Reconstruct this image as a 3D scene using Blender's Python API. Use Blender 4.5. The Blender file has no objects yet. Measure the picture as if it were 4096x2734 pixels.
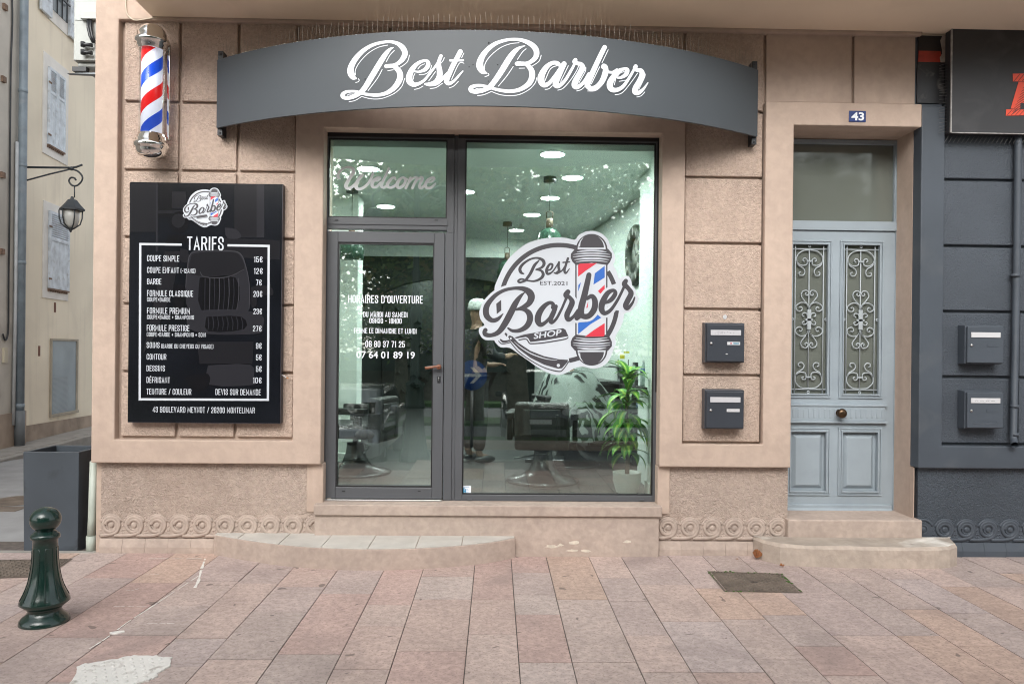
import bpy, bmesh, math, random
from mathutils import Vector, Matrix
random.seed(7)
S = bpy.context.scene
COL = S.collection
R = math.radians
PI = math.pi

# ------------------------------------------------------------------ camera, sky, sun, exposure
F, CX, CY = 3013.0, 2048.0, 1404.0            # focal length and horizon point in the photograph's pixels
cam = bpy.data.cameras.new('camera'); camo = bpy.data.objects.new('camera', cam); COL.objects.link(camo)
CAM = Vector((0, -6, 1.63))
ROT = Matrix.Rotation(R(-1.26), 3, 'Z') @ Matrix.Rotation(R(90), 3, 'X') @ Matrix.Rotation(R(0.6), 3, 'Z')
camo.matrix_world = Matrix.Translation(CAM) @ ROT.to_4x4()
cam.sensor_width = 36; cam.lens = F / 4096 * 36; cam.shift_y = (CY - 1367) / 4096
cam.clip_end = 2000; cam.clip_start = 0.05
S.camera = camo

SUN_EL, SUN_ROT = R(36), R(190)
W = bpy.data.worlds.new('World'); S.world = W; W.use_nodes = True
nt = W.node_tree; bg = nt.nodes['Background']
sky = nt.nodes.new('ShaderNodeTexSky'); sky.sky_type = 'NISHITA'; sky.sun_disc = False
sky.sun_elevation = SUN_EL; sky.sun_rotation = SUN_ROT; sky.dust_density = 3.0
hs = nt.nodes.new('ShaderNodeHueSaturation'); hs.inputs['Saturation'].default_value = 0.22
nt.links.new(sky.outputs[0], hs.inputs['Color']); nt.links.new(hs.outputs[0], bg.inputs['Color'])
bg.inputs['Strength'].default_value = 0.15
sl = bpy.data.lights.new('sun', 'SUN'); sl.energy = 1.4; sl.angle = R(50); sl.color = (1.0, 0.975, 0.94)
so = bpy.data.objects.new('sun', sl); COL.objects.link(so)
sd = Vector((math.sin(SUN_ROT) * math.cos(SUN_EL), math.cos(SUN_ROT) * math.cos(SUN_EL), math.sin(SUN_EL)))
so.rotation_euler = sd.to_track_quat('Z', 'Y').to_euler(); so.location = (0, -20, 30)
S.view_settings.view_transform = 'Standard'; S.view_settings.look = 'None'
S.view_settings.exposure = 1.0; S.view_settings.gamma = 1.0
S.render.engine = 'CYCLES'
S.cycles.use_denoising = True; S.cycles.filter_width = 1.1
S.cycles.max_bounces = 8; S.cycles.transparent_max_bounces = 16
S.cycles.sample_clamp_indirect = 6.0

# ------------------------------------------------------------------ measuring helpers
def ray(u, v):
    return ROT @ Vector(((u - CX) / F, -(v - CY) / F, -1))
def at(u, v, Y=0.0):                        # where a measured point lies on the vertical plane y = Y
    d = ray(u, v); return CAM + d * ((Y - CAM.y) / d.y)
def ground(u, v, z=0.0):
    d = ray(u, v); return CAM + d * ((z - CAM.z) / d.z)
def X(u, v, Y=0.0): return at(u, v, Y).x
def Z(u, v, Y=0.0): return at(u, v, Y).z
def hit(u, v, p, n):
    d = ray(u, v); return CAM + d * ((p - CAM).dot(n) / d.dot(n))

# ------------------------------------------------------------------ materials
def lin(r, g, b):
    f = lambda c: (c / 12.92 if c <= .04045 else ((c + .055) / 1.055) ** 2.4)
    return tuple(f(c / 255) for c in (r, g, b))
MATS = {}
def mat(name, col, rough=.6, metal=0, var=0.0, vscale=4, bump=0, bscale=60, bdist=.004, detail=4, dist=0, emit=None, estr=0, spec=.5, coat=0, stain=None, stain_scale=2.5, stain_amt=.5, speck=None, speck_scale=300, speck_amt=.5, attr=None, var2=None, streak=None, streak_amt=.4, spots=None):
    if name in MATS: return MATS[name]
    m = bpy.data.materials.new(name); m.use_nodes = True; MATS[name] = m
    t = m.node_tree; N = t.nodes; L = t.links; b = N['Principled BSDF']
    b.inputs['Roughness'].default_value = rough; b.inputs['Metallic'].default_value = metal
    b.inputs['Specular IOR Level'].default_value = spec
    b.inputs['Coat Weight'].default_value = coat
    tc = N.new('ShaderNodeTexCoord')
    def noise(scale, det=4, dd=0, out='Fac'):
        n = N.new('ShaderNodeTexNoise'); n.inputs['Scale'].default_value = scale; n.inputs['Detail'].default_value = det; n.inputs['Distortion'].default_value = dd
        L.new(tc.outputs['Object'], n.inputs['Vector']); return n.outputs[out]
    def ramp(inp, a, b_):
        r = N.new('ShaderNodeMapRange'); r.inputs['From Min'].default_value = a; r.inputs['From Max'].default_value = b_; r.clamp = True
        L.new(inp, r.inputs['Value']); return r.outputs[0]
    def mix(fac, A, B, mode='MIX'):
        x = N.new('ShaderNodeMix'); x.data_type = 'RGBA'; x.blend_type = mode
        if isinstance(fac, (int, float)): x.inputs['Factor'].default_value = fac
        else: L.new(fac, x.inputs['Factor'])
        for s, c in (('A', A), ('B', B)):
            k = [i for i in x.inputs if i.name == s and i.type == 'RGBA'][0]
            if isinstance(c, tuple): k.default_value = (*c[:3], 1)
            else: L.new(c, k)
        return [o for o in x.outputs if o.type == 'RGBA'][0]
    def scl(f, a):
        q = N.new('ShaderNodeMath'); q.operation = 'MULTIPLY'; q.inputs[1].default_value = a; L.new(f, q.inputs[0]); return q.outputs[0]
    c = tuple(col)
    if attr:
        a = N.new('ShaderNodeAttribute'); a.attribute_name = attr; c = a.outputs['Color']
    if var:
        f = ramp(noise(vscale, 6), .3, .7)
        if isinstance(c, tuple):
            c = mix(f, tuple(k * (1 - var) for k in c), tuple(min(1, k * (1 + var)) for k in c))
        else:
            c = mix(f, c, mix(1.0, c, (1 - var,) * 3, 'MULTIPLY'))
    if var2:
        f = ramp(noise(var2[1], 5, .4), .35, .65); hi = mix(1.0, c, (1 + var2[0],) * 3, 'MULTIPLY'); lo = mix(1.0, c, (1 - var2[0],) * 3, 'MULTIPLY'); c = mix(f, lo, hi)
    if streak:
        mp = N.new('ShaderNodeMapping'); mp.inputs['Scale'].default_value = (7, 7, .55); L.new(tc.outputs['Object'], mp.inputs[0])
        n_ = N.new('ShaderNodeTexNoise'); n_.inputs['Scale'].default_value = 1.0; n_.inputs['Detail'].default_value = 6; L.new(mp.outputs[0], n_.inputs['Vector'])
        c = mix(scl(ramp(n_.outputs['Fac'], .52, .74), streak_amt), c, tuple(streak))
    if stain:
        f = scl(ramp(noise(stain_scale, 8, .6), .56, .72), stain_amt); c = mix(f, c, tuple(stain))
    if spots:
        c = mix(scl(ramp(noise(7.5, 1, .8), .735, .755), .65), c, tuple(spots))
    if speck:
        f = scl(ramp(noise(speck_scale, 2), .55, .66), speck_amt); c = mix(f, c, tuple(speck))
    if isinstance(c, tuple): b.inputs['Base Color'].default_value = (*c[:3], 1)
    else: L.new(c, b.inputs['Base Color'])
    if bump:
        bn = N.new('ShaderNodeBump'); bn.inputs['Strength'].default_value = bump; bn.inputs['Distance'].default_value = bdist
        L.new(noise(bscale, detail, dist), bn.inputs['Height']); L.new(bn.outputs[0], b.inputs['Normal'])
    if emit:
        b.inputs['Emission Color'].default_value = (*emit, 1); b.inputs['Emission Strength'].default_value = estr
    return m
def glass_mat(name, tint, refl=1.0, base=.06, rough=0.0):
    m = bpy.data.materials.new(name); m.use_nodes = True; t = m.node_tree; N = t.nodes; L = t.links
    N.remove(N['Principled BSDF'])
    tr = N.new('ShaderNodeBsdfTransparent'); tr.inputs[0].default_value = (*tint, 1)
    gl = N.new('ShaderNodeBsdfGlossy'); gl.inputs['Roughness'].default_value = rough; gl.inputs[0].default_value = (.95, 1, .97, 1)
    fr = N.new('ShaderNodeFresnel'); fr.inputs[0].default_value = 1.5
    a = N.new('ShaderNodeMath'); a.operation = 'MULTIPLY_ADD'; a.inputs[1].default_value = refl; a.inputs[2].default_value = base; a.use_clamp = True
    mx = N.new('ShaderNodeMixShader')
    L.new(fr.outputs[0], a.inputs[0]); L.new(a.outputs[0], mx.inputs[0]); L.new(tr.outputs[0], mx.inputs[1]); L.new(gl.outputs[0], mx.inputs[2])
    L.new(mx.outputs[0], N['Material Output'].inputs[0]); return m

PLASTER = mat('plaster', (.483, .375, .305), .85, var=.07, vscale=1.6, var2=(.05, 14), bump=.4, bscale=22, bdist=.008, detail=8, stain=(.33, .25, .20), stain_scale=1.6, stain_amt=.38, streak=(.36, .27, .22), streak_amt=.30)
STUCCO = mat('stucco', (.472, .364, .296), .9, var=.09, vscale=1.5, var2=(.10, 45), streak=(.33, .25, .20), streak_amt=.35, bump=1.0, bscale=55, bdist=.012, detail=2.0, dist=1.2, stain=(.26, .19, .15), stain_scale=1.7, stain_amt=.35)
STUCCO_LOW = mat('coarse_stucco', (.42, .335, .28), .9, var=.09, vscale=1.5, var2=(.10, 40), streak=(.32, .25, .20), streak_amt=.3, bump=1.0, bscale=44, bdist=.017, detail=2.0, dist=1.4, stain=(.30, .22, .17), stain_scale=2.2, stain_amt=.3)
BASEC = mat('painted_stone', (.42, .338, .285), .8, var=.10, vscale=3, var2=(.08, 22), bump=.5, bscale=30, bdist=.004, detail=8, stain=(.22, .17, .14), stain_scale=5, stain_amt=.3)
SOFFIT = mat('soffit_paint', (.86, .73, .57), .9, var=.06, vscale=.9, bump=.12, bscale=5, bdist=.01, stain=(.42, .32, .23), stain_scale=1.2, stain_amt=.25)
DARKP = mat('dark_paint', (.054, .066, .082), .55, var=.12, vscale=2, bump=.25, bscale=26, bdist=.005, detail=7, stain=(.10, .11, .12), stain_amt=.4)
DARKS = mat('dark_stucco', (.050, .061, .076), .55, var=.12, vscale=2, bump=.75, bscale=60, bdist=.009, detail=2.5, dist=1.2)
ALU = mat('grey_aluminium', (.085, .09, .098), .42, metal=.0, var=.03, vscale=2)
RUBBER = mat('black_rubber', (.012, .012, .013), .5)
VINYL_W = mat('white_vinyl', (.82, .85, .90), .5)
VINYL_E = mat('emblem_white', (.55, .585, .63), .45)
VINYL_D = mat('dark_vinyl', (.055, .052, .060), .4)
VINYL_R = mat('red_vinyl', (.60, .035, .06), .4)
VINYL_B = mat('blue_vinyl', (.03, .13, .47), .4)
VINYL_F = mat('frosted_vinyl', (.90, .92, .94), .5)
CHROME = mat('chrome', (.78, .77, .74), .06, metal=1)
STEEL = mat('brushed_steel', (.5, .5, .5), .3, metal=1)
BLACKM = mat('black_metal', (.02, .022, .025), .4)
GLASS = glass_mat('shop_glass', (.88, .94, .91), 1.2, .175, .015)
OLDGLASS = glass_mat('dusty_glass', (.5, .52, .48), 1.2, .12, .06)
def dusty(m, col, amt):
    t = m.node_tree; N = t.nodes; L = t.links; d = N.new('ShaderNodeBsdfDiffuse'); d.inputs[0].default_value = (*col, 1)
    out = N['Material Output']; src = out.inputs[0].links[0].from_socket; x = N.new('ShaderNodeMixShader'); x.inputs[0].default_value = amt
    L.new(src, x.inputs[1]); L.new(d.outputs[0], x.inputs[2]); L.new(x.outputs[0], out.inputs[0])
dusty(OLDGLASS, (.23, .25, .22), .55)
CLEAR = glass_mat('clear_glass', (.93, .95, .95), .6, .0)

# ------------------------------------------------------------------ mesh builder
class MB:
    def __init__(s): s.v = []; s.f = []; s.m = []; s.sm = []
    def add(s, vs, fs, mi=0, smooth=False):
        k = len(s.v); s.v += [tuple(p) for p in vs]
        for f in fs: s.f.append([i + k for i in f]); s.m.append(mi); s.sm.append(smooth)
    def box(s, x0, x1, y0, y1, z0, z1, mi=0):
        s.add([(x0,y0,z0),(x1,y0,z0),(x1,y1,z0),(x0,y1,z0),(x0,y0,z1),(x1,y0,z1),(x1,y1,z1),(x0,y1,z1)],
              [(0,3,2,1),(4,5,6,7),(0,1,5,4),(1,2,6,5),(2,3,7,6),(3,0,4,7)], mi)
    def obox(s, p, ax, ay, az, mi=0):       # oriented box: corner p and three edge vectors
        p, ax, ay, az = map(Vector, (p, ax, ay, az))
        s.add([p, p+ax, p+ax+ay, p+ay, p+az, p+ax+az, p+ax+ay+az, p+ay+az],
              [(0,3,2,1),(4,5,6,7),(0,1,5,4),(1,2,6,5),(2,3,7,6),(3,0,4,7)], mi)
    def prism(s, poly, y0, y1, mi=0):       # polygon in (x, z) extruded along y
        n = len(poly)
        s.add([(x, y0, z) for x, z in poly] + [(x, y1, z) for x, z in poly],
              [list(range(n)), list(range(2*n-1, n-1, -1))] + [(i, i+n, (i+1) % n + n, (i+1) % n) for i in range(n)], mi)
    def prismz(s, poly, z0, z1, mi=0, top=True):
        n = len(poly)
        fs = [(i, (i+1) % n, (i+1) % n + n, i + n) for i in range(n)] + [list(range(n-1, -1, -1))]
        if top: fs.append(list(range(n, 2*n)))
        s.add([(x, y, z0) for x, y in poly] + [(x, y, z1) for x, y in poly], fs, mi)
    def prismx(s, poly, x0, x1, mi=0):      # polygon in (y, z)
        n = len(poly)
        s.add([(x0, y, z) for y, z in poly] + [(x1, y, z) for y, z in poly],
              [list(range(n)), list(range(2*n-1, n-1, -1))] + [(i, i+n, (i+1) % n + n, (i+1) % n) for i in range(n)], mi)
    def lathe(s, prof, c=(0,0,0), n=24, axis='z', mi=0, smooth=True, a0=0, a1=2*PI):
        full = abs(a1 - a0 - 2*PI) < 1e-6; k = n if full else n + 1
        vs = []
        for r, h in prof:
            for i in range(k):
                a = a0 + (a1 - a0) * i / n; x, y = r * math.cos(a), r * math.sin(a)
                p = (x, y, h) if axis == 'z' else ((x, h, y) if axis == 'y' else (h, x, y))
                vs.append((p[0]+c[0], p[1]+c[1], p[2]+c[2]))
        fs = []
        for j in range(len(prof) - 1):
            for i in range(n if full else k - 1):
                fs.append((j*k+i, j*k+(i+1) % k, (j+1)*k+(i+1) % k, (j+1)*k+i))
        if prof[0][0] > 1e-5 and full: fs.append(list(range(k)))
        if prof[-1][0] > 1e-5 and full: fs.append([(len(prof)-1)*k + i for i in range(k)])
        s.add(vs, fs, mi, smooth)
    def tube(s, path, r, n=7, mi=0, caps=True, flat=None):
        P = [Vector(p) for p in path]; rs = r if isinstance(r, (list, tuple)) else [r] * len(P)
        vs = []; up = None
        for i, p in enumerate(P):
            t = (P[min(i+1, len(P)-1)] - P[max(i-1, 0)]).normalized()
            if up is None:
                up = t.cross(Vector((0, 1, 0)))
                if up.length < .1: up = t.cross(Vector((1, 0, 0)))
            up = (up - t * up.dot(t)).normalized(); q = t.cross(up)
            for k in range(n):
                a = 2*PI*k/n
                w = up * math.cos(a) * rs[i] + q * math.sin(a) * rs[i]
                if flat: w = Vector((w.x * flat[0], w.y * flat[1], w.z * flat[2]))
                vs.append(p + w)
        fs = [(i*n+k, i*n+(k+1) % n, (i+1)*n+(k+1) % n, (i+1)*n+k) for i in range(len(P)-1) for k in range(n)]
        if caps: fs += [list(range(n)), [(len(P)-1)*n+k for k in range(n)]]
        s.add(vs, fs, mi, True)
    def ball(s, c, r, n=12, m=8, sc=(1,1,1), mi=0):
        vs = [(c[0], c[1], c[2] - r*sc[2])]
        for j in range(1, m):
            a = -PI/2 + PI*j/m
            for i in range(n):
                b = 2*PI*i/n; vs.append((c[0]+r*sc[0]*math.cos(a)*math.cos(b), c[1]+r*sc[1]*math.cos(a)*math.sin(b), c[2]+r*sc[2]*math.sin(a)))
        vs.append((c[0], c[1], c[2] + r*sc[2])); e = len(vs) - 1
        fs = [(0, 1+(i+1) % n, 1+i) for i in range(n)] + [(e, 1+(m-2)*n+i, 1+(m-2)*n+(i+1) % n) for i in range(n)]
        fs += [(1+j*n+i, 1+j*n+(i+1) % n, 1+(j+1)*n+(i+1) % n, 1+(j+1)*n+i) for j in range(m-2) for i in range(n)]
        s.add(vs, fs, mi, True)
    def relief(s, xs, zs, filled, y0, y1, mi=0):   # cells on a front face, with the sides of every edge
        idx = {}; vs = []; fs = []
        def V(i, j, y):
            if (i, j, y) not in idx: idx[(i, j, y)] = len(vs); vs.append((xs[i], y, zs[j]))
            return idx[(i, j, y)]
        nx, nz = len(xs) - 1, len(zs) - 1
        ok = lambda i, j: 0 <= i < nx and 0 <= j < nz and filled(i, j)
        for i in range(nx):
            for j in range(nz):
                if not ok(i, j): continue
                fs.append((V(i,j,y0), V(i+1,j,y0), V(i+1,j+1,y0), V(i,j+1,y0)))
                for (di, dj, a, b) in ((-1,0,(i,j),(i,j+1)), (1,0,(i+1,j),(i+1,j+1)), (0,-1,(i,j),(i+1,j)), (0,1,(i,j+1),(i+1,j+1))):
                    if not ok(i+di, j+dj): fs.append((V(*a,y0), V(*b,y0), V(*b,y1), V(*a,y1)))
        s.add(vs, fs, mi)
    def build(s, name, mats, parent=None, bevel=0, seg=2, smooth=None, merge=False, base=None, rot=None, angle=35):
        me = bpy.data.meshes.new(name); me.from_pydata(s.v, [], s.f); me.update()
        for m in (mats if isinstance(mats, (list, tuple)) else [mats]): me.materials.append(m)
        me.polygons.foreach_set('material_index', s.m)
        me.polygons.foreach_set('use_smooth', [bool(x) if smooth is None else smooth for x in s.sm])
        bm = bmesh.new(); bm.from_mesh(me)
        if merge: bmesh.ops.remove_doubles(bm, verts=bm.verts, dist=1e-5)
        bmesh.ops.recalc_face_normals(bm, faces=bm.faces); bm.to_mesh(me); bm.free()
        o = bpy.data.objects.new(name, me); COL.objects.link(o)
        if parent is not None:
            o.parent = parent
        if base is not None:                     # meshes are written in world places; put the thing's origin at its base
            me.transform(Matrix.Translation(-Vector(base))); o.location = base
        elif parent is not None and parent.type == 'EMPTY':
            me.transform(Matrix.Translation(-parent.location))
        elif parent is not None and parent.get('_base') is not None:
            me.transform(Matrix.Translation(-Vector(parent['_base'])))
        if parent is not None and parent.type == 'EMPTY': o['_base'] = tuple(parent.location)
        elif parent is not None and parent.get('_base') is not None: o['_base'] = tuple(parent['_base'])
        elif base is not None: o['_base'] = tuple(base)
        if bevel:
            md = o.modifiers.new('bevel', 'BEVEL'); md.width = bevel; md.segments = seg; md.limit_method = 'ANGLE'; md.angle_limit = R(angle)
            md.harden_normals = False
        return o
def build_split(mb, name, mats, parent=None, **kw):     # each separate piece becomes a part of its own
    par = list(range(len(mb.v)))
    def find(i):
        while par[i] != i: par[i] = par[par[i]]; i = par[i]
        return i
    for f in mb.f:
        for k in f[1:]: par[find(k)] = find(f[0])
    groups = {}
    for f, mi, sm in zip(mb.f, mb.m, mb.sm): groups.setdefault(find(f[0]), []).append((f, mi, sm))
    out = []
    for g in groups.values():
        q = MB(); idx = {}
        for f, mi, sm in g:
            for k in f:
                if k not in idx: idx[k] = len(q.v); q.v.append(mb.v[k])
            q.f.append([idx[k] for k in f]); q.m.append(mi); q.sm.append(sm)
        out.append(q.build(name, mats, parent, **kw))
    return out
def thing(name, label, cat, loc, group=None, rotz=0):
    o = bpy.data.objects.new(name, None); COL.objects.link(o); o.location = loc; o.rotation_euler = (0, 0, rotz); o.empty_display_size = .1
    o['label'] = label; o['category'] = cat
    if group: o['group'] = group
    return o
def tag(o, label=None, cat=None, group=None, kind=None):
    if label: o['label'] = label
    if cat: o['category'] = cat
    if group: o['group'] = group
    if kind: o['kind'] = kind
    return o
def dup(root, loc, label, rotz=None):
    r = root.copy(); COL.objects.link(r); r.location = loc; r['label'] = label
    if rotz is not None: r.rotation_euler = (0, 0, rotz)
    for ch in list(root.children):
        c = ch.copy(); COL.objects.link(c); c.parent = r
        for g in list(ch.children):
            d = g.copy(); COL.objects.link(d); d.parent = c
    return r

# ------------------------------------------------------------------ drawing helpers (lettering, vinyl)
def cr(pts, n=6):                            # Catmull-Rom through points of any dimension
    P = [pts[0]] + list(pts) + [pts[-1]]; out = []
    for i in range(1, len(P) - 2):
        for k in range(n):
            t = k / n; t2, t3 = t*t, t*t*t
            out.append(tuple(.5*((2*b) + (c-a)*t + (2*a-5*b+4*c-d)*t2 + (3*b-a-3*c+d)*t3) for a, b, c, d in zip(P[i-1], P[i], P[i+1], P[i+2])))
    out.append(tuple(pts[-1])); return out
def stroke(mb, pts, fmap, extra=0, off=0.0, mi=0, n=6, cap=True, grow=2e-5):
    q = cr(pts, n) if n > 1 else list(pts)
    L, Rr = [], []
    for i, p in enumerate(q):
        a, b = q[max(0, i-1)], q[min(len(q)-1, i+1)]
        tx, ty = b[0]-a[0], b[1]-a[1]; l = math.hypot(tx, ty) or 1; nx, ny = -ty/l, tx/l
        w = max(p[2] + extra, 1) / 2
        L.append((p[0]+nx*w, p[1]+ny*w)); Rr.append((p[0]-nx*w, p[1]-ny*w))
    vs = []; fs = []
    for i in range(len(q)):
        o = off + grow * i; vs += [fmap(*L[i], o), fmap(*Rr[i], o)]
        if i: fs.append((2*i-2, 2*i-1, 2*i+1, 2*i))
    mb.add(vs, fs, mi)
    if cap:
        for e, i in ((0, 0), (1, len(q)-1)):
            p = q[i]; w = max(p[2] + extra, 1) / 2; o = off + grow * (i + (.5 if e else -.5))
            a, b = (q[1], q[0]) if e == 0 else (q[-2], q[-1])
            ang = math.atan2(b[1]-a[1], b[0]-a[0])
            ring = [fmap(p[0]+w*math.cos(ang-PI/2+PI*k/8), p[1]+w*math.sin(ang-PI/2+PI*k/8), o) for k in range(9)]
            mb.add(ring, [list(range(9))], mi)
def poly(mb, pts, fmap, off=0.0, mi=0, smooth=0):
    if smooth:
        q = cr(list(pts) + [pts[0]], smooth)[:-1]
    else: q = pts
    from mathutils.geometry import tessellate_polygon
    tri = tessellate_polygon([[Vector((x, y, 0)) for x, y in q]])
    mb.add([fmap(x, y, off) for x, y in q], [tuple(t) for t in tri], mi)
def plane_map(Y):                            # measured point -> point on the plane y = Y, lifted by off
    return lambda u, v, off=0: at(u, v, Y) - Vector((0, off, 0))
def ellipse(cx, cy, rx, ry, n=24, a0=0, a1=360):
    return [(cx + rx*math.cos(R(a0+(a1-a0)*i/n)), cy + ry*math.sin(R(a0+(a1-a0)*i/n))) for i in range(n + (0 if a1-a0 == 360 else 1))]

GL = {
'A': (.44, [[(0,0),(.5,1),(1,0)], [(.17,.27),(.83,.27)]]),
'B': (.42, [[(0,0),(0,1),(.7,1),(1,.86),(1,.64),(.78,.52),(0,.52)], [(.78,.52),(1,.4),(1,.14),(.7,0),(0,0)]]),
'C': (.41, [[(1,.66),(1,.88),(.72,1),(.28,1),(0,.88),(0,.12),(.28,0),(.72,0),(1,.12),(1,.34)]]),
'D': (.42, [[(0,0),(0,1),(.65,1),(1,.86),(1,.14),(.65,0),(0,0)]]),
'E': (.36, [[(1,1),(0,1),(0,0),(1,0)], [(0,.52),(.85,.52)]]),
'F': (.35, [[(1,1),(0,1),(0,0)], [(0,.5),(.85,.5)]]),
'G': (.41, [[(1,.7),(1,.88),(.72,1),(.28,1),(0,.88),(0,.12),(.28,0),(.72,0),(1,.12),(1,.46),(.55,.46)]]),
'H': (.42, [[(0,0),(0,1)], [(1,0),(1,1)], [(0,.52),(1,.52)]]),
'I': (.14, [[(.5,0),(.5,1)]]),
'L': (.34, [[(0,1),(0,0),(1,0)]]),
'M': (.54, [[(0,0),(0,1),(.5,.25),(1,1),(1,0)]]),
'N': (.43, [[(0,0),(0,1),(1,0),(1,1)]]),
'O': (.41, [[(.5,1),(.28,1),(0,.88),(0,.12),(.28,0),(.72,0),(1,.12),(1,.88),(.72,1),(.5,1)]]),
'P': (.40, [[(0,0),(0,1),(.7,1),(1,.87),(1,.57),(.7,.44),(0,.44)]]),
'Q': (.41, [[(.5,1),(.28,1),(0,.88),(0,.12),(.28,0),(.72,0),(1,.12),(1,.88),(.72,1),(.5,1)], [(.6,.2),(1.1,-.12)]]),
'R': (.42, [[(0,0),(0,1),(.7,1),(1,.87),(1,.62),(.7,.49),(0,.49)], [(.65,.49),(1,0)]]),
'S': (.40, [[(1,.7),(1,.88),(.72,1),(.28,1),(0,.88),(0,.7),(.2,.58),(.8,.42),(1,.3),(1,.12),(.72,0),(.28,0),(0,.12),(0,.3)]]),
'T': (.38, [[(0,1),(1,1)], [(.5,1),(.5,0)]]),
'U': (.41, [[(0,1),(0,.12),(.28,0),(.72,0),(1,.12),(1,1)]]),
'V': (.43, [[(0,1),(.5,0),(1,1)]]),
'X': (.43, [[(0,0),(1,1)], [(0,1),(1,0)]]),
'Y': (.43, [[(0,1),(.5,.42),(1,1)], [(.5,.42),(.5,0)]]),
'0': (.40, [[(.5,1),(.28,1),(0,.88),(0,.12),(.28,0),(.72,0),(1,.12),(1,.88),(.72,1),(.5,1)]]),
'1': (.24, [[(0,.86),(.75,1),(.75,0)]]),
'2': (.39, [[(0,.72),(0,.88),(.28,1),(.72,1),(1,.88),(1,.66),(0,.1),(0,0),(1,0)]]),
'3': (.39, [[(0,.74),(0,.88),(.28,1),(.72,1),(1,.88),(1,.64),(.8,.52),(.35,.52)], [(.8,.52),(1,.4),(1,.12),(.72,0),(.28,0),(0,.12),(0,.28)]]),
'4': (.42, [[(.75,0),(.75,1),(0,.28),(1.05,.28)]]),
'5': (.39, [[(.95,1),(.05,1),(0,.52),(.3,.62),(.72,.6),(1,.48),(1,.12),(.72,0),(.28,0),(0,.12),(0,.28)]]),
'6': (.40, [[(1,.74),(1,.88),(.72,1),(.28,1),(0,.88),(0,.12),(.28,0),(.72,0),(1,.12),(1,.44),(.72,.57),(.28,.57),(0,.44)]]),
'7': (.37, [[(0,1),(1,1),(.4,0)]]),
'8': (.40, [[(.5,1),(.28,1),(.02,.88),(.02,.64),(.28,.52),(.72,.52),(.98,.64),(.98,.88),(.72,1),(.5,1)], [(.28,.52),(0,.4),(0,.12),(.28,0),(.72,0),(1,.12),(1,.4),(.72,.52)]]),
'9': (.40, [[(0,.26),(0,.12),(.28,0),(.72,0),(1,.12),(1,.88),(.72,1),(.28,1),(0,.88),(0,.56),(.28,.43),(.72,.43),(1,.56)]]),
'€': (.42, [[(1,.72),(1,.88),(.78,1),(.45,1),(.2,.88),(.2,.12),(.45,0),(.78,0),(1,.12),(1,.28)], [(0,.6),(.7,.6)], [(0,.4),(.7,.4)]]),
'/': (.34, [[(0,0),(1,1)]]), '-': (.28, [[(0,.48),(1,.48)]]), '+': (.34, [[(0,.48),(1,.48)], [(.5,.22),(.5,.74)]]),
'(': (.2, [[(1,1.05),(0,.9),(0,.1),(1,-.05)]]), ')': (.2, [[(0,1.05),(1,.9),(1,.1),(0,-.05)]]), "'": (.14, [[(.5,1),(.5,.76)]]), ' ': (.18, []),
}
GL['É'] = (.36, GL['E'][1] + [[(.3,1.16),(.75,1.3)]])
def block_text(mb, txt, x0, x1, yt, yb, Y, wgt=.105, mi=0, off=.0015, sp=.10):
    """condensed poster lettering; x0..x1 and cap height yt..yb are measured on the plane y = Y"""
    p0, p1 = at(x0, yb, Y), at(x1, yb, Y); h = at(x0, yt, Y).z - p0.z
    tot = sum(GL[c][0] for c in txt) + sp * (len(txt) - 1)
    sx = (p1.x - p0.x) / (tot * h)
    fm = lambda a, b, o=0: Vector((p0.x + a * h * sx, Y - o, p0.z + b * h))
    x = 0; t = wgt
    for c in txt:
        w, ls = GL[c]; k = 0
        for pl in ls:
            q = [(x + t/2 + a * max(w - t, 0), t/2 + b * (1 - t)) for a, b in pl]
            # mitred polyline
            n = len(q); closed = q[0] == q[-1]
            Lp, Rp = [], []
            for i in range(n):
                if closed and i in (0, n-1): a, b, c2 = q[-2], q[0], q[1]
                else: a, b, c2 = q[max(i-1, 0)], q[i], q[min(i+1, n-1)]
                d1 = Vector((b[0]-a[0], b[1]-a[1])); d2 = Vector((c2[0]-b[0], c2[1]-b[1]))
                if d1.length < 1e-9: d1 = d2
                if d2.length < 1e-9: d2 = d1
                d1.normalize(); d2.normalize(); nn = Vector((-d1.y, d1.x)) + Vector((-d2.y, d2.x))
                l = nn.length; nn = nn / l if l > .3 else Vector((-d1.y, d1.x))
                co = max(.45, nn.dot(Vector((-d1.y, d1.x)))); hw = t / 2 / co
                e = 0
                bx, by = b
                if not closed and i == 0: bx -= d2.x * t/2 * .95; by -= d2.y * t/2 * .95
                if not closed and i == n-1: bx += d1.x * t/2 * .95; by += d1.y * t/2 * .95
                Lp.append((bx + nn.x*hw, by + nn.y*hw)); Rp.append((bx - nn.x*hw, by - nn.y*hw))
            o = off + k * 6e-5; k += 1
            vs = []; fs = []
            for i in range(n):
                vs += [fm(*Lp[i], o + i*1e-5), fm(*Rp[i], o + i*1e-5)]
                if i: fs.append((2*i-2, 2*i-1, 2*i+1, 2*i))
            mb.add(vs, fs, mi)
        x += w + sp
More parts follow.
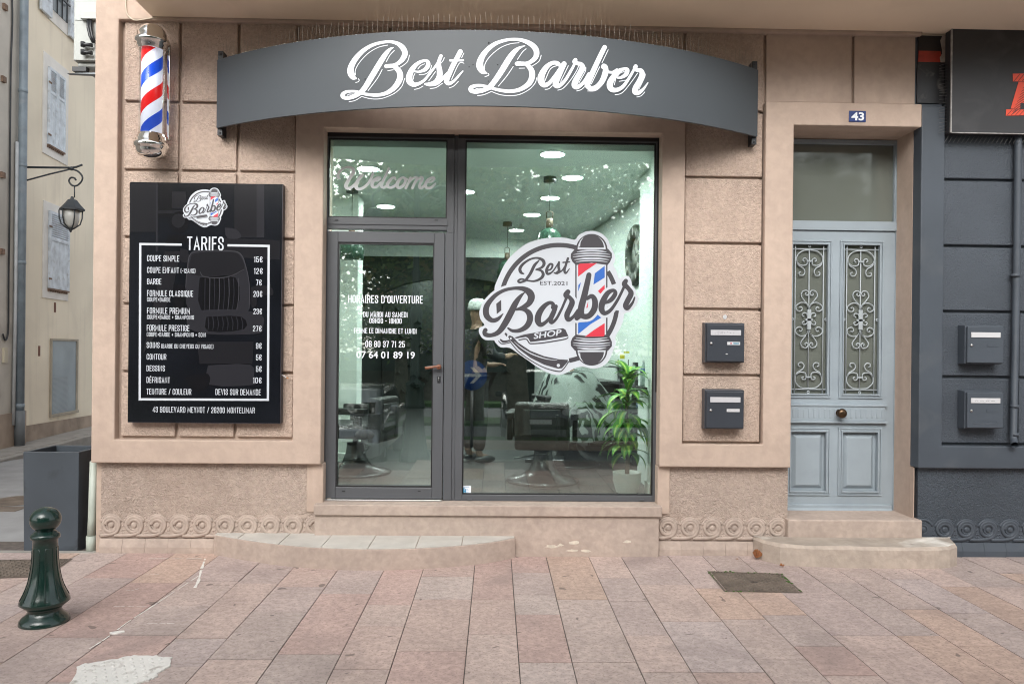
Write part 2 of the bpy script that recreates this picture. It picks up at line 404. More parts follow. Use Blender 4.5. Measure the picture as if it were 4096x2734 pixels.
def font_text(mb, txt, x0, x1, yt, yb, Y, bold=0.0, mi=0, off=.0015, shear=0.0, tilt=0.0):
    cu = bpy.data.curves.new('tmp_text', 'FONT'); cu.body = txt; cu.offset = bold; cu.resolution_u = 3
    o = bpy.data.objects.new('tmp_text', cu); COL.objects.link(o)
    me = bpy.data.meshes.new_from_object(o.evaluated_get(bpy.context.evaluated_depsgraph_get()))
    xs = [v.co.x for v in me.vertices]; ys = [v.co.y for v in me.vertices]
    a0, a1 = min(xs), max(xs); b0, b1 = min(ys), max(ys)
    p0, p1 = at(x0, yb, Y), at(x1, yb, Y); h = at(x0, yt, Y).z - p0.z
    vs = []
    for v in me.vertices:
        a = (v.co.x - a0) / (a1 - a0); b = (v.co.y - b0) / (b1 - b0)
        vs.append((p0.x + a * (p1.x - p0.x) + shear * b * h, Y - off, p0.z + b * h + tilt * a * (p1.x - p0.x)))
    mb.add(vs, [list(p.vertices) for p in me.polygons], mi)
    COL.objects.unlink(o); bpy.data.objects.remove(o); bpy.data.curves.remove(cu); bpy.data.meshes.remove(me)

# ------------------------------------------------------------------ ground
ZSOF = 4.235
PAV = mat('pink_granite', (.4, .3, .26), .8, attr='slab', var=.18, vscale=3.0, var2=(.13, 26), bump=.5, bscale=70, bdist=.003, detail=4, speck=(.15, .115, .105), speck_scale=70, speck_amt=.42, spots=(.10, .08, .07), stain=(.25, .20, .185), stain_scale=1.3, stain_amt=.5)
JOINT = mat('joint_sand', (.11, .092, .082), .95, var=.3, vscale=20)
ASPH = mat('asphalt', (.26, .265, .27), .92, var=.15, vscale=3, bump=.4, bscale=150, bdist=.004, speck=(.30, .30, .30), speck_scale=120, speck_amt=.4)
ROADM = mat('boulevard_asphalt', (.17, .18, .19), .9, var=.15, vscale=1, bump=.3, bscale=90, bdist=.004)
GRASS = mat('grass_verge', (.055, .15, .025), .95, var=.4, vscale=9, bump=1, bscale=60, bdist=.03)
KERB = mat('kerb_stone', (.30, .285, .26), .85, var=.15, vscale=5, bump=.3, bscale=60, bdist=.003, stain=(.14, .13, .12), stain_amt=.5)

m = MB(); m.box(-300, 300, -300, 300, -1.4, -1.3); tag(m.build('ground', ROADM), kind='structure')

# granite slabs in long rows running away from the camera
def pavement():
    rnd = random.Random(11)
    tints = [(.50,.375,.33), (.51,.395,.35), (.475,.385,.35), (.485,.385,.345), (.525,.385,.315), (.465,.37,.34), (.495,.355,.315), (.475,.39,.365)]
    me = bpy.data.meshes.new('pavement'); vs = []; fs = []; cols = []
    x = -7.6; g = .0029
    while x < 7.6:
        w = rnd.choice([.26, .28, .34, .36, .29, .38]); y = .35 - rnd.random() * .7
        if x < -3.3: y = min(y, 0.02)
        first = True
        while y > -3.9:
            l = rnd.choice([.38, .5, .6, .72, .85, 1.0])
            y1 = y - l
            if first and x > -3.3: y = .35
            if first and x <= -3.3: y = .03
            first = False
            dz = rnd.uniform(-.0015, .0015); t = rnd.choice(tints); k = rnd.uniform(.92, 1.07)
            c = (t[0]*k, t[1]*k, t[2]*k, 1)
            i = len(vs); a, b, e, f = x+g, x+w-g, y1+g, y-g
            vs += [(a,e,dz),(b,e,dz),(b,f,dz),(a,f,dz),(a,e,-.02),(b,e,-.02),(b,f,-.02),(a,f,-.02)]
            for q in ((0,1,2,3),(0,4,5,1),(1,5,6,2),(2,6,7,3),(3,7,4,0)): fs.append([i+j for j in q]); cols += [c] * 4
            y = y1
        x += w
    me.from_pydata(vs, [], fs); me.update()
    ca = me.color_attributes.new('slab', 'FLOAT_COLOR', 'CORNER')
    ca.data.foreach_set('color', [z for c in cols for z in c])
    me.materials.append(PAV)
    o = bpy.data.objects.new('pavement', me); COL.objects.link(o); tag(o, kind='structure')
    j = MB(); j.box(-7.7, 7.7, -3.95, .4, -.3, -.006); tag(j.build('pavement_joints', JOINT), kind='structure')
    # behind the camera the footway falls to the kerb of the boulevard
    s = MB(); s.prismx([(-3.95, -.004), (-7.4, -.38), (-7.4, -1.28), (-3.95, -1.28)], -40, 40)
    tag(s.build('pavement_slope', mat('pale_paving', (.24, .205, .19), .85, var=.15, vscale=2)), kind='structure')
    k = MB(); k.box(-40, 40, -7.55, -7.405, -1.28, -.37); tag(k.build('boulevard_kerb', KERB, bevel=.02), kind='structure')
pavement()
m = MB(); m.box(-60, 60, -9.9, -7.56, -1.29, -.5); m.box(-60, 60, -15.0, -11.4, -1.29, -.5); m.box(-60, 60, -22, -17, -1.29, -.5)
tag(m.build('boulevard_road', ROADM), kind='structure')
m = MB(); m.box(-60, 60, -10.5, -9.91, -1.29, -.36); tag(m.build('median_kerb', mat('pink_kerb', (.42, .33, .28), .85, var=.1)), kind='structure')
m = MB(); m.box(-60, 60, -11.39, -10.51, -1.29, -.38); m.box(-60, 60, -16.99, -15.01, -1.29, -.42); m.box(-60, 60, -23.4, -22.01, -1.29, -.35)
tag(m.build('grass_verge', GRASS), kind='structure')

# side street on the left
def zroad(y): return -.035 - max(0, y - 5) * .055
m = MB()
ys = [.035, 2, 5, 9, 14, 22, 40]
vs = []; fs = []
for y in ys: vs += [(-12, y, zroad(y)), (-3.0, y, zroad(y))]
for i in range(len(ys)-1): fs.append((2*i, 2*i+1, 2*i+3, 2*i+2))
m.add(vs, fs); m.box(-12, -7.75, -3.9, .03, -.4, -.02)
tag(m.build('side_road', ASPH), kind='structure')
m = MB(); m.box(-7.7, -3.16, .032, .10, -.1, .002); tag(m.build('side_kerb', KERB, bevel=.004), kind='structure')

# ------------------------------------------------------------------ the barber shop's building
XL = -3.175                                   # outer left corner of the plaster
XD = 3.418                                    # where the neighbour's dark paint begins
B = thing('shop_building', 'pinkish beige rendered corner building with shop window, glazed shop door and blue grey entrance door', 'building', (0, .25, 0))
xrl, xrr = X(466, 900), X(1178, 900)          # left recess
xo1, xo2 = X(1288, 1250, 0), X(2643, 1250, 0) # shop opening
xr1, xr2 = X(2735, 1250, 0), X(3056, 1250, 0) # mailbox recess
xd1 = X(3169, 1200, 0)                        # entrance opening
ZB = .718; ZR = .902; ZTOP = Z(1950, 521); ZDT = 3.655; ZDO = 3.47; ZSURT = 3.78; ZU = 5.2
ZRT = 4.21
xs = [XL, xrl, xrr, xo1, xo2, xr1, xr2, xd1, XD]
zs = [ZB, ZR, ZTOP, ZDO, ZDT, ZSURT, ZRT, ZU]
zs = sorted(zs)
def filled(i, j):
    xa, za = (xs[i] + xs[i+1]) / 2, (zs[j] + zs[j+1]) / 2
    if za > ZRT: return True
    if xa < xrl: return True
    if xa < xrr: return za < ZR
    if xa < xo1: return za < ZSURT
    if xa < xo2: return ZTOP < za < ZSURT
    if xa < xr1: return za < ZSURT
    if xa < xr2: return za < ZR
    if xa < xd1: return za < ZDT
    return ZDO < za < ZDT
m = MB(); m.relief(xs, zs, filled, 0, .12); m.build('plaster_surround', PLASTER, B, bevel=.008, seg=2)
# deep reveals of the two openings
ZSILL = .407
m = MB()
m.box(xo1 - .16, xo1 - .004, .122, .34, ZB, ZTOP + .12); m.box(xo2 + .004, xo2 + .16, .122, .34, ZB, ZTOP + .12); m.box(xo1 - .0039, xo2 + .0039, .122, .34, ZTOP + .004, ZTOP + .12)
m.box(xd1 - .25, xd1 + .002, .122, .55, .25, ZDO + .12); m.box(XD - .001, XD + .2, .122, .55, .25, ZDO + .12); m.box(xd1 + .0021, XD - .0011, .122, .55, ZDO + .001, ZDO + .12)
m.build('window_reveal', PLASTER, B)
# body of the walls behind the relief
m = MB()
m.box(XL + .01, xo1 - .161, .07, .35, -.1, ZSOF + .3); m.box(xo2 + .161, xd1 - .251, .07, .35, -.1, ZSOF + .3)
m.box(xo1 - .1605, xo2 + .1605, .07, .35, ZTOP + .121, ZSOF + .3); m.box(xd1 - .2505, XD + .2, .07, .35, ZDO + .121, ZSOF + .3)
m.box(xo1 - .161, xo2 + .161, .2, .35, -.1, ZSILL - .1)
m.box(XL + .01, XL + .3, .351, 11, -.9, 5.4)          # side wall on the side street
m.box(XL + .01, 9, -.0, .3, ZU + .001, 5.4)
m.box(XL + .301, 9, 10.7, 11, -.9, 5.4); m.box(8.7, 9, .301, 10.699, -.9, 5.4); m.box(XL + .301, 8.699, .31, 10.699, 5.25, 5.39)
m.build('wall', PLASTER, B)
# rusticated blocks
def blocks(xb, zb, mt, name, par, y=.04, back=.066, g=.011):
    mm = MB()
    for i in range(len(xb)-1):
        for j in range(len(zb)-1):
            a, b, c, d = xb[i]+g, xb[i+1]-g, zb[j]+g, zb[j+1]-g
            e = .002 * math.sin(i*7.1+j*3.3)
            mm.box(a, b, y+e, back+.002, c, d)
    mm.build(name, mt, par, bevel=.009, seg=3)
zl = [ZR+.012] + [Z(800, v, .04) for v in (1488, 1218, 952, 684, 411)] + [ZRT+.03]
xb = [xrl+.018, X(713, 1000, .04), X(947, 1000, .04), xrr]
blocks(xb, zl, STUCCO, 'stucco_panel', B)
zr = [ZR+.005] + [Z(2900, v, .04) for v in (1501, 1237, 974, 711, 446)] + [ZRT+.03]
xb2 = [xr1, xr2]
blocks(xb2, zr, STUCCO, 'stucco_panel', B)
zt = [ZSURT+.0, ZRT+.03]
blocks([xrr+.001, X(1560, 150, .04), X(1950, 150, .04), X(2340, 150, .04), xr1-.001], zt, STUCCO, 'stucco_panel', B)
blocks([xr2+.001, X(3413, 250, .04), XD-.022], [ZDT-.002, ZRT+.03], PLASTER, 'stucco_panel', B)

# plinths with coarse stucco, the scroll frieze and the base course
ZF0, ZF1, ZBC = Z(800, 2148, .05), Z(800, 2062, .05), Z(800, 2186, .04)
def scroll_frieze(x0, x1, y, name, mt, par, phase=0.0):
    mm = MB(); P = .1795; h = ZF1 - ZF0; s = h / .16
    mm.box(x0, x1, y + .012, y + .05, ZF0, ZF0 + .128*s)
    x = x0 + phase
    while x < x1 + .02:
        clip = lambda p: (min(max(p[0], x0), x1), p[1], p[2])
        cz = ZF0 + .088*s
        def pt(r, a): return (x + r*math.cos(R(a)), y + .006, cz + r*math.sin(R(a)))
        path = [(x-.155, y+.008, ZF0+.012), (x-.08, y+.008, ZF0+.011), (x-.02, y+.006, ZF0+.016), (x+.035, y+.004, ZF0+.034)]
        path += [pt(.063, a) for a in range(-35, 180, 20)] + [pt(.062 - .017*(a-180)/180, a) for a in range(180, 370, 20)] + [pt(.045, a) for a in range(15, 180, 20)]
        if x - .06 > x0 - .02 and x + .03 < x1 + .06:
            path = [clip(p) for p in cr(path, 2)]
            mm.tube(path, [.0135*s]*len(path), 8)
        if x0 < x < x1:
            mm.ball((x, y+.006, cz), .021, 12, 8, (1, .6, 1)); ring = [pt(.037, a) for a in range(0, 361, 24)]
            mm.tube([clip(p) for p in ring], .006, 6, caps=False)
        mm.tube([clip((x + .084*math.cos(R(a)), y + .012, cz + .074*s*math.sin(R(a)))) for a in range(20, 168, 12)], .010, 7)
        for dx, dz, r in ((-.083, .052, .008), (-.088, .085, .007), (-.079, .028, .010), (.083, .05, .008), (.086, .08, .007), (.082, .028, .009), (-.068, .012+.03, .004), (.07, .045, .004)):
            if x0 < x+dx < x1: mm.ball((x+dx, y+.012, ZF0 + dz*s), r, 8, 6)
        x += P
    mm.v = [(a, (y + .012 + (b - y - .012)*.55) if b < y + .0121 else b, c) for a, b, c in mm.v]
    o = mm.build(name, mt, par)
    return o
def plinth(x0, x1, par, name, mtr, mtb, fr, phase, seed=3):
    mm = MB(); mm.box(x0, x1, .062, .3, ZF0 - .01, ZB + .04); mm.build(name, mtr, par)
    scroll_frieze(x0, x1, .044, fr, mtb, par, phase)
    mm = MB(); x = x0; P = .1795; k = 0
    while x < x1 - .02:
        b = min(x + P - .0016, x1); e = .0008*math.sin(k*5.3+seed)
        mm.prismx([(.034+e, -.06), (.034+e, ZBC-.004), (.052+e, ZF0-.012), (.2, ZF0-.012), (.2, -.06)], x, b); x += P; k += 1
    mm.build('base_course', mtb, par)
xsl, xsr = X(1258, 2040, .0), X(2645, 2040, .0)
plinth(XL + .052, xsl + .002, B, 'plinth', STUCCO_LOW, BASEC, 'scroll_frieze', .085)
plinth(X(2637, 2130, .04) - .001, X(3152, 2050, .05), B, 'plinth', STUCCO_LOW, BASEC, 'scroll_frieze', .075, 8)
# shop sill and the plinth under it
m = MB(); m.box(xsl, xsr, -.035, .2, ZSILL - .085, ZSILL); m.box(xsl + .003, X(2635, 2130, 0), -.012, .199, -.06, ZSILL - .086)
m.build('window_sill', BASEC, B, bevel=.008)
# narrow jamb pieces beside the shopfront below the surround
m = MB(); m.box(xo1 - .12, xo1 + .012, .05, .34, ZSILL - .08, ZB - .001); m.box(xo2 + .0, xo2 + .10, .05, .34, ZSILL - .08, ZB - .001)
build_split(m, 'plinth_jamb', PLASTER, B, bevel=.008)
# lower entrance jamb and its raised threshold
xj2 = X(3660, 2000, .05)
m = MB(); m.box(xj2, XD - .002, .06, .12, .0, ZB - .001); m.box(xj2 + .001, XD + .15, .1205, .55, .0, ZB + .1)
m.build('entrance_jamb', PLASTER, B, bevel=.006)
xt1 = X(3150, 2090, .0)
m = MB(); m.box(xt1, xj2 + .03, -.01, .6, -.06, Z(3400, 2078, -.01)); m.build('entrance_threshold', BASEC, B, bevel=.012, seg=3)
# overhanging balcony
m = MB()
xs0 = X(621, 89, .06)
m.box(xs0, 9, -.95, -.001, ZSOF, ZSOF + .35); m.box(xs0 + .002, 9, 0.0, .066, ZSOF + .001, ZSOF + .012)
m.build('balcony', SOFFIT, B, bevel=.03, seg=3)

# shop floor, inner walls, ceiling
FLR = .41; CEI = 3.31
IWALL = mat('mint_wall', (.68, .74, .70), .7, var=.03)
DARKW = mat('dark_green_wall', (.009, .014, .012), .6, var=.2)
IFLOOR = mat('screed_floor', (.03, .03, .03), .45, var=.25, vscale=3)
xg = X(1500*1.7437, 1400, .3)
m = MB(); m.box(-3.0, 1.95, .36, 10.6, FLR - .2, FLR); m.build('shop_floor', IFLOOR, B)
m = MB(); m.box(-3.0, 1.95, .36, 10.6, CEI, CEI + .2); m.box(xo1 - .1, xo2 + .1, .27, .359, CEI, CEI + .1)
m.box(-2.99, 1.94, 5.3, 5.45, 3.03, CEI - .001); m.build('shop_ceiling', IWALL, B)
m = MB()
m.box(-2.6, -2.4, .36, 2.35, FLR, CEI - .002)                       # left wall
m.box(-2.399, -1.50, 2.2, 2.5, FLR + .001, CEI - .003)              # pier facing the street
m.box(-2.398, -1.48, 2.18, 2.199, FLR + .0, FLR + .1)
m.obox((1.616, 1.2, FLR), (.2, 0, 0), (-.828, 9.2, 0), (0, 0, CEI - FLR - .002))   # right wall
m.box(xg - .0, xg + .5, .36, .52, FLR, CEI - .003)                   # pier at the window
m.box(xg + .05, xg + .7, .52, 1.25, FLR, CEI - .004)
m.box(xg - .02, xg + .5, .35, .54, FLR + .0005, FLR + .11)
m.build('inner_wall', IWALL, B, bevel=.004)
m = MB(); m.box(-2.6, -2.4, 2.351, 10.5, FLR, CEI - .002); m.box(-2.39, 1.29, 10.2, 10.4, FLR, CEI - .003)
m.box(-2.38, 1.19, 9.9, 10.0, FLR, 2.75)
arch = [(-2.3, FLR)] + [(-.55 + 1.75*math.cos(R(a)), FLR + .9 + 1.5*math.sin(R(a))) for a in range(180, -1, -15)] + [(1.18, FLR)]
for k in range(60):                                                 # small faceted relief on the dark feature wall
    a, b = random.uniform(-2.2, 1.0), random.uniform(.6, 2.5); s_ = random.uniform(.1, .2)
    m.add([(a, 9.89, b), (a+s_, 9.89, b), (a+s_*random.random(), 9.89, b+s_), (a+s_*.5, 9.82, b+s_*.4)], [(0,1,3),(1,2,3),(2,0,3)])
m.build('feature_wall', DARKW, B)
# plain bulkhead over the back room
m = MB(); m.box(-2.38, 1.25, 5.46, 5.56, 2.2, 3.029); 
for a in (-2.38,): pass
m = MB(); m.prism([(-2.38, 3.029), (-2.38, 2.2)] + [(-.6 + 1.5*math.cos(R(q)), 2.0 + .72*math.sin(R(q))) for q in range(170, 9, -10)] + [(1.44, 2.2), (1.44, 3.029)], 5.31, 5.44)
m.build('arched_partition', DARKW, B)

# ------------------------------------------------------------------ shopfront
YF = .15
def fx(u, y=YF): return X(u, 1250, y)
def frame_rect(mm, u0, u1, v0, v1, w, y0, y1, um=1250):
    """rectangular frame whose outer edges are measured; w = (left, right, bottom, top) widths in metres"""
    a, b = u0, u1; l, r, bo, to = w
    mm.box(a, a + l, y0, y1, v0, v1); mm.box(b - r, b, y0, y1, v0, v1)
    mm.box(a + l, b - r, y0, y1, v0, v0 + bo); mm.box(a + l, b - r, y0, y1, v1 - to, v1)
xA, xMul, xW0, xE = fx(1286), fx(1812), fx(1826), fx(2634)
zTopF = Z(1950, 545, YF); zBotF = ZSILL + .002
gT = (fx(1307), fx(1783), Z(1540, 871, YF), Z(1540, 553, YF))       # transom glass
gW = (fx(1855), fx(2618), Z(2230, 1979, YF), Z(2230, 565, YF))      # window glass
gD = (fx(1350), fx(1735), Z(1540, 1947, YF), Z(1540, 971, YF))      # door glass
zBar0, zBar1 = Z(1540, 927, YF), Z(1540, 902, YF)
# fixed frame over the door with its transom light
m = MB()
m.box(xA, gT[0], YF, YF + .07, zBotF, zTopF); m.box(gT[1], xMul, YF, YF + .07, zBar0, zTopF)
m.box(gT[0], gT[1], YF, YF + .07, gT[3], zTopF); m.box(gT[0], gT[1], YF, YF + .07, zBar0 + .02, gT[2])
m.box(fx(1776) + .004, xMul, YF + .0, YF + .07, zBotF, zBar0 - .0005)
m.box(gT[0], gT[1] + .01, YF - .008, YF - .0005, Z(1540, 900, YF), Z(1540, 873, YF))
tf = m.build('transom_window', ALU, B, bevel=.003)
m = MB(); m.box(gT[0] - .005, gT[1] + .005, YF + .03, YF + .034, gT[2] - .005, gT[3] + .005); m.build('pane', GLASS, tf)
m = MB()
for u in (1343, 1742): m.box(fx(u) - .014, fx(u) + .014, YF - .0125, YF - .0085, Z(u, 881, YF) - .004, Z(u, 881, YF) + .003)
build_split(m, 'drain_slot', RUBBER, tf)
wel = lambda x, y: (1310 + x/4.998, 630 + y/4.998)
def zmap(f, Y):
    g = plane_map(Y); return lambda x, y, off=0: g(*f(x, y), off)
WELC = [
 [(250,425,30),(215,395,60),(215,330,60),(270,255,50),(350,205,42),(440,195,44),(510,235,66),(510,310,72),(460,390,66),(400,490,72),(370,570,76),(400,615,60),(470,600,52),(560,520,48),(650,410,46),(700,345,44)],
 [(700,345,50),(640,400,50),(590,500,76),(570,580,76),(610,630,60),(700,610,52),(800,530,46),(870,420,50),(905,320,50),(890,240,28)],
 [(930,470,24),(1010,460,36),(1060,410,36),(1010,395,40),(930,450,60),(890,530,66),(910,590,56),(980,580,44),(1060,500,40)],
 [(1230,220,50),(1180,330,50),(1110,470,56),(1080,570,58),(1110,600,44),(1170,570,36),(1210,520,30)],
 [(1360,440,36),(1340,400,44),(1280,420,50),(1210,510,66),(1200,570,62),(1250,600,50),(1330,570,40),(1400,510,36)],
 [(1560,420,40),(1500,400,44),(1420,470,62),(1390,560,66),(1430,605,54),(1520,550,54),(1560,460,50),(1530,410,36),(1600,440,36)],
 [(1660,405,50),(1620,500,50),(1560,615,46)], [(1590,560,36),(1680,440,40),(1760,395,44),(1790,420,50),(1750,500,50),(1690,615,46)],
 [(1720,560,36),(1800,440,40),(1880,395,46),(1900,430,52),(1850,530,54),(1840,600,50),(1880,605,40),(1950,540,34)],
 [(2020,500,24),(2090,480,36),(2140,420,36),(2090,400,40),(2000,460,56),(1960,550,62),(1980,605,54),(2060,600,40),(2160,510,16)]]
m = MB(); zm = zmap(wel, YF + .028)
for i, st in enumerate(WELC):
    stroke(m, [(x+14, y+22, 8) for x, y, w in st][len(st)//3:], zm, off=.0004+i*1e-5)
    stroke(m, st, zm, off=.001 + i*3e-4)
m.build('welcome_lettering', VINYL_F, tf)
# shop window
m = MB()
m.box(xW0, gW[0], YF - .002, YF + .07, zBotF, zTopF - .004); m.box(gW[1], xE, YF, YF + .07, zBotF, zTopF - .004)
m.box(gW[0], gW[1], YF, YF + .07, gW[3], zTopF - .004); m.box(gW[0], gW[1], YF, YF + .07, zBotF, gW[2])
m.box(xMul + .0005, xW0 - .0005, YF + .008, YF + .06, zBotF, zTopF)
sw = m.build('shop_window', ALU, B, bevel=.003)
m = MB(); m.box(gW[0] - .005, gW[1] + .005, YF + .03, YF + .034, gW[2] - .005, gW[3] + .005); m.build('pane', GLASS, sw)
m = MB()
for u, v in ((1887, 1995), (2575, 1997)): m.box(fx(u) - .018, fx(u) + .018, YF - .012, YF - .0005, Z(u, v, YF) - .006, Z(u, v, YF) + .004)
build_split(m, 'drain_cap', ALU, sw)
# black gasket visible round the glazing
m = MB()
for g_ in (gW, gT):
    for a, b, c, d in ((g_[0], g_[1], g_[3] - .014, g_[3]), (g_[0], g_[1], g_[2], g_[2] + .01)): m.box(a + .0105, b - .0105, YF + .012, YF + .029, c, d)
    m.box(g_[0], g_[0] + .01, YF + .012, YF + .029, g_[2], g_[3]); m.box(g_[1] - .01, g_[1], YF + .012, YF + .029, g_[2], g_[3])
m.box(xA + .002, xMul - .002, YF - .004, YF - .0005, zTopF - .022, zTopF + .012); m.box(xW0 + .002, xE - .002, YF - .004, YF - .0025, zTopF - .022, zTopF + .010)
m.box(xE - .022, xE + .006, YF - .006, YF - .0045, zBotF + .9, zTopF + .009)
m.build('gasket', RUBBER, sw)

# round shop emblem on the glass: two reds and blues, dark lettering on a white ground
def emblem(lmap, layers):
    """layers: dict of builders white, dark, red, blue; lmap(x, y, off)"""
    Wm, Dm, Rm, Bm = (layers[k] for k in ('white', 'dark', 'red', 'blue'))
    outline = [(1120,65),(1200,60),(1280,85),(1340,140),(1365,200),(1385,240),(1420,320),(1410,380),(1400,400),(1430,460),(1460,540),(1490,520),(1550,515),(1580,560),(1590,620),(1620,690),(1655,730),(1640,800),(1590,860),(1540,885),(1510,900),(1500,960),(1470,1040),(1430,1110),(1420,1150),(1425,1200),(1400,1260),(1370,1340),(1330,1400),(1260,1440),(1180,1450),(1090,1430),(1000,1450),(930,1490),(850,1515),(760,1500),(640,1440),(540,1370),(440,1300),(350,1240),(260,1235),(205,1185),(190,1165),(100,1160),(45,1100),(45,1040),(95,1010),(55,950),(45,870),(80,790),(140,730),(195,690),(200,620),(250,500),(310,380),(400,280),(520,190),(650,145),(800,125),(920,130),(1010,148),(1050,100)]
    poly(Wm, outline, lmap, 0, smooth=3)
    rc = (850, 790, 588)
    def arc(a0, a1, w=46, n=30):
        return [(rc[0] + rc[2]*math.cos(R(a0+(a1-a0)*i/n)), rc[1] - rc[2]*math.sin(R(a0+(a1-a0)*i/n)), w) for i in range(n+1)]
    for a0, a1 in ((167, 73), (33, 19), (-7, -36), (-65, -80)): stroke(Dm, arc(a0, a1), lmap, off=.0006, n=1, cap=False, grow=0)
    poly(Dm, [(265,755),(215,795),(220,900),(266,862)], lmap, .0006)
    # pole
    poly(Wm, [(1030,380),(1328,380),(1328,1135),(1030,1135)], lmap, .0009)
    poly(Dm, [(1014,380),(1028,380),(1028,1130),(1014,1130)], lmap, .0012); poly(Dm, [(1326,380),(1340,380),(1340,1130),(1326,1130)], lmap, .0012)
    for s_, y0 in ((1, 245), (-1, 1265)):
        f = lambda x, y: (x, y0 + s_ * (y - 245))
        poly(Dm, [f(x, y) for x, y in ellipse(1180, 250, 160, 160, 24, 180, 360)], lmap, .0012)
        poly(Wm, [f(x, y) for x, y in ellipse(1180, 246, 142, 142, 24, 180, 360)], lmap, .0014)
        poly(Dm, [f(x, y) for x, y in ellipse(1176, 228, 128, 128, 24, 180, 360)], lmap, .0016)
        poly(Wm, [f(x, y) for x, y in ((1062,225),(1048,205),(1062,160),(1100,118),(1068,170))], lmap, .0018)
        poly(Dm, [f(x, y) for x, y in ((1012,240),(1180,228),(1345,240),(1385,285),(1385,330),(1365,375),(1340,405),(1180,382),(1020,405),(985,370),(968,330),(970,290))], lmap, .0013, smooth=0)
        for i, (yy, hw, ww) in enumerate(((262, 150, 16), (288, 185, 12), (312, 190, 14), (340, 175, 16), (362, 160, 10))):
            stroke(Wm, [(1180-hw, *f(0, yy+10)[1:], 3), (1180-hw*.5, *f(0, yy)[1:], ww), (1180, *f(0, yy-3)[1:], ww), (1180+hw*.5, *f(0, yy)[1:], ww), (1180+hw, *f(0, yy+10)[1:], 3)], lmap, off=.0018+i*4e-5, cap=False)
    for bld, pts in ((Rm, [(1043,405),(1060,390),(1235,384),(1120,462),(1043,522)]), (Bm, [(1312,412),(1312,530),(1198,602),(1212,488)]), (Bm, [(1072,578),(1045,608),(1043,672),(1056,640)]), (Rm, [(1312,602),(1312,650),(1268,694),(1243,668)]), (Bm, [(1240,905),(1278,936),(1170,1000),(1043,1102),(1043,985),(1120,978)]), (Rm, [(1312,990),(1312,1112),(1300,1126),(1112,1129),(1200,1062)])):
        poly(bld, pts, lmap, .0014)
    BAR = [
     [(285,895,8),(230,950,40),(170,962,48),(118,915,60),(113,840,60),(150,770,50),(220,700,40),(310,655,34),(410,638,34),(490,645,50),(550,680,70),(570,730,72),(545,790,58),(480,835,44),(412,856,22)],
     [(425,850,20),(500,855,40),(548,895,60),(555,960,62),(520,1025,56),(450,1065,42),(380,1068,32),(335,1042,20)],
     [(506,678,8),(460,720,36),(410,790,58),(360,890,66),(300,1000,64),(240,1080,52),(170,1112,40),(112,1108,46),(94,1085,40),(105,1062,46)],
     [(782,835,30),(790,800,38),(755,785,36),(700,820,48),(650,890,62),(635,960,64),(660,1005,50),(710,985,36),(770,920,32),(815,850,34)],
     [(818,822,40),(795,880,50),(765,950,50),(775,985,36),(820,950,28),(870,860,26),(910,770,26),(932,720,30)],
     [(940,675,50),(920,710,56),(960,735,40),(982,780,56),(960,840,56),(930,910,56),(945,955,46),(990,930,32),(1040,860,28)],
     [(1152,505,52),(1132,600,58),(1104,720,64),(1072,850,66),(1085,915,56),(1150,918,56),(1205,850,62),(1212,765,58),(1182,718,44),(1135,742,36)],
     [(1075,880,60),(1040,925,64),(1030,940,50)],
     [(1295,795,20),(1370,760,44),(1418,695,44),(1400,660,34),(1340,690,50),(1290,780,62),(1280,850,60),(1310,890,46),(1370,860,36),(1440,760,30),(1500,640,28),(1520,585,36)],
     [(1525,565,44),(1512,600,56),(1550,640,44),(1578,690,54),(1546,760,56),(1522,815,54),(1542,842,40),(1590,790,26),(1614,732,16)]]
    for i, st in enumerate(BAR): stroke(Wm, st, lmap, extra=52, off=.0021 + i*6e-5, grow=1e-6)
    poly(Rm, [(1146,765),(1139,835),(1124,838)], lmap, .0030)
    for i, st in enumerate(BAR): stroke(Dm, st, lmap, off=.0032 + i*2e-4, grow=4e-6)
    BST = [
     [(492,492,14),(465,478,30),(455,440,32),(490,390,26),(560,345,20),(630,332,20),(685,355,32),(698,395,32),(672,430,24),(618,450,16)],
     [(620,450,16),(670,462,24),(690,500,32),(665,540,28),(600,566,20),(530,560,16),(470,545,18),(437,565,22),(455,580,20),(510,562,22)],
     [(510,560,26),(560,490,30),(600,410,30),(640,365,16),(652,348,6)],
     [(722,462,14),(768,445,18),(784,402,22),(755,397,22),(725,450,30),(735,493,26),(785,470,16),(845,380,12)],
     [(850,374,20),(845,420,26),(850,460,28),(822,485,22),(800,482,12)], [(830,490,18),(880,460,16),(905,420,12)],
     [(940,337,24),(920,400,24),(905,460,26),(920,485,20),(956,440,8)], [(890,378,14),(955,372,14)]]
    for i, st in enumerate(BST): stroke(Dm, st, lmap, off=.0008 + i*2.5e-4)
    # razor
    poly(Dm, [(395,1138),(500,1105),(700,1070),(890,1042),(915,1056),(945,1122),(720,1162),(560,1182),(540,1145),(515,1130),(420,1146)], lmap, .0008)
    stroke(Dm, [(445,1162,12),(515,1152,12),(550,1192,12),(580,1198,12),(700,1188,12),(900,1155,12),(942,1135,10)], lmap, off=.0010)
    poly(Dm, [(335,1128),(350,1114),(380,1125),(440,1190),(560,1270),(700,1325),(850,1356),(940,1362),(935,1385),(880,1445),(840,1450),(700,1410),(560,1340),(440,1250),(345,1152)], lmap, .0022)
    stroke(Dm, [(350,1172,10),(440,1278,10),(560,1365,10),(700,1440,10),(840,1478,12),(890,1460,10),(950,1376,10)], lmap, off=.0012)
    stroke(Wm, [(400,1180,3),(470,1240,8),(580,1305,10),(720,1352,8),(830,1365,3)], lmap, off=.0026)
    poly(Wm, ellipse(362, 1146, 10, 10, 12), lmap, .0026); poly(Wm, ellipse(843, 1418, 17, 17, 14), lmap, .0026)
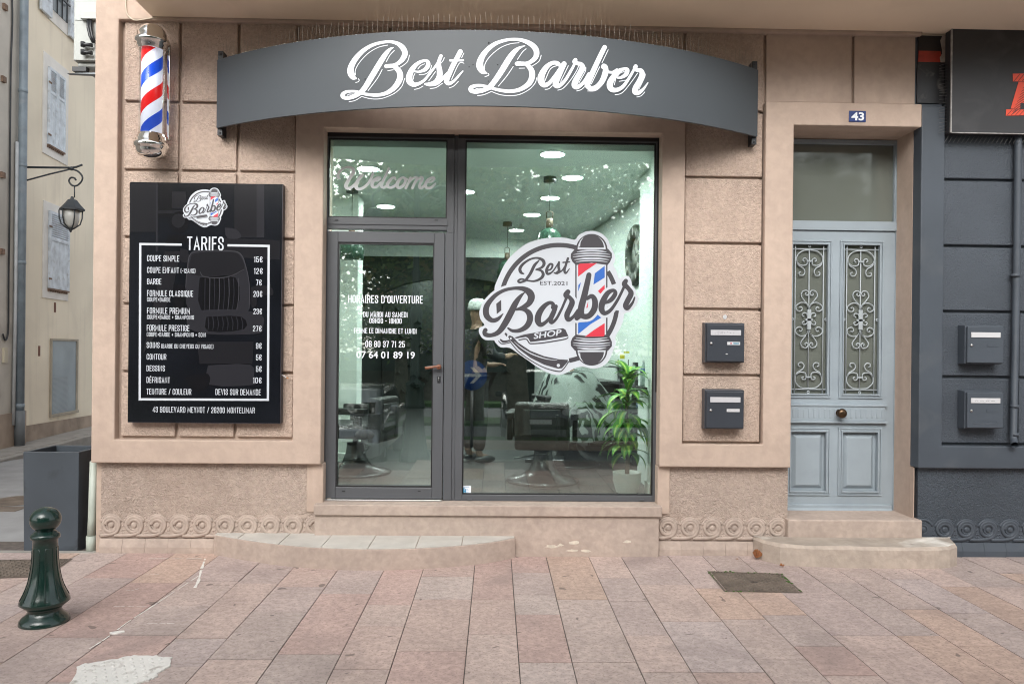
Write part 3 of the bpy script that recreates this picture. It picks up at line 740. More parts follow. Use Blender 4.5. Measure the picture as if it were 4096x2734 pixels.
    stroke(Dm, [(258,1158,16),(290,1178,24),(345,1168,18)], lmap, off=.0018); stroke(Dm, [(238,1172,8),(275,1200,10),(352,1188,8)], lmap, off=.0020)
    poly(Dm, [(312,1086),(330,1105),(318,1130),(298,1098)], lmap, .0008)
def emblem_parts(fmap, parent, textpts):
    lay = {k: MB() for k in ('white', 'dark', 'red', 'blue')}
    emblem(fmap, lay)
    return lay
LY = YF + .028
lg = zmap(lambda x, y: (1900 + x/2.5294, 900 + y/2.5294), LY)
lay = emblem_parts(lg, sw, None)
px = lambda x, y: (1900 + x/2.5294, 900 + y/2.5294)
a = px(658, 566); b = px(935, 606); font_text(lay['dark'], 'EST.2021', a[0], b[0], a[1], b[1], LY, bold=.01, off=.0008)
a = px(592, 1085); b = px(870, 1160); font_text(lay['white'], 'SHOP', a[0], b[0], a[1] + 2, b[1] - 3, LY, bold=.02, off=.0014, tilt=.15, shear=.12)
lb = lay['white'].build('emblem', VINYL_E, sw)
for k, mt in (('dark', VINYL_D), ('red', VINYL_R), ('blue', VINYL_B)): build_split(lay[k], 'emblem_' + k, mt, sw) if k != 'dark' else lay[k].build('emblem_' + k, mt, sw)
# certification sticker low on the glass
st = lambda x, y: (1830 + x/2.958, 1450 + y/2.958)
m = MB(); zm = zmap(st, LY); poly(m, [(48,1452),(160,1452),(160,1562),(48,1562)], zm, .0004)
for k, (x0, y0, x1, y1) in enumerate(((68,1478,84,1552), (90,1490,102,1550), (84,1512,96,1522), (68,1464,140,1469), (106,1494,124,1498), (106,1508,134,1512), (106,1524,130,1528), (104,1546,148,1555))):
    poly(m, [(x0,y0),(x1,y0),(x1,y1),(x0,y1)], zm, .0009 + k*1e-5, mi=1)
m.build('sticker', [VINYL_W, mat('cyan_print', (.05, .30, .52), .4)], sw)

# shop door
m = MB(); y0 = YF - .012
xl0, xl1, zl0, zl1 = fx(1307), fx(1776), Z(1540, 1992, YF), Z(1540, 928, YF)
m.box(xl0, gD[0], y0, YF + .06, zl0, zl1); m.box(gD[1], xl1, y0, YF + .06, zl0, zl1)
m.box(gD[0], gD[1], y0, YF + .06, zl0, gD[2]); m.box(gD[0], gD[1], y0, YF + .06, gD[3], zl1)
dr = m.build('shop_door', ALU, B, bevel=.004)
m = MB(); m.box(gD[0] - .005, gD[1] + .005, YF + .03, YF + .034, gD[2] - .005, gD[3] + .005); m.build('pane', GLASS, dr)
m = MB()
for a, b, c, d in ((gD[0] + .0105, gD[1] - .0105, gD[3] - .014, gD[3]), (gD[0] + .0105, gD[1] - .0105, gD[2], gD[2] + .012), (gD[0], gD[0] + .01, gD[2], gD[3]), (gD[1] - .01, gD[1], gD[2], gD[3])): m.box(a, b, YF - .002, YF + .029, c, d)
m.build('gasket', RUBBER, dr)
m = MB(); zh = Z(1755, 1466, YF)
m.lathe([(0, 0), (.021, 0), (.021, .012), (.012, .014), (.012, .045), (0, .045)], (X(1757, 1464, YF), y0 - .045, zh), 16, 'y')
p0 = at(1757, 1464, y0 - .04); p1 = at(1700, 1472, y0 - .045)
m.tube([p0 + Vector((.01, 0, 0)), p0, p0.lerp(p1, .3), p0.lerp(p1, .75), p1], [.010, .011, .010, .011, .012], 10)
m.build('handle', mat('bronze_lever', (.20, .075, .04), .4), dr)
m = MB(); m.box(fx(1752), fx(1765), y0 - .006, y0 - .0005, Z(1757, 1530, YF), Z(1757, 1503, YF)); k = m.build('lock_plate', BLACKM, dr, bevel=.002)
m = MB(); m.lathe([(.006, 0), (.006, .004), (0, .004)], (fx(1758), y0 - .011, Z(1757, 1510, YF)), 12, 'y'); m.box(fx(1758) - .0035, fx(1758) + .0035, y0 - .0105, y0 - .0065, Z(1757, 1522, YF), Z(1757, 1511, YF))
m.build('lock_cylinder', STEEL, dr)
m = MB()
for u in (1383, 1685): m.box(fx(u) - .012, fx(u) + .012, y0 - .003, y0 - .0006, Z(u, 1962, YF) - .003, Z(u, 1962, YF) + .003)
build_split(m, 'drain_slot', RUBBER, dr)
m = MB(); m.box(xl0, xl1, y0 - .03, y0 - .001, ZSILL + .0005, zl0 - .003); m.build('door_threshold', STEEL, dr, bevel=.002)
hz = lambda x, y: (1330 + x/3.267, 960 + y/3.267)
m = MB(); HY = YF + .028
for t, x0, x1, yt, yb in (("HORAIRES D'OUVERTURE", 205, 1180, 716, 818), ('DU MARDI AU SAMEDI', 402, 980, 934, 1003), ('09H30 - 19H00', 482, 903, 1017, 1086), ('FERME LE DIMANCHE ET LUNDI', 282, 1098, 1147, 1215), ('06 80 37 71 25', 430, 945, 1314, 1396)):
    a, b = hz(x0, yt), hz(x1, yb); block_text(m, t, a[0], b[0], a[1], b[1], HY, .11)
a, b = hz(312, 1450), hz(1075, 1540); font_text(m, '07 64 01 89 19', a[0], b[0], a[1], b[1], HY, bold=.008)
m.build('hours_lettering', VINYL_W, dr)

# ------------------------------------------------------------------ entrance door (blue grey, wrought grilles)
BLUEG = mat('blue_grey_paint', (.29, .34, .375), .5, var=.09, vscale=2.5, bump=.12, bscale=40, bdist=.003, stain=(.19, .235, .27), stain_scale=3, stain_amt=.3)
YD = .38
def dx(u, v=1650): return X(u, v, YD)
dz = lambda v: Z(3400, v, YD)
c = dx(3337); hw = dx(3575) - c
zb, zt = dz(2053), dz(924)
m = MB()
gx0, gx1 = dx(3365) - c, dx(3515) - c          # glass panel offsets from the middle
gz0, gz1 = dz(1580), dz(975)
pz0, pz1 = dz(1968), dz(1722)
xs_ = [c-hw, c-gx1, c-gx0, c+gx0, c+gx1, c+hw]; zs_ = [zb, pz0, pz1, gz0, gz1, zt]
m.relief(xs_, zs_, lambda i, j: not (i in (1, 3) and j in (1, 3)), YD, YD + .05)
ed = m.build('entrance_door', BLUEG, B, bevel=.004)
m = MB()                                        # mouldings round the panels, raised fields, fluted rail
for s_ in (-1, 1):
    a, b = sorted((c + s_*gx0, c + s_*gx1))
    for z0, z1 in ((gz0, gz1), (pz0, pz1)):
        for k, (o, w, d) in enumerate(((.026, .012, .012), (.012, .012, .007), (0, .011, .016))):
            for q in ((a-o, b+o, z1+o-w, z1+o), (a-o, b+o, z0-o, z0-o+w), (a-o, a-o+w, z0-o+w, z1+o-w), (b+o-w, b+o, z0-o+w, z1+o-w)):
                m.box(q[0], q[1], YD - d, YD + .02 - .001*k, q[2], q[3])
    m.prism([(a+.002, pz0+.002), (b-.002, pz0+.002), (b-.002, pz1-.002), (a+.002, pz1-.002)], YD + .03, YD + .049)
    vs = [(a+.03, YD+.03, pz0+.03), (b-.03, YD+.03, pz0+.03), (b-.03, YD+.03, pz1-.03), (a+.03, YD+.03, pz1-.03)]
    vs += [(x+dx_, YD+.006, z+dz_) for (x, y, z), dx_, dz_ in zip(vs, (.03, -.03, -.03, .03), (.03, .03, -.03, -.03))]
    m.add(vs, [(4,5,6,7), (0,1,5,4), (1,2,6,5), (2,3,7,6), (3,0,4,7)])
rz0, rz1 = dz(1682), dz(1624)
m.box(c - gx1 - .045, c + gx1 + .045, YD - .022, YD + .01, rz0, rz1); m.box(c - gx1 - .06, c + gx1 + .06, YD - .03, YD + .01, rz1, rz1 + .016); m.box(c - gx1 - .06, c + gx1 + .06, YD - .034, YD + .01, rz0 - .018, rz0)
for k in range(19):
    x = c - gx1 - .02 + k * (2*gx1 + .04) / 18
    m.box(x - .009, x + .009, YD - .026, YD - .0205, rz0 + .025, rz1 - .022)
m.prismx([(YD+.01, zb+.005), (YD-.035, zb+.005), (YD-.035, zb+.035), (YD-.02, zb+.05), (YD-.02, zb+.075), (YD+.01, zb+.085)], c - hw + .004, c + hw - .02)
m.build('door_moulding', BLUEG, ed, bevel=.003)
m = MB()
for s_ in (-1, 1):
    a, b = sorted((c + s_*gx0, c + s_*gx1)); m.box(a - .01, b + .01, YD + .03, YD + .036, gz0 - .01, gz1 + .01)
build_split(m, 'pane', OLDGLASS, ed)
DIMW = mat('dim_hall_wall', (.10, .10, .09), .9, var=.2)
m = MB(); m.box(c - hw - .3, c + hw + .4, 1.6, 1.7, .2, 3.8); m.box(2.1, 2.2, .56, 1.599, .2, 3.8); m.box(3.75, 3.85, .56, 1.599, .2, 3.8); m.box(2.201, 3.749, .56, 1.599, 3.7, 3.8); m.box(2.201, 3.749, .56, 1.599, .1, .2); m.build('hall_wall', DIMW, B)
def grille(xa, xb):                             # s-scrolls, hearts and bars in one wrought panel
    mm = MB(); w = (xb - xa) / 2; cx = (xa + xb) / 2; y = YD + .012; r = .0052
    gz = lambda yy: gz1 + (yy - 68) / (1290 - 68) * (gz0 - gz1)      # from the measured close-up rows
    gxs = lambda xx: cx + (xx - 580) / 152 * w                      # from its columns, middle bar at 580
    bar = lambda x0, z0, x1, z1: mm.tube([(gxs(x0), y, gz(z0)), (gxs(x1), y, gz(z1))], r, 6)
    for x in (466, 694): bar(x, 66, x, 1292)
    bar(578, 110, 578, 1250); bar(436, 113, 732, 113); bar(436, 1246, 732, 1246)
    def both(pts, rr=r):
        p = cr(pts, 4)
        mm.tube([(gxs(x), y - .003, gz(z)) for x, z in p], rr, 6); mm.tube([(gxs(1160 - x), y - .003, gz(z)) for x, z in p], rr, 6)
    both([(580,122),(640,130),(682,170),(684,215),(650,245),(610,242),(600,225),(604,196),(625,188),(634,205),(622,214)])
    both([(684,210),(670,245),(630,270),(618,300),(632,326),(658,325),(664,305),(650,298)])
    both([(584,470),(600,448),(632,455),(645,490),(620,530),(590,565),(582,610)]); both([(584,470),(596,488),(612,480),(606,466)])
    both([(582,610),(595,560),(640,545),(682,570),(684,600),(655,616),(635,600),(645,580),(660,588)])
    both([(592,660),(600,635),(625,630),(634,650),(618,660)]); both([(592,690),(600,715),(625,724),(634,706),(618,696)])
    both([(582,745),(595,800),(640,816),(682,795),(686,760),(655,742),(635,758),(645,778),(660,770)])
    both([(584,885),(600,910),(632,903),(645,870),(620,830),(590,790),(582,745)]); both([(584,885),(596,870),(612,878),(606,892)])
    both([(580,1238),(640,1232),(684,1190),(684,1140),(655,1110),(610,1112),(600,1135),(606,1165),(628,1165),(632,1148),(618,1146)])
    both([(684,1145),(670,1110),(630,1085),(616,1055),(632,1032),(658,1034),(662,1055),(648,1060)])
    for (x0, z0, x1, z1) in ((556, 204, 602, 216), (550, 676, 608, 692), (556, 1140, 602, 1152), (564, 600, 594, 760)):
        mm.box(gxs(x0), gxs(x1), y - .012, y + .004, gz(z1), gz(z0))
    for x, z in ((580, 90), (580, 1268), (446, 680), (718, 680)):
        mm.tube([(gxs(x) + .0095*math.cos(R(k)), y, gz(z) + .0095*math.sin(R(k))) for k in range(0, 361, 30)], .0045, 6, caps=False)
    mm.build('grille', mat('grille_paint', (.36, .40, .42), .5), ed)
grille(c - gx1, c - gx0); grille(c + gx0, c + gx1)
m = MB(); kz = dz(1650)
m.lathe([(.03, 0), (.03, -.006), (.014, -.012), (.014, -.035), (.036, -.045), (.042, -.06), (.036, -.075), (.018, -.083), (0, -.084)], (dx(3351), YD - .022, kz), 18, 'y')
m.build('knob', mat('old_bronze', (.10, .065, .04), .3, metal=.9), ed)
# its frame, transom bar and top light
m = MB(); fr_ = dx(3585)
zf1 = ZDO - .005
m.box(c + hw + .002, XD - .004, YD - .012, YD + .06, zb - .03, zf1); m.box(2*c - XD + .1, c - hw - .002, YD - .012, YD + .06, zb - .03, zf1)
m.box(c - hw - .0015, c + hw + .0015, YD - .018, YD + .06, zt + .003, dz(886)); m.box(c - hw - .001, c + hw + .001, YD - .01, YD + .06, dz(576), zf1)
m.box(c + hw - .012, c + hw + .0015, YD + .0, YD + .059, dz(886), dz(576))
df = m.build('entrance_frame', BLUEG, B, bevel=.004)
m = MB(); m.box(c - hw, c + hw, YD + .03, YD + .035, dz(890), dz(572)); m.build('pane', OLDGLASS, df)

# enamel number plate
m = MB(); a, b = at(3396, 487, -.006), at(3464, 444, -.006); cx_, cz_ = (a.x + b.x)/2, (a.z + b.z)/2
m.box(a.x, b.x, -.007, -.0005, a.z, b.z)
npl = m.build('house_number_plate', mat('blue_enamel', (.012, .035, .16), .3), None, bevel=.002, base=(cx_, 0, a.z))
tag(npl, 'small blue enamel plate with white number 43 above the blue grey door', 'number plate')
m = MB(); font_text(m, '43', 3405, 3456, 449, 482, -.007, bold=.03); m.build('digits', VINYL_W, npl)

# ------------------------------------------------------------------ shop sign: bowed fascia
SE, SB = -.06, .645
xa, xb_ = X(867, 390, SE), X(3031, 415, SE); ch = (xb_ - xa) / 2; RS = (ch*ch + SB*SB) / (2*SB); SCX = (xa + xb_)/2; SCY = SE - SB + RS
def sign_hit(u, v, off=0):
    d = ray(u, v); r = RS + off; ox, oy = CAM.x - SCX, CAM.y - SCY
    A = d.x*d.x + d.y*d.y; Bq = 2*(ox*d.x + oy*d.y); Cq = ox*ox + oy*oy - r*r
    return CAM + d * ((-Bq - math.sqrt(Bq*Bq - 4*A*Cq)) / (2*A))
z1s, z0s = sign_hit(1990, 122).z, sign_hit(1990, 424).z
SIGNM = mat('graphite_coated_sheet', (.058, .068, .077), .5, var=.06, vscale=1.3)
sg = thing('shop_sign', 'bowed graphite fascia sign with white Best Barber script over the shop window', 'shop sign', (SCX, SE, z0s))
m = MB(); amax = math.asin(ch / RS); n = 64; vs = []
for i in range(n + 1):
    a = -amax + 2*amax*i/n
    for rr in (RS, RS - .02):
        x, y = SCX + rr*math.sin(a), SCY - rr*math.cos(a)
        e = .002*math.sin(a*9) if rr == RS else 0
        vs += [(x, y, z0s + .004*math.sin(5*a)), (x, y + e, z1s)]
fs = []
for i in range(n):
    k, l = 4*i, 4*i + 4; fs += [(k, k+1, l+1, l), (k+2, l+2, l+3, k+3), (k, l, l+2, k+2), (k+1, k+3, l+3, l+1)]
fs += [(0, 2, 3, 1), (4*n, 4*n+1, 4*n+3, 4*n+2)]
m.add(vs, fs); o = m.build('fascia', SIGNM, sg, smooth=True)
md = o.modifiers.new('edge', 'EDGE_SPLIT'); md.split_angle = R(40)
m = MB()
for i in (0, 16, 32, 48, 64):
    a = -amax + 2*amax*i/n
    if 0 < i < 64: m.box(SCX + RS*math.sin(a) - .012, SCX + RS*math.sin(a) + .012, SCY - (RS - .022)*math.cos(a), .06, z0s + .30, z0s + .325)
build_split(m, 'stay', BLACKM, sg)
for x in (xa + .022, xb_ - .022):
    m = MB(); m.box(x - .020, x + .020, SE + .012, .06, z0s - .055, z1s + .075)
    for zz in (z0s - .035, z1s + .05): m.lathe([(.008, 0), (.008, -.008), (0, -.009)], (x, SE + .012, zz), 8, 'y')
    m.build('bracket', BLACKM, sg, bevel=.002)
m = MB()
za = lambda x, y: (1340 + x/3.559, 130 + y/3.559)
zb_ = lambda x, y: (1860 + x/3.0115, 130 + y/3.0115)
sA = lambda x, y, off=0: sign_hit(*za(x, y), off + .0015)
sB = lambda x, y, off=0: sign_hit(*zb_(x, y), off + .0015)
BEST = [
 [(300,655,30),(262,640,80),(228,585,100),(222,520,95),(258,430,85),(330,330,75),(430,240,62),(550,175,52),(680,142,46),(790,134,46),(890,160,60),(960,215,80),(996,290,84),(975,360,80),(920,425,65),(850,465,55),(780,478,62),(730,482,64)],
 [(745,482,60),(820,478,60),(880,515,75),(920,570,85),(927,640,90),(895,720,85),(830,800,75),(740,860,62),(640,888,55),(540,892,52),(440,880,48),(370,862,44),(300,842,42),(230,838,42),(160,848,50),(112,880,62),(112,915,62),(160,935,58),(230,925,62),(300,895,70),(365,855,75)],
 [(365,860,78),(430,780,80),(510,650,85),(600,500,85),(680,370,80),(740,285,65),(790,235,40),(832,216,16)],
 [(1138,556,30),(1200,560,36),(1280,530,60),(1325,470,66),(1320,418,55),(1270,404,45),(1190,435,55),(1110,510,75),(1060,610,90),(1062,690,100),(1115,742,75),(1180,735,55),(1260,690,45),(1340,600,40),(1430,480,36),(1480,400,34)],
 [(1508,335,54),(1482,410,60),(1478,480,75),(1490,560,85),(1483,640,85),(1430,710,75),(1350,740,65),(1285,735,36)],
 [(1350,748,50),(1450,730,50),(1530,660,45),(1600,580,40)],
 [(1784,275,74),(1740,360,74),(1680,470,75),(1622,600,75),(1588,690,78),(1622,728,60),(1690,695,44),(1760,620,36),(1820,552,24)],
 [(1640,400,38),(1822,398,38)]]
BARB = [
 [(255,490,26),(212,468,72),(180,412,88),(183,350,82),(220,270,70),(290,190,60),(380,130,50),(490,95,42),(600,84,40),(700,100,50),(790,140,64),(850,200,72),(862,260,70),(840,315,62),(780,362,52),(720,378,50),(650,376,56),(625,378,56)],
 [(640,380,52),(720,378,50),(770,412,60),(805,470,72),(806,540,74),(775,610,70),(715,660,60),(640,695,52),(540,710,46),(440,700,44),(350,680,40),(270,655,38),(190,640,40),(120,645,46),(72,668,56),(75,700,58),(130,715,54),(210,700,56),(300,660,66)],
 [(300,660,68),(370,570,70),(450,450,75),(530,320,75),(590,240,65),(650,190,40),(722,162,14)],
 [(1150,410,40),(1115,372,50),(1050,370,52),(980,420,65),(925,510,82),(916,580,86),(950,633,66),(1010,615,52),(1080,530,45),(1150,430,45)],
 [(1193,380,66),(1150,470,72),(1105,570,76),(1093,630,74),(1130,645,55),(1200,585,44),(1260,490,40),(1310,400,36),(1332,345,36)],
 [(1330,334,54),(1320,356,58),(1350,372,50),(1398,388,60),(1414,430,74),(1380,500,72),(1330,590,76),(1320,643,72),(1360,658,55),(1430,600,44),(1490,500,40)],
 [(1682,180,60),(1640,262,62),(1580,390,65),(1520,520,70),(1472,630,70)],
 [(1474,640,70),(1512,675,62),(1580,660,62),(1650,590,70),(1690,490,75),(1692,425,66),(1670,402,56),(1662,420,48)],
 [(1700,470,40),(1770,482,36),(1830,455,45)],
 [(1818,541,26),(1870,546,36),(1935,510,55),(1955,455,56),(1920,440,40),(1850,470,60),(1780,550,75),(1745,620,80),(1760,680,72),(1820,695,58),(1900,655,48),(1970,560,40),(2040,440,36),(2058,405,36)],
 [(2056,410,54),(2050,435,60),(2075,455,50),(2118,462,60),(2134,510,70),(2100,590,70),(2055,670,74),(2048,718,68),(2090,728,54),(2150,680,36),(2203,607,18)]]
for i, s_ in enumerate(BEST): stroke(m, s_, sA, extra=-6, off=i*3e-4, n=7)
for i, s_ in enumerate(BARB): stroke(m, s_, sB, extra=-5, off=i*3e-4, n=7)
THIN_A = [[(200,988),(290,968),(380,912)], [(380,912),(470,938),(580,950),(700,932),(850,865),(950,770),(992,655)], [(750,182),(620,212),(480,292),(370,402),(305,500),(287,560),(292,605)], [(846,258),(785,320),(730,420)], [(672,528),(600,660),(472,828)], [(1060,325),(1035,410),(985,460),(930,496)], [(332,660),(345,682),(328,705),(294,714)], [(830,533),(752,546)], [(1376,470),(1350,545),(1290,592),(1198,604)], [(1130,812),(1190,800),(1252,766)], [(1355,801),(1440,785),(1530,725)], [(1628,790),(1690,765),(1757,698)], [(1556,360),(1540,400),(1512,436)], [(1430,560),(1335,690)], [(1834,296),(1804,360)], [(1836,440),(1766,444),(1660,670)], [(1278,448),(1220,475),(1180,522)], [(1138,588),(1118,628),(1118,666)], [(172,898),(200,880),(268,880)]]
THIN_B = [[(150,762),(230,750),(318,712)], [(318,712),(420,750),(530,762),(650,750),(770,690),(845,610),(862,548)], [(652,126),(540,140),(420,190),(310,280),(245,370),(235,440)], [(736,198),(690,240),(632,326)], [(582,410),(500,530),(402,648)], [(918,276),(890,350),(806,408)], [(275,492),(288,515),(240,535)], [(720,431),(652,433)], [(1052,642),(1010,680),(965,687)], [(1118,697),(1180,675),(1260,590),(1340,470),(1370,400)], [(1346,706),(1400,690),(1440,655)], [(1455,420),(1450,470),(1400,560),(1370,612)], [(1478,706),(1560,705),(1620,670),(1675,608)], [(1725,210),(1650,368)], [(1622,415),(1522,622)], [(1245,402),(1152,592)], [(1112,400),(1030,440),(965,580)], [(1998,505),(1970,565),(1858,590)], [(1808,752),(1890,730),(1980,630),(2080,490)], [(2070,778),(2120,765),(2166,718)], [(2172,502),(2160,550),(2095,686)], [(1922,470),(1870,492),(1846,522)], [(1815,565),(1798,632)], [(125,686),(160,674),(212,676)]]
for i, s_ in enumerate(THIN_A): stroke(m, [(x, y, 9) for x, y in s_], sA, off=.0002, n=4)
for i, s_ in enumerate(THIN_B): stroke(m, [(x, y, 8) for x, y in s_], sB, off=.0002, n=4)
m.build('lettering', VINYL_W, sg)
m = MB()
for u, v in ((1539, 146), (1461, 317), (1955, 172), (1876, 268), (1953, 325), (1892, 259), (1991, 259), (2053, 264)):
    p = sign_hit(u, v, .001); m.lathe([(.006 if v < 200 or u < 1500 else .004, 0), (0, .0005)], (p.x, p.y, p.z), 8, 'y')
build_split(m, 'screw_hole', RUBBER, sg)
# bird spikes along the sign's top edge
m = MB(); m2 = MB(); rnd = random.Random(5)
for i in range(118):
    a = -amax*.97 + 1.94*amax*i/117; rr = RS - .012
    p = Vector((SCX + rr*math.sin(a), SCY - rr*math.cos(a), z1s + .001)); l = rnd.uniform(.085, .125)
    m.tube([p, p + Vector((rnd.gauss(0, .006), rnd.gauss(-.0, .012), l))], .0011, 4)
    m2.box(p.x - .014, p.x + .014, p.y - .006, p.y + .006, z1s + .0008, z1s + .004)
sk = m.build('bird_spikes', mat('spike_wire', (.30, .27, .23), .6), None, base=(SCX, SCY - RS, z1s)); tag(sk, 'row of thin steel bird spikes along the top edge of the bowed sign', 'bird spikes')
m2.build('spike_strip', CLEAR, sk)

# ------------------------------------------------------------------ barber pole
px_, py_ = X(607, 370, -.13), -.13
zT, zBt = Z(602, 99, py_), Z(637, 637, py_)
zc1, zc0 = Z(608, 172, py_), Z(596, 540, py_)   # lit tube between the collars
bp = thing('barber_pole', 'lit red, white and blue barber pole with chrome domes on the left wall', 'barber pole', (px_, .04, zBt))
m = MB(); k = .115
m.lathe([(0, zT), (.035, zT-.004), (.066, zT-.018), (.090, zT-.042), (.106, zT-.074), (.112, zT-.11), (.124, zT-.118), (.128, zT-.135), (.124, zT-.152), (.110, zT-.158), (.110, zT-.178), (.102, zT-.184), (.102, zT-.2), (.094, zT-.204), (.094, zc1-.005), (0, zc1-.006)], (px_, py_, 0), 40); m.build('top_dome', CHROME, bp)
m = MB(); m.lathe([(0, zc0+.006), (.094, zc0+.005), (.094, zc0-.01), (.104, zc0-.016), (.104, zc0-.034), (.112, zc0-.04), (.112, zc0-.06), (.124, zc0-.066), (.128, zc0-.085), (.122, zc0-.102), (.114, zc0-.108), (.110, zc0-.125)] + [(.110*math.cos(R(a)), zc0 - .125 - (zc0 - .125 - zBt)*math.sin(R(a))) for a in (18, 36, 54, 70, 82)] + [(0, zBt)], (px_, py_, 0), 40); m.build('bottom_dome', CHROME, bp)
# the lit striped drum; the stripes are a pattern of its material
pm = bpy.data.materials.new('barber_stripes'); pm.use_nodes = True; t = pm.node_tree; N = t.nodes; L = t.links; b = N['Principled BSDF']
tc = N.new('ShaderNodeTexCoord'); sx = N.new('ShaderNodeSeparateXYZ'); L.new(tc.outputs['Object'], sx.inputs[0])
def M(op, a, b_=None):
    q = N.new('ShaderNodeMath'); q.operation = op
    for i, v in enumerate((a, b_)):
        if v is None: continue
        if isinstance(v, (int, float)): q.inputs[i].default_value = v
        else: L.new(v, q.inputs[i])
    return q.outputs[0]
ny = M('SUBTRACT', py_ - .04, sx.outputs[1])
ang = M('ARCTAN2', sx.outputs[0], ny)          # 0 towards the street, the seam lies against the wall
ph = M('SUBTRACT', M('DIVIDE', sx.outputs[2], .405), M('MULTIPLY', ang, .36 / (2*PI) / .405 * 1.15))
fr = M('FRACT', M('ADD', ph, 10.05))
rp = N.new('ShaderNodeValToRGB'); rp.color_ramp.interpolation = 'CONSTANT'; e = rp.color_ramp.elements
WHT, RED_, BLU = (.85, .9, 1, 1), (.72, .015, .015, 1), (.006, .075, .58, 1)
e[0].position = 0; e[0].color = RED_; e[1].position = .25; e[1].color = WHT
q = e.new(.5); q.color = BLU; q = e.new(.75); q.color = WHT
L.new(fr, rp.inputs[0]); L.new(rp.outputs[0], b.inputs['Base Color']); L.new(rp.outputs[0], b.inputs['Emission Color']); b.inputs['Emission Strength'].default_value = .2; b.inputs['Roughness'].default_value = .3
m = MB(); m.lathe([(.076, zc0), (.076, zc1)], (px_, py_, 0), 48); o = m.build('striped_drum', pm, bp)
m = MB(); m.lathe([(.090, zc0), (.090, zc1)], (px_, py_, 0), 48); m.build('glass_tube', glass_mat('tube_glass', (.97, .98, 1), .5, .0), bp)
m = MB()
for zz in (zT - .16, zc0 - .09): m.box(px_ - .04, px_ + .04, py_ + .02, .06, zz - .05, zz + .05)
m.box(px_ + .085, px_ + .105, py_ + .07, py_ + .09, zc0 - .02, zc1 + .02)
m.build('wall_bracket', CHROME, bp, bevel=.004)

# ------------------------------------------------------------------ price board
YB = -.03
ba, bb, bc, bd = at(519, 727, YB), at(1126, 737, YB), at(1122, 1690, YB), at(511, 1688, YB)
x0, x1, z0, z1 = (ba.x + bd.x)/2, (bb.x + bc.x)/2, (bc.z + bd.z)/2, (ba.z + bb.z)/2
pb = thing('price_board', 'tall glossy black price list board headed TARIFS on the left wall', 'price board', ((x0+x1)/2, .03, z0))
PB = mat('board_print', (.006, .007, .010), .16, var=.5, vscale=1.5, spec=.5)
m = MB(); m.box(x0, x1, YB, .038, z0, z1); m.build('panel', PB, pb, bevel=.002)
m = MB(); m.box(x1 + .0005, x1 + .004, YB + .002, .038, z0, z1); m.box(x0, x1, YB + .001, .038, z0 - .004, z0 - .0005); m.build('edge_trim', mat('dark_trim', (.03, .03, .04), .4), pb)
PR = lambda x, y: (x/1.802, 650 + y/1.802)
bmap = zmap(PR, YB)
# printed photograph of a leather chair: flat dark greys
pr = [mat('print_grey_a', (.014, .014, .017), .16), mat('print_grey_b', (.023, .023, .028), .16), mat('print_grey_c', (.007, .007, .009), .16), mat('print_grey_d', (.048, .048, .055), .16)]
m = MB()
for i, (k, pts, s_) in enumerate((
  (0, [(935,150),(1130,150),(1130,500),(935,500)], 0), (2, [(1135,152),(1240,152),(1240,400),(1135,400)], 0), (0, [(1240,210),(1340,210),(1340,330),(1240,330)], 0), (0, [(1690,156),(1850,158),(1850,540),(1690,540)], 0), (1, [(1850,160),(1905,160),(1905,540),(1850,540)], 0), (0, [(1140,345),(1320,345),(1320,368),(1140,368)], 0), (1, [(1125,155),(1137,155),(1137,640),(1125,640)], 0),
  (0, [(1600,545),(2020,560),(2020,700),(1600,680)], 0), (1, [(1620,470),(1700,480),(1740,540),(1640,545)], 1),
  (2, ellipse(1292, 430, 72, 78, 20), 0), (0, ellipse(1285, 420, 48, 52, 16), 0), (2, [(1215,520),(1375,520),(1400,580),(1190,580)], 0),
  (0, [(1300,620),(1360,640),(1350,720),(1295,700)], 1), (0, [(1190,640),(1300,640),(1250,900),(1120,1250),(1030,1380)], 0), (2, [(1250,880),(1330,890),(1320,1060),(1260,1050)], 1),
  (1, [(1375,650),(1480,632),(1640,634),(1735,655),(1775,760),(1800,900),(1797,1060),(1700,1085),(1500,1085),(1360,1060),(1338,900),(1350,760)], 2), (0, [(1385,660),(1480,644),(1640,646),(1725,665),(1762,770),(1640,820),(1480,820),(1362,790)], 2), (2, [(1440,830),(1700,830),(1700,1060),(1450,1060)], 1),
  (1, [(1350,1080),(1500,1060),(1720,1060),(1890,1100),(1895,1190),(1870,1230),(1700,1240),(1500,1235),(1360,1190)], 2), (2, [(1490,1110),(1740,1110),(1760,1200),(1500,1215)], 1), (0, [(1810,900),(1870,885),(1960,900),(1962,960),(1860,955),(1850,1030),(1815,1030)], 1),
  (0, [(1420,1290),(1830,1290),(1820,1450),(1440,1450)], 0), (1, [(1500,1460),(1805,1455),(1830,1550),(1830,1600),(1510,1600)], 1), (2, [(1330,1540),(1500,1520),(1500,1610),(1400,1640)], 1))):
    poly(m, pts, bmap, .0004 + i*1.2e-4, k, smooth=3 if s_ else 0)
for i in range(8): stroke(m, [(1480 + i*34, 835, 6), (1478 + i*35, 950, 5), (1478 + i*33, 1060, 4)], bmap, off=.0035, mi=3 if i % 2 else 1, n=3)
for i in range(8): stroke(m, [(1500 + i*34, 1112, 5), (1506 + i*35, 1160, 6), (1500 + i*35, 1205, 4)], bmap, off=.0035, mi=1, n=3)
stroke(m, [(1340,900,5),(1352,760,6),(1378,655,7),(1480,634,7),(1640,636,7),(1733,657,7),(1776,760,6),(1800,900,5),(1797,1050,4)], bmap, off=.0036, mi=3, n=4)
stroke(m, [(1445,790,5),(1480,825,6),(1640,825,6),(1760,770,5)], bmap, off=.0036, mi=3, n=4)
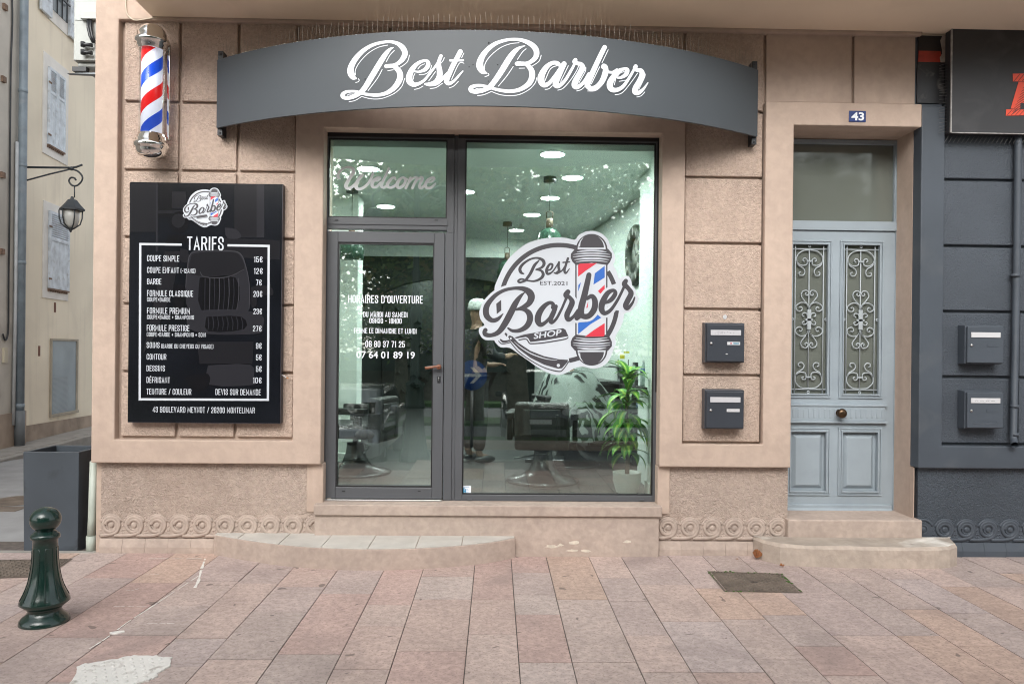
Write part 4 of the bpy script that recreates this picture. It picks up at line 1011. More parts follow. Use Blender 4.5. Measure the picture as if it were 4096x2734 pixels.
m.build('chair_print', pr, pb)
BY = YB - .004
m = MB(); fmB = zmap(PR, BY)
for pts in ([(1003,579),(1310,583),(1310,599),(1019,595)], [(1003,579),(1019,595),(1015,1697),(999,1713)], [(1640,588),(1945,593),(1929,609),(1640,604)], [(1945,593),(1939,1716),(1923,1700),(1929,609)], [(999,1713),(1015,1697),(1923,1700),(1939,1716)]): poly(m, pts, fmB, .0003)
m.build('border_line', VINYL_E, pb)
m = MB()
LINES = [('TARIFS',1348,1612,532,630),('COUPE SIMPLE',1060,1292,667,711),('COUPE ENFANT',1060,1290,752,795),('(-12ANS)',1302,1408,763,796),('BARBE',1060,1163,835,877),('FORMULE CLASSIQUE',1060,1392,919,963),('COUPE+BARBE',1060,1228,970,1001),('FORMULE PREMIUM',1060,1368,1044,1088),('COUPE+BARBE + SHAMPOING',1060,1398,1097,1127),('FORMULE PRESTIGE',1058,1365,1168,1212),('COUPE+BARBE + SHAMPOING + SOIN',1058,1483,1222,1252),('SOINS',1057,1150,1293,1335),('(BARBE OU CHEVEUX OU VISAGE)',1162,1538,1306,1337),('CONTOUR',1057,1199,1377,1419),('DESSINS',1056,1189,1460,1502),('DÉFRISANT',1056,1225,1544,1586),('TEINTURE / COULEUR',1056,1379,1627,1670),('DEVIS SUR DEMANDE',1553,1880,1630,1673),('43 BOULEVARD MEYNOT / 26200 MONTELIMAR',1100,1837,1757,1799),
 ('15€',1830,1892,677,719),('12€',1830,1893,760,802),('7€',1845,1886,843,885),('20€',1827,1890,925,967),('23€',1827,1888,1051,1092),('27€',1823,1885,1175,1216),('9€',1845,1886,1299,1341),('5€',1845,1886,1382,1424),('5€',1845,1886,1466,1507),('10€',1823,1885,1547,1589)]
for t, a, b_, c_, d_ in LINES:
    p, q = PR(a, c_), PR(b_, d_); block_text(m, t, p[0], q[0], p[1], q[1], BY, .108, off=.0004)
m.build('lettering', VINYL_E, pb)
lgb = lambda x, y, off=0: fmB(1318 + (x - 40)*.1994, 182 + (y - 60)*.1959, off*.6 + .0004)
lay = emblem_parts(lgb, pb, None)
em = lay['white'].build('emblem', VINYL_E, pb)
for k, mt in (('dark', VINYL_D), ('red', VINYL_R), ('blue', VINYL_B)): build_split(lay[k], 'emblem_' + k, mt, em) if k != 'dark' else lay[k].build('emblem_' + k, mt, em)

# ------------------------------------------------------------------ letterboxes
BOXM = mat('anthracite_box', (.038, .044, .055), .38, var=.06, vscale=6)
PLATE = mat('label_plate', (.50, .50, .52), .35)
def letterbox(u0, u1, v0, v1, label, body, slot_c, name, nick):
    yw, yf = .038, -.075
    a, b = at(u0, v1, yf), at(u1, v0, yf); x0, x1, z0, z1 = a.x, b.x, a.z, b.z; w, h = x1 - x0, z1 - z0
    t = thing('letterbox', label, 'letterbox', ((x0+x1)/2, yw, z0), 'wall letterboxes')
    m = MB(); m.prismx([(yw, z0 - .01), (yf + .022, z0 - .004), (yf + .022, z1 + .008), (yw, z1 + .014)], x0 - .006, x1 + .006); m.build('body', body, t, bevel=.004)
    m = MB(); m.box(x0 + .003, x1 - .003, yf, yf + .021, z0 + .004, z1 - .003); d = m.build('door', body, t, bevel=.004)
    m = MB(); m.box(x0 + w*.10, x0 + w*.90, yf - .006, yf - .0005, z1 - h*.30, z1 - h*.16); m.build('slot_flap', slot_c, d, bevel=.002)
    m = MB(); m.lathe([(.0105, 0), (.0105, -.005), (0, -.006)], (x0 + w*.12, yf - .0005, z0 + h*.49), 14, 'y'); m.build('lock', STEEL, d)
    m = MB(); m.box(x0 + w*.54, x0 + w*.88, yf - .003, yf - .0005, z0 + h*.45, z0 + h*.53); o = m.build('name_plate', nick, d)
    return t, (x0, x1, z0, z1, yf), d
WP = mat('white_label', (.56, .56, .57), .5); INK = mat('ink', (.03, .03, .04), .6); TINK = mat('teal_ink', (.02, .2, .3), .6)
t, g_, d = letterbox(2826, 2979, 1296, 1446, 'dark grey letterbox under a white paint dot, with red spotted sticker', BOXM, PLATE, 1, mat('grey_label', (.55, .56, .58), .5))
m = MB(); w, h = g_[1]-g_[0], g_[3]-g_[2]; f = lambda s, t_: Vector((g_[0]+s*w, g_[4]-.0068, g_[2]+t_*h))
def lines(mm, pts, th, y=0, mi=0):
    for a, b in zip(pts, pts[1:]):
        p, q = f(*a), f(*b); e = Vector((0, 0, th)); mm.add([p-e, q-e, q+e, p+e], [(0,1,2,3)], mi)
for k, st_ in enumerate(([(.2,.80),(.2,.745),(.23,.745)], [(.25,.74),(.25,.80)], [(.31,.80),(.28,.79),(.28,.75),(.31,.745),(.31,.77)], [(.33,.745),(.33,.80),(.36,.745),(.36,.80)], [(.4,.80),(.38,.77),(.4,.745),(.42,.77),(.4,.80)], [(.44,.745),(.44,.80),(.47,.745),(.47,.80)], [(.53,.75),(.53,.80),(.56,.78)], [(.6,.76),(.64,.765)], [(.68,.76),(.72,.76)])): lines(m, st_, .0009)
m.build('handwriting', INK, d)
m = MB(); m.lathe([(.0065, 0), (0, -.0006)], (g_[0]+w*.64, g_[4]-.0032, g_[2]+h*.49), 12, 'y'); m.box(g_[0]+w*.70, g_[0]+w*.85, g_[4]-.0040, g_[4]-.0031, g_[2]+h*.475, g_[2]+h*.505, 1); m.build('sticker', [VINYL_R, TINK], d)
m = MB(); p = f(.5, .2); m.add([p, p+Vector((.012,0,-.002)), p+Vector((.018,0,.004)), p+Vector((.01,0,.008)), p+Vector((-.002,0,.006))], [(0,1,2,3,4)]); m.build('label_scrap', WP, d)
t, g_, d = letterbox(2824, 2977, 1564, 1713, 'dark grey letterbox low on the wall with a printed white name strip', BOXM, PLATE, 1, WP)
m = MB(); 
for k in range(9): lines(m, [(.565+k*.034, .475), (.565+k*.034+.012, .505), (.585+k*.034, .475)], .0006)
for v_ in m.v: pass
m.v = [(x, g_[4]-.0038, z) for x, y, z in m.v]; m.build('name_print', INK, d)
t, g_, d = letterbox(3868, 4016, 1306, 1452, 'blue grey painted letterbox, upper of two on the dark wall', DARKP, WP, 1, DARKP)
t, g_, d = letterbox(3867, 4015, 1569, 1712, 'blue grey painted letterbox with torn name paper, lower on the dark wall', DARKP, WP, 1, DARKP)
m = MB(); w, h = g_[1]-g_[0], g_[3]-g_[2]
pth = [(f(.2,.12)), f(.16,.16), f(.2,.2), f(.8,.2), f(.84,.16), f(.8,.12), f(.2,.12)]; m.tube([(p.x, g_[4]-.0005, p.z) for p in pth], .002, 5); m.build('pressed_rim', DARKP, d)
m = MB(); 
for k in range(4): lines(m, [(.2+k*.15, .76), (.25+k*.15, .775), (.29+k*.15, .76)], .001)
m.build('handwriting', INK, d)
# flaking dot of white paint above the first letterbox
m = MB(); p = at(2900, 1267, .035); rr = [.016*random.uniform(.85, 1.15) for _ in range(14)]
m.prism([(p.x + r_*math.cos(2*PI*i/14), p.z + r_*math.sin(2*PI*i/14)*1.1) for i, r_ in enumerate(rr)], .033, .0415)
o = m.build('paint_dot', WP, None, base=(p.x, .035, p.z)); tag(o, 'round white filler spot on the stucco above the upper beige-wall letterbox', 'filler spot')

# ------------------------------------------------------------------ neighbouring dark front
N_ = thing('neighbour_building', 'slate grey painted shop front with blocks and scroll frieze at the right edge', 'shop front', (4.0, .25, 0))
xn1 = X(3773, 1300, .0); xn2 = 5.6
zn = sorted([ZB + .004, Z(3900, 1783, 0), 3.64])
m = MB(); m.relief([XD + .001, xn1, xn2], [ZB + .004, Z(3900, 1783, 0), 3.64], lambda i, j: not (i == 1 and j == 1), .0005, .12); m.build('plaster_surround', DARKP, N_, bevel=.008)
zd = [Z(3900, 1783, 0) + .008] + [Z(3900, v, .04) for v in (1508, 1247, 985, 720, 450, 190)] + [ZSOF + .1]
blocks([xn1 + .001, X(4075, 1200, .04), 5.6], zd, DARKS, 'stucco_panel', N_)
m = MB(); m.box(XD + .21, 5.6, .07, .35, -.1, ZSOF + .3); m.box(xn1 - .24, xn1, .045, .069, 3.65, ZSOF); m.build('wall', DARKP, N_)
xnp = X(3663, 2000, .06)
m = MB(); m.box(xj2 + .025, 5.6, .055, .3, ZF0 - .01, ZB + .04); m.build('plinth', mat('dark_coarse_stucco', (.046, .058, .073), .5, var=.12, vscale=2, bump=1.0, bscale=50, bdist=.014, detail=2.5, dist=1.4), N_)
scroll_frieze(xj2 + .028, 5.5, .040, 'scroll_frieze', DARKP, N_, .04)
m = MB(); x = xj2 + .03
while x < 5.4: m.prismx([(.032, -.06), (.032, ZBC-.004), (.05, ZF0-.012), (.2, ZF0-.012), (.2, -.06)], x, x + .1778); x += .1795
m.build('base_course', DARKP, N_)
# bare strip of old paint above: black, a red band, flaked render
m = MB()
rag = random.Random(4)
def ragged(x0, x1, z0, z1, j=.008, n=9):
    pts = [(x0 + rag.uniform(-j, j), z0 + (z1-z0)*i/n) for i in range(n+1)] + [(x1 + rag.uniform(-j, j), z1 - (z1-z0)*i/n) for i in range(n+1)]
    return pts
xp0, xp1, xp2 = X(3672, 270, .03), X(3758, 270, .03), X(3806, 270, .03)
m.prism(ragged(xp0, xp2, Z(3700, 412, .03), ZSOF - .01), .032, .064, 0)
m.prism(ragged(xp0, xp1 + .01, Z(3700, 248, .03), Z(3700, 204, .03), .006, 4), .029, .0315, 1)
m.prism(ragged(xp1 + .01, xp2, Z(3780, 250, .03), Z(3780, 145, .03), .012, 6), .028, .0312, 2)
m.prism(ragged(X(3790, 400, .02), X(3812, 400, .02), Z(3800, 500, .02), Z(3800, 250, .02), .012, 12), .01, .031, 2)
m.build('old_paint_strip', [mat('black_paint', (.010, .010, .012), .35, stain=(.14, .13, .12), stain_scale=9, stain_amt=.6, var=.3), mat('red_paint', (.35, .03, .015), .4, var=.3, vscale=12), mat('bare_render', (.38, .33, .29), .9, var=.3, vscale=14)], N_)
nsg = thing('neighbour_sign', 'dark grey board sign with a hatched orange red letter, cut by the right frame edge', 'shop sign', (4.4, .03, Z(3900, 532, -.12)))
YN = -.07
xs1, zs0, zs1 = X(3806, 320, YN), Z(3900, 530, YN), Z(3900, 108, YN)
m = MB(); m.box(xs1, 5.6, YN, .02, zs0, zs1); m.build('board', mat('charcoal_board', (.030, .030, .033), .45, var=.15, vscale=1.5, stain=(.10, .10, .10), stain_scale=4, stain_amt=.25), nsg, bevel=.004)
m = MB(); m.box(xs1 - .006, xs1 + .004, YN - .004, YN + .008, zs0 - .004, zs1 + .003); m.box(xs1 + .005, 5.6, YN - .003, YN + .01, zs0 - .008, zs0 - .0005); m.build('edge_trim', mat('worn_edge', (.3, .29, .28), .6, var=.3, vscale=30), nsg)
nm = zmap(lambda x, y: (2600 + x/1.568, y/1.568), YN - .003); OR = mat('orange_red_vinyl', (.75, .075, .03), .4)
m = MB()
for pts in ([(2275,463),(2440,461),(2440,514),(2276,511)], [(2311,514),(2440,515),(2440,640),(2322,648),(2322,684),(2262,682)], [(2234,686),(2440,690),(2440,722),(2231,726)]): poly(m, pts, nm, .0004)
h_ = 0
for k in range(13): h_ += 1; stroke(m, [(2266+k*9, 722-k*21, 2.5), (2300+k*9, 694-k*20, 4), (2345+k*9, 664-k*19, 2)], nm, off=.001+h_*2e-5, n=2, mi=1)
for k in range(5): h_ += 1; stroke(m, [(2284+k*26, 508, 3), (2318+k*26, 468, 3.5)], nm, off=.001+h_*2e-5, n=2, mi=1)
for k in range(6): h_ += 1; stroke(m, [(2240+k*26, 722, 3), (2270+k*26, 690, 3)], nm, off=.001+h_*2e-5, n=2, mi=1)
m.build('letter', [OR, RUBBER], nsg)
m = MB()
for i in range(46):
    x = xs1 + .02 + i*.035; m.tube([(x, -.02, zs0 - .005), (x - .05, -.03, zs0 - .075)], .0016, 4)
for i in range(22):
    z = zs0 + .02 + i*.026; m.tube([(xs1 - .005, -.02, z), (xs1 - .075, -.03, z - .014 - .01*math.sin(i))], .0016, 4)
o = m.build('bird_spikes', mat('spike_wire_dark', (.12, .12, .12), .6), None, base=(xs1, -.02, zs0)); tag(o, 'thin bird spikes fringing the left and lower edges of the charcoal board sign', 'bird spikes')
pp = X(4072, 1100, -.03); pp2 = X(4060, 1100, -.03)
t = thing('drainpipe', 'slate painted drainpipe with bent outlet on the dark front', 'drainpipe', (pp, .0, .9))
m = MB(); zbp = Z(4062, 1745, -.03)
m.tube([(pp+.012, -.0, ZSOF-.1), (pp+.01, -.0, 2.4), (pp - .005, -.0, zbp), (pp - .008, -.008, zbp - .02), (pp - .018, -.03, zbp - .05), (pp - .028, -.055, zbp - .065)], .028, 14, caps=False); m.build('pipe', DARKP, t)
for v in (1100, 1625, 1738):
    m = MB(); m.lathe([(.029, -.012), (.034, -.012), (.034, .012), (.029, .012)], (X(4072 - (v-1100)*.008, v, -.03), -.0, Z(4070, v, -.03)), 16); m.build('collar', DARKP, t)
# weathered cable along the junction of wall and balcony
CABLE = mat('old_white_cable', (.55, .48, .38), .6); 
m = MB(); pts = [at(*p, .03) for p in ((513, 4), (513, 38), (518, 66), (535, 84), (560, 90))]
pts = [Vector((p.x, -.006, p.z)) for p in pts]; zc = ZSOF - .008
pts += [Vector((xs0 + .03, .0, zc))] + [Vector((x, .028, zc + .003*math.sin(x*5))) for x in [xs0 + .1 + i*.3 for i in range(22)]]
m.tube(cr(pts, 3), .0048, 6); o = m.build('cable', CABLE, None, base=tuple(pts[0])); tag(o, 'thin pale cable running along the top of the wall under the balcony', 'cable')

# ------------------------------------------------------------------ steps and street furniture
TILE = mat('pale_tile', (.52, .50, .46), .55, var=.08, vscale=6, bump=.1, bscale=60, stain=(.36, .34, .31), stain_scale=4, stain_amt=.4)
ptsg = [ground(u, v) for u, v in ((857, 2216), (1000, 2243), (1180, 2266), (1380, 2278), (1580, 2278), (1780, 2268), (1950, 2250), (2060, 2228))]
front = [(p.x, p.y) for p in ptsg]; front[0] = (front[0][0], .06); front[-1] = (front[-1][0], .02)
front = [(front[0][0], .06)] + cr([(front[0][0], min(-.0, ptsg[0].y))] + front[1:-1] + [(front[-1][0], ptsg[-1].y)], 5) + [(front[-1][0], .06)]
zst = Z(1200, 2132, .04)
ds = thing('doorstep', 'half round rendered doorstep with pale tiled top before the glazed shop door', 'step', ((front[0][0]+front[-1][0])/2, 0, 0))
m = MB(); m.prismz(front, -.05, zst - .008); m.build('riser', BASEC, ds, bevel=.006)
m = MB(); me_in = [(x, y*.985 + .003) for x, y in front]
from mathutils.geometry import tessellate_polygon
xt = [front[0][0] + .004, -1.98, -1.62, -1.28, -.93, -.58, -.24, front[-1][0] - .004]
def fy(x):
    for (a, b), (c2, d2) in zip(front[1:-1], front[2:-1]):
        if a <= x <= c2 and c2 > a: return b + (d2-b)*(x-a)/(c2-a)
    return 0
for i in range(len(xt) - 1):
    a, b = xt[i] + .003, xt[i+1] - .003
    f_ = [(a + (b-a)*k/4, fy(a + (b-a)*k/4) + .004) for k in range(5)]
    m.prismz([(a, .058)] + f_ + [(b, .058)], zst - .0075, zst + random.uniform(-.001, .001))
m.build('tile_top', TILE, ds, bevel=.0015)
# worn stone step before the entrance
g4 = [ground(u, v) for u, v in ((3017, 2226), (3050, 2240), (3120, 2258), (3230, 2266), (3400, 2270), (3600, 2273), (3740, 2273), (3800, 2268), (3828, 2258), (3832, 2240))]
fr4 = [(p.x, p.y) for p in g4]; fr4 = [(fr4[0][0], .03)] + fr4[1:-1] + [(fr4[-1][0], .03)]
z4 = Z(3400, 2150, -.02)
m = MB(); k = len(fr4)
vs = [(x, y, -.05) for x, y in fr4] + [(x, y, z4 - .025) for x, y in fr4] + [(x*1 + (3.05 - x)*.012, y + .02, z4 - .004*(i % 2)) for i, (x, y) in enumerate(fr4)]
vs += [(x, (y+.03)*.4, z4 + .002*math.sin(i*2)) for i, (x, y) in enumerate(fr4)]
fs = [(i, i+1, k+i+1, k+i) for i in range(k-1)] + [(k+i, k+i+1, 2*k+i+1, 2*k+i) for i in range(k-1)] + [(2*k+i, 2*k+i+1, 3*k+i+1, 3*k+i) for i in range(k-1)] + [list(range(3*k, 4*k))]
m.add(vs, fs)
WORN = mat('worn_stone', (.43, .36, .30), .8, var=.12, vscale=4, var2=(.08, 20), bump=.8, bscale=16, bdist=.010, detail=8, stain=(.27, .22, .18), stain_scale=4, stain_amt=.5)
FLAKE = mat('flaking_tread', (.36, .31, .26), .8, var=.2, vscale=6, bump=.8, bscale=20, bdist=.010, detail=8, stain=(.74, .71, .65), stain_scale=2.6, stain_amt=1.0)
for i in range(2*(k-1), len(m.f)): m.m[i] = 1
o = m.build('stone_step', [WORN, FLAKE], None, bevel=.010, seg=3, base=((fr4[0][0]+fr4[-1][0])/2, 0, 0), merge=True); tag(o, 'worn low stone step with flaking whitish top before the blue grey door', 'step')

# bare patches where the paint has come off the plinth under the window
rf = random.Random(12)
for u, v, w, h in ((2295, 2168, .05, .016), (2208, 2184, .06, .014), (2243, 2178, .025, .012), (2290, 2200, .055, .010), (2345, 2202, .05, .010), (2510, 2165, .04, .012)):
    p = at(u, v, -.0125); m = MB(); q = []
    for i in range(11):
        a = 2*PI*i/11; r_ = rf.uniform(.6, 1.15); q.append((p.x + math.cos(a)*w*r_, p.z + math.sin(a)*h*r_))
    m.prism(q, -.0136, -.0115); m.build('bare_patch', mat('bare_cream_plaster', (.62, .56, .47), .9, var=.15, vscale=30), B)
# dead leaves
LEAF = mat('dead_leaf', (.30, .12, .045), .7, var=.35, vscale=40)
def dead_leaf(p, s, rot, label, curl=.4):
    m = MB(); vs = [(0, 0, .3*curl)]; n = 11
    for i in range(n):
        a = 2*PI*i/n; r = s * (1 if i % 2 == 0 else .45) * (.75 + .25*math.cos(a*1.0))
        vs.append((r*math.cos(a+rot), r*math.sin(a+rot)*.8, abs(math.sin(a*1.5 + rot))*s*curl + .004))
    vs[0] = (0, 0, .008 + s*.1)
    m.add(vs, [(0, 1+i, 1+(i+1) % n) for i in range(n)])
    m.v = [(x + p.x, y + p.y, z + p.z) for x, y, z in m.v]
    o = m.build('dead_leaf', LEAF, None, base=tuple(p)); tag(o, label, 'leaf', 'dead leaves by the stone step')
dead_leaf(ground(3026, 2238), .055, .4, 'large curled brown leaf leaning on the left end of the stone step', 1.5)
dead_leaf(ground(3130, 2268), .030, 2.0, 'small brown leaf at the front foot of the stone step', .8)
dead_leaf(ground(2948, 2238), .020, 1.0, 'tiny brown leaf on the paving away from the stone step', .3)

# bollard
pbq = ground(186, 2508 - 28); BX, BY_ = pbq.x, pbq.y - .02
dep = BY_ + 6; zv = lambda v: CAM.z - (v - CY - .0105*(186-CX)) / F * dep
PXM = dep / F                                  # metres per measured pixel at the bollard
GREENP = mat('bottle_green_paint', (.006, .026, .020), .22, var=.15, vscale=8, bump=.1, bscale=25, bdist=.003, coat=.4)
bo = thing('bollard', 'dark green cast iron bollard with ball top on the paving at left', 'bollard', (BX, BY_, 0))
r6 = lambda y: 1864 + y/1.802
prof = [(0, 0), (161, 1150), (161, 1105), (150, 1088), (125, 1070), (112, 1050), (106, 1035), (115, 1024), (112, 1008), (120, 1000), (120, 990)]
H = zv(2019)
def P(rp, y): return (rp/1.802*PXM, zv(r6(y) - (18 if y > 1000 else 10)))
m = MB(); m.lathe([(.0, .0), (P(161, 0)[0], .0)] + [P(161, 1120), P(158, 1100), P(140, 1078), P(118, 1062), P(108, 1045), P(104, 1032), P(112, 1025), P(112, 1010), P(104, 1003), P(118, 1000)], (BX, BY_, 0), 40); m.build('foot', GREENP, bo)
m = MB()
shaft = [P(120, 1000), P(161, 965), P(158, 950), P(140, 915), P(120, 870), P(104, 820), P(92, 760), P(84, 700), P(80, 640), P(79, 560), P(79, 520), P(92, 515), P(94, 497), P(88, 484), P(76, 480), P(70, 468), P(48, 458), P(48, 445)]
n = 8; rings = []
NS = 64
vs = []
for r_, z in shaft:
    for i in range(NS):
        a = 2*PI*i/NS; rr = r_
        vs.append((BX + rr*math.cos(a), BY_ + rr*math.sin(a), z))
m.add(vs, [(j*NS+i, j*NS+(i+1) % NS, (j+1)*NS+(i+1) % NS, (j+1)*NS+i) for j in range(len(shaft)-1) for i in range(NS)], 0, True)
for q in range(6):                              # raised panel outlines on the shaft
    a0 = R(-90 - 12 + q*60)
    def sp(da, z):
        for (ra, za_), (rb, zb2) in zip(shaft, shaft[1:]):
            if min(za_, zb2) <= z <= max(za_, zb2) and abs(za_-zb2) > 1e-6:
                r_ = ra + (rb-ra)*(z-za_)/(zb2-za_); return (BX + (r_+.001)*math.cos(a0+da), BY_ + (r_+.001)*math.sin(a0+da), z)
        return (BX, BY_, z)
    za_, zb2 = P(0, 935)[1], P(0, 580)[1]
    m.tube([sp(-.3, za_ + (zb2-za_)*i/9) for i in range(10)] + [sp(.3, zb2 - (zb2-za_)*i/9) for i in range(10)] + [sp(-.3, za_)], .0028, 5)
m.build('shaft', GREENP, bo)
m = MB(); br = 100/1.802*PXM; m.ball((BX, BY_, zv(r6(366))), br, 32, 20, (1, 1, .90)); m.lathe([(P(48, 0)[0], P(0, 470)[1]), (P(48, 0)[0], P(0, 440)[1])], (BX, BY_, 0), 24); m.build('ball_top', GREENP, bo)

# planter
PLM = mat('planter_fibre', (.050, .062, .076), .5, var=.2, vscale=1.6, stain=(.012, .014, .018), stain_scale=3.4, stain_amt=.9, bump=.1, bscale=30)
yp = .09
pl_ = thing('planter', 'tall empty square slate grey planter standing in the side street by the corner', 'planter', (X(201, 2212, yp), yp + .2, zroad(0)))
xa_, xb3 = X(95, 2210, yp), X(310, 2210, yp); xa2, xb2_ = X(96, 1806, yp), X(312, 1806, yp); zt_ = Z(200, 1806, yp); zb_3 = zroad(.1) - .005
wd = xb3 - xa_; m = MB()
o_ = [(xa_, yp), (xb3, yp), (xb3, yp+wd), (xa_, yp+wd)]; t_ = [(xa2-.004, yp-.004), (xb2_+.01, yp-.004), (xb2_+.01, yp+wd), (xa2-.004, yp+wd)]; w_ = .022
i_ = [(xa2+w_, yp+w_), (xb2_-w_, yp+w_), (xb2_-w_, yp+wd-w_), (xa2+w_, yp+wd-w_)]
vs = [(x, y, zb_3) for x, y in o_] + [(x, y, zt_) for x, y in t_] + [(x, y, zt_) for x, y in i_] + [(x, y, zt_ - .22) for x, y in i_]
fs = [(3,2,1,0)] + [(i, (i+1) % 4, 4+(i+1) % 4, 4+i) for i in range(4)] + [(4+i, 4+(i+1) % 4, 8+(i+1) % 4, 8+i) for i in range(4)] + [(8+i, 8+(i+1) % 4, 12+(i+1) % 4, 12+i) for i in range(4)]
m.add(vs, fs); m.build('box', PLM, pl_, bevel=.004)
m = MB(); m.add([(x, y, zt_ - .215) for x, y in i_], [(0,1,2,3)]); m.build('soil', mat('soil', (.02, .015, .012), .95, bump=1, bscale=40, bdist=.02), pl_)
# pale corner downpipe of the building
xpp = X(372, 2000, .10)
t = thing('downpipe', 'pale sage green downpipe at the corner behind the planter', 'downpipe', (xpp, .1, 0))
m = MB(); m.tube([(xpp + .004, .10, ZB - .003), (xpp - .006, .10, .25), (xpp - .012, .10, .12)], .030, 12); m.build('pipe', mat('sage_paint', (.42, .46, .40), .5, var=.1), t)
m = MB(); m.lathe([(.03, .12), (.036, .12), (.036, -.02), (.0, -.02)], (xpp - .012, .10, 0), 14); m.build('foot_pipe', mat('sage_paint', ()), t)

# manhole covers
IRON = mat('rusty_iron', (.16, .13, .105), .7, metal=.2, var=.3, vscale=6, bump=.5, bscale=80, bdist=.003)
MOSS = mat('moss', (.05, .11, .015), .95)
def cover(c4, label, name='manhole_cover', moss=True, z=.0035, hole=True):
    P4 = [ground(*q) for q in c4]; ctr = sum(P4, Vector()) / 4
    t = thing(name, label, 'manhole cover', (ctr.x, ctr.y, 0))
    L_ = lambda s, q, zz: tuple((P4[0].lerp(P4[1], s)).lerp(P4[3].lerp(P4[2], s), q) + Vector((0, 0, zz)))
    m = MB(); e = .03
    for a, b, c2, d2 in ((0,0,1,e), (0,1-e,1,1), (0,e,e,1-e), (1-e,e,1,1-e)):
        m.add([L_(a,b,z), L_(c2,b,z), L_(c2,d2,z), L_(a,d2,z)], [(0,1,2,3)])
    m.build('rim', IRON, t)
    m = MB(); a, b = e+.012, 1-e-.012; m.add([L_(a,a,z-.001), L_(b,a,z-.001), L_(b,b,z-.001), L_(a,b,z-.001)], [(0,1,2,3)])
    n = 16
    for i in range(n):
        for j in range(n):
            s, q = a + (b-a)*(i+.5)/n, a + (b-a)*(j+.5)/n; h = (b-a)/n*.42; w = h*.32
            if hole and abs(s-.5) < .05 and abs(q-.5) < .05: continue
            dx_, dy_ = (h, w) if (i+j) % 2 else (w, h)
            m.add([L_(s-dx_,q-dy_,z-.0005), L_(s+dx_,q-dy_,z-.0005), L_(s+dx_,q+dy_,z-.0005), L_(s-dx_,q+dy_,z-.0005), L_(s-dx_*.7,q-dy_*.7,z+.0035), L_(s+dx_*.7,q-dy_*.7,z+.0035), L_(s+dx_*.7,q+dy_*.7,z+.0035), L_(s-dx_*.7,q+dy_*.7,z+.0035)], [(4,5,6,7),(0,1,5,4),(1,2,6,5),(2,3,7,6),(3,0,4,7)])
    if hole: m.add([L_(.46,.48,z-.0003), L_(.55,.48,z-.0003), L_(.55,.53,z-.0003), L_(.46,.53,z-.0003)], [(0,1,2,3)], 1)
    m.build('plate', [IRON, RUBBER], t)
    if moss:
        m = MB(); rr = random.Random(2)
        for k in range(60):
            s, q = rr.choice([(rr.random(), .01), (.985, rr.random()), (.015, rr.random()*.5), (rr.random()*.4, .98), (.96, rr.random()*.5)])
            p = Vector(L_(s, q, z)); r_ = rr.uniform(.003, .011); m.ball((p.x + rr.gauss(0, .006), p.y + rr.gauss(0, .006), z), r_, 6, 4, (1, 1, .4))
        m.build('moss', MOSS, t)
cover([(2828, 2284), (3127, 2294), (3213, 2371), (2896, 2366)], 'square iron manhole cover with mossy rim in front of the right wall panel')
cover([(-60, 2240), (292, 2234), (190, 2305), (-160, 2318)], 'worn square manhole cover in the paving behind the green bollard', moss=False, hole=False)
pm_ = ground(75, 2002, zroad(1)); m = MB(); m.lathe([(.28, .002), (.28, .009), (.25, .010), (.24, .006), (0, .006)], (pm_.x, pm_.y, zroad(pm_.y)), 28)
for k in range(7): m.box(pm_.x - .2, pm_.x + .2, pm_.y - .19 + k*.06, pm_.y - .165 + k*.06, zroad(pm_.y) + .006, zroad(pm_.y) + .011)
o = m.build('manhole_cover', IRON, None, base=(pm_.x, pm_.y, zroad(pm_.y))); tag(o, 'round ribbed manhole cover in the side street beside the planter', 'manhole cover')
pm2 = ground(20, 2035, zroad(1)); m = MB(); m.box(pm2.x - .3, pm2.x + .17, pm2.y - .12, pm2.y + .12, zroad(pm2.y), zroad(pm2.y) + .005); o = m.build('valve_cover', IRON, None, base=(pm2.x, pm2.y, zroad(pm2.y))); tag(o, 'flat dark utility cover in the side street at the left edge', 'manhole cover')

# remnants of white tactile paving and painted marks
WPAINT = mat('worn_white_paint', (.72, .70, .66), .8, var=.12, vscale=30, stain=(.36, .29, .26), stain_scale=40, stain_amt=.7)
pv = lambda x, y: ground(x/1.802, 1864 + y/1.802)
edge = [(480,1620),(500,1568),(560,1490),(552,1450),(640,1425),(760,1405),(880,1388),(960,1372),(1100,1372),(1180,1378),(1236,1386),(1228,1420),(1216,1450),(1180,1470),(1130,1495),(1138,1520),(1090,1540),(1010,1560),(900,1620)]
rnd = random.Random(3)
q = []
for (a, b), (c2, d2) in zip(edge, edge[1:]):
    for k in range(4): q.append((a + (c2-a)*k/4 + rnd.gauss(0, 4), b + (d2-b)*k/4 + rnd.gauss(0, 3)))
P_ = [pv(*p) for p in q]; cx0 = sum((p.x for p in P_)) / len(P_); cy0 = sum((p.y for p in P_)) / len(P_)
m = MB(); tri = tessellate_polygon([[Vector((p.x, p.y, 0)) for p in P_]]); n = len(P_)
m.add([(p.x, p.y, .0065) for p in P_] + [(p.x, p.y, -.001) for p in P_], [tuple(t) for t in tri] + [(i, (i+1) % n, n+(i+1) % n, n+i) for i in range(n)])
tp = m.build('tactile_patch', mat('white_resin', (.70, .685, .65), .6, var=.06, vscale=12, stain=(.34, .30, .27), stain_scale=13, stain_amt=.8, bump=.15, bscale=60), None, base=(cx0, cy0, 0)); tag(tp, 'torn remnant of white studded tactile paving on the paving at lower left', 'tactile paving')
from mathutils.geometry import intersect_point_tri_2d
def inside(x, y):
    c_ = False
    for a, b in zip(P_, P_[1:] + P_[:1]):
        if (a.y > y) != (b.y > y) and x < (b.x - a.x) * (y - a.y) / (b.y - a.y) + a.x: c_ = not c_
    return c_
m = MB(); y = cy0 - .5; r_ = 0
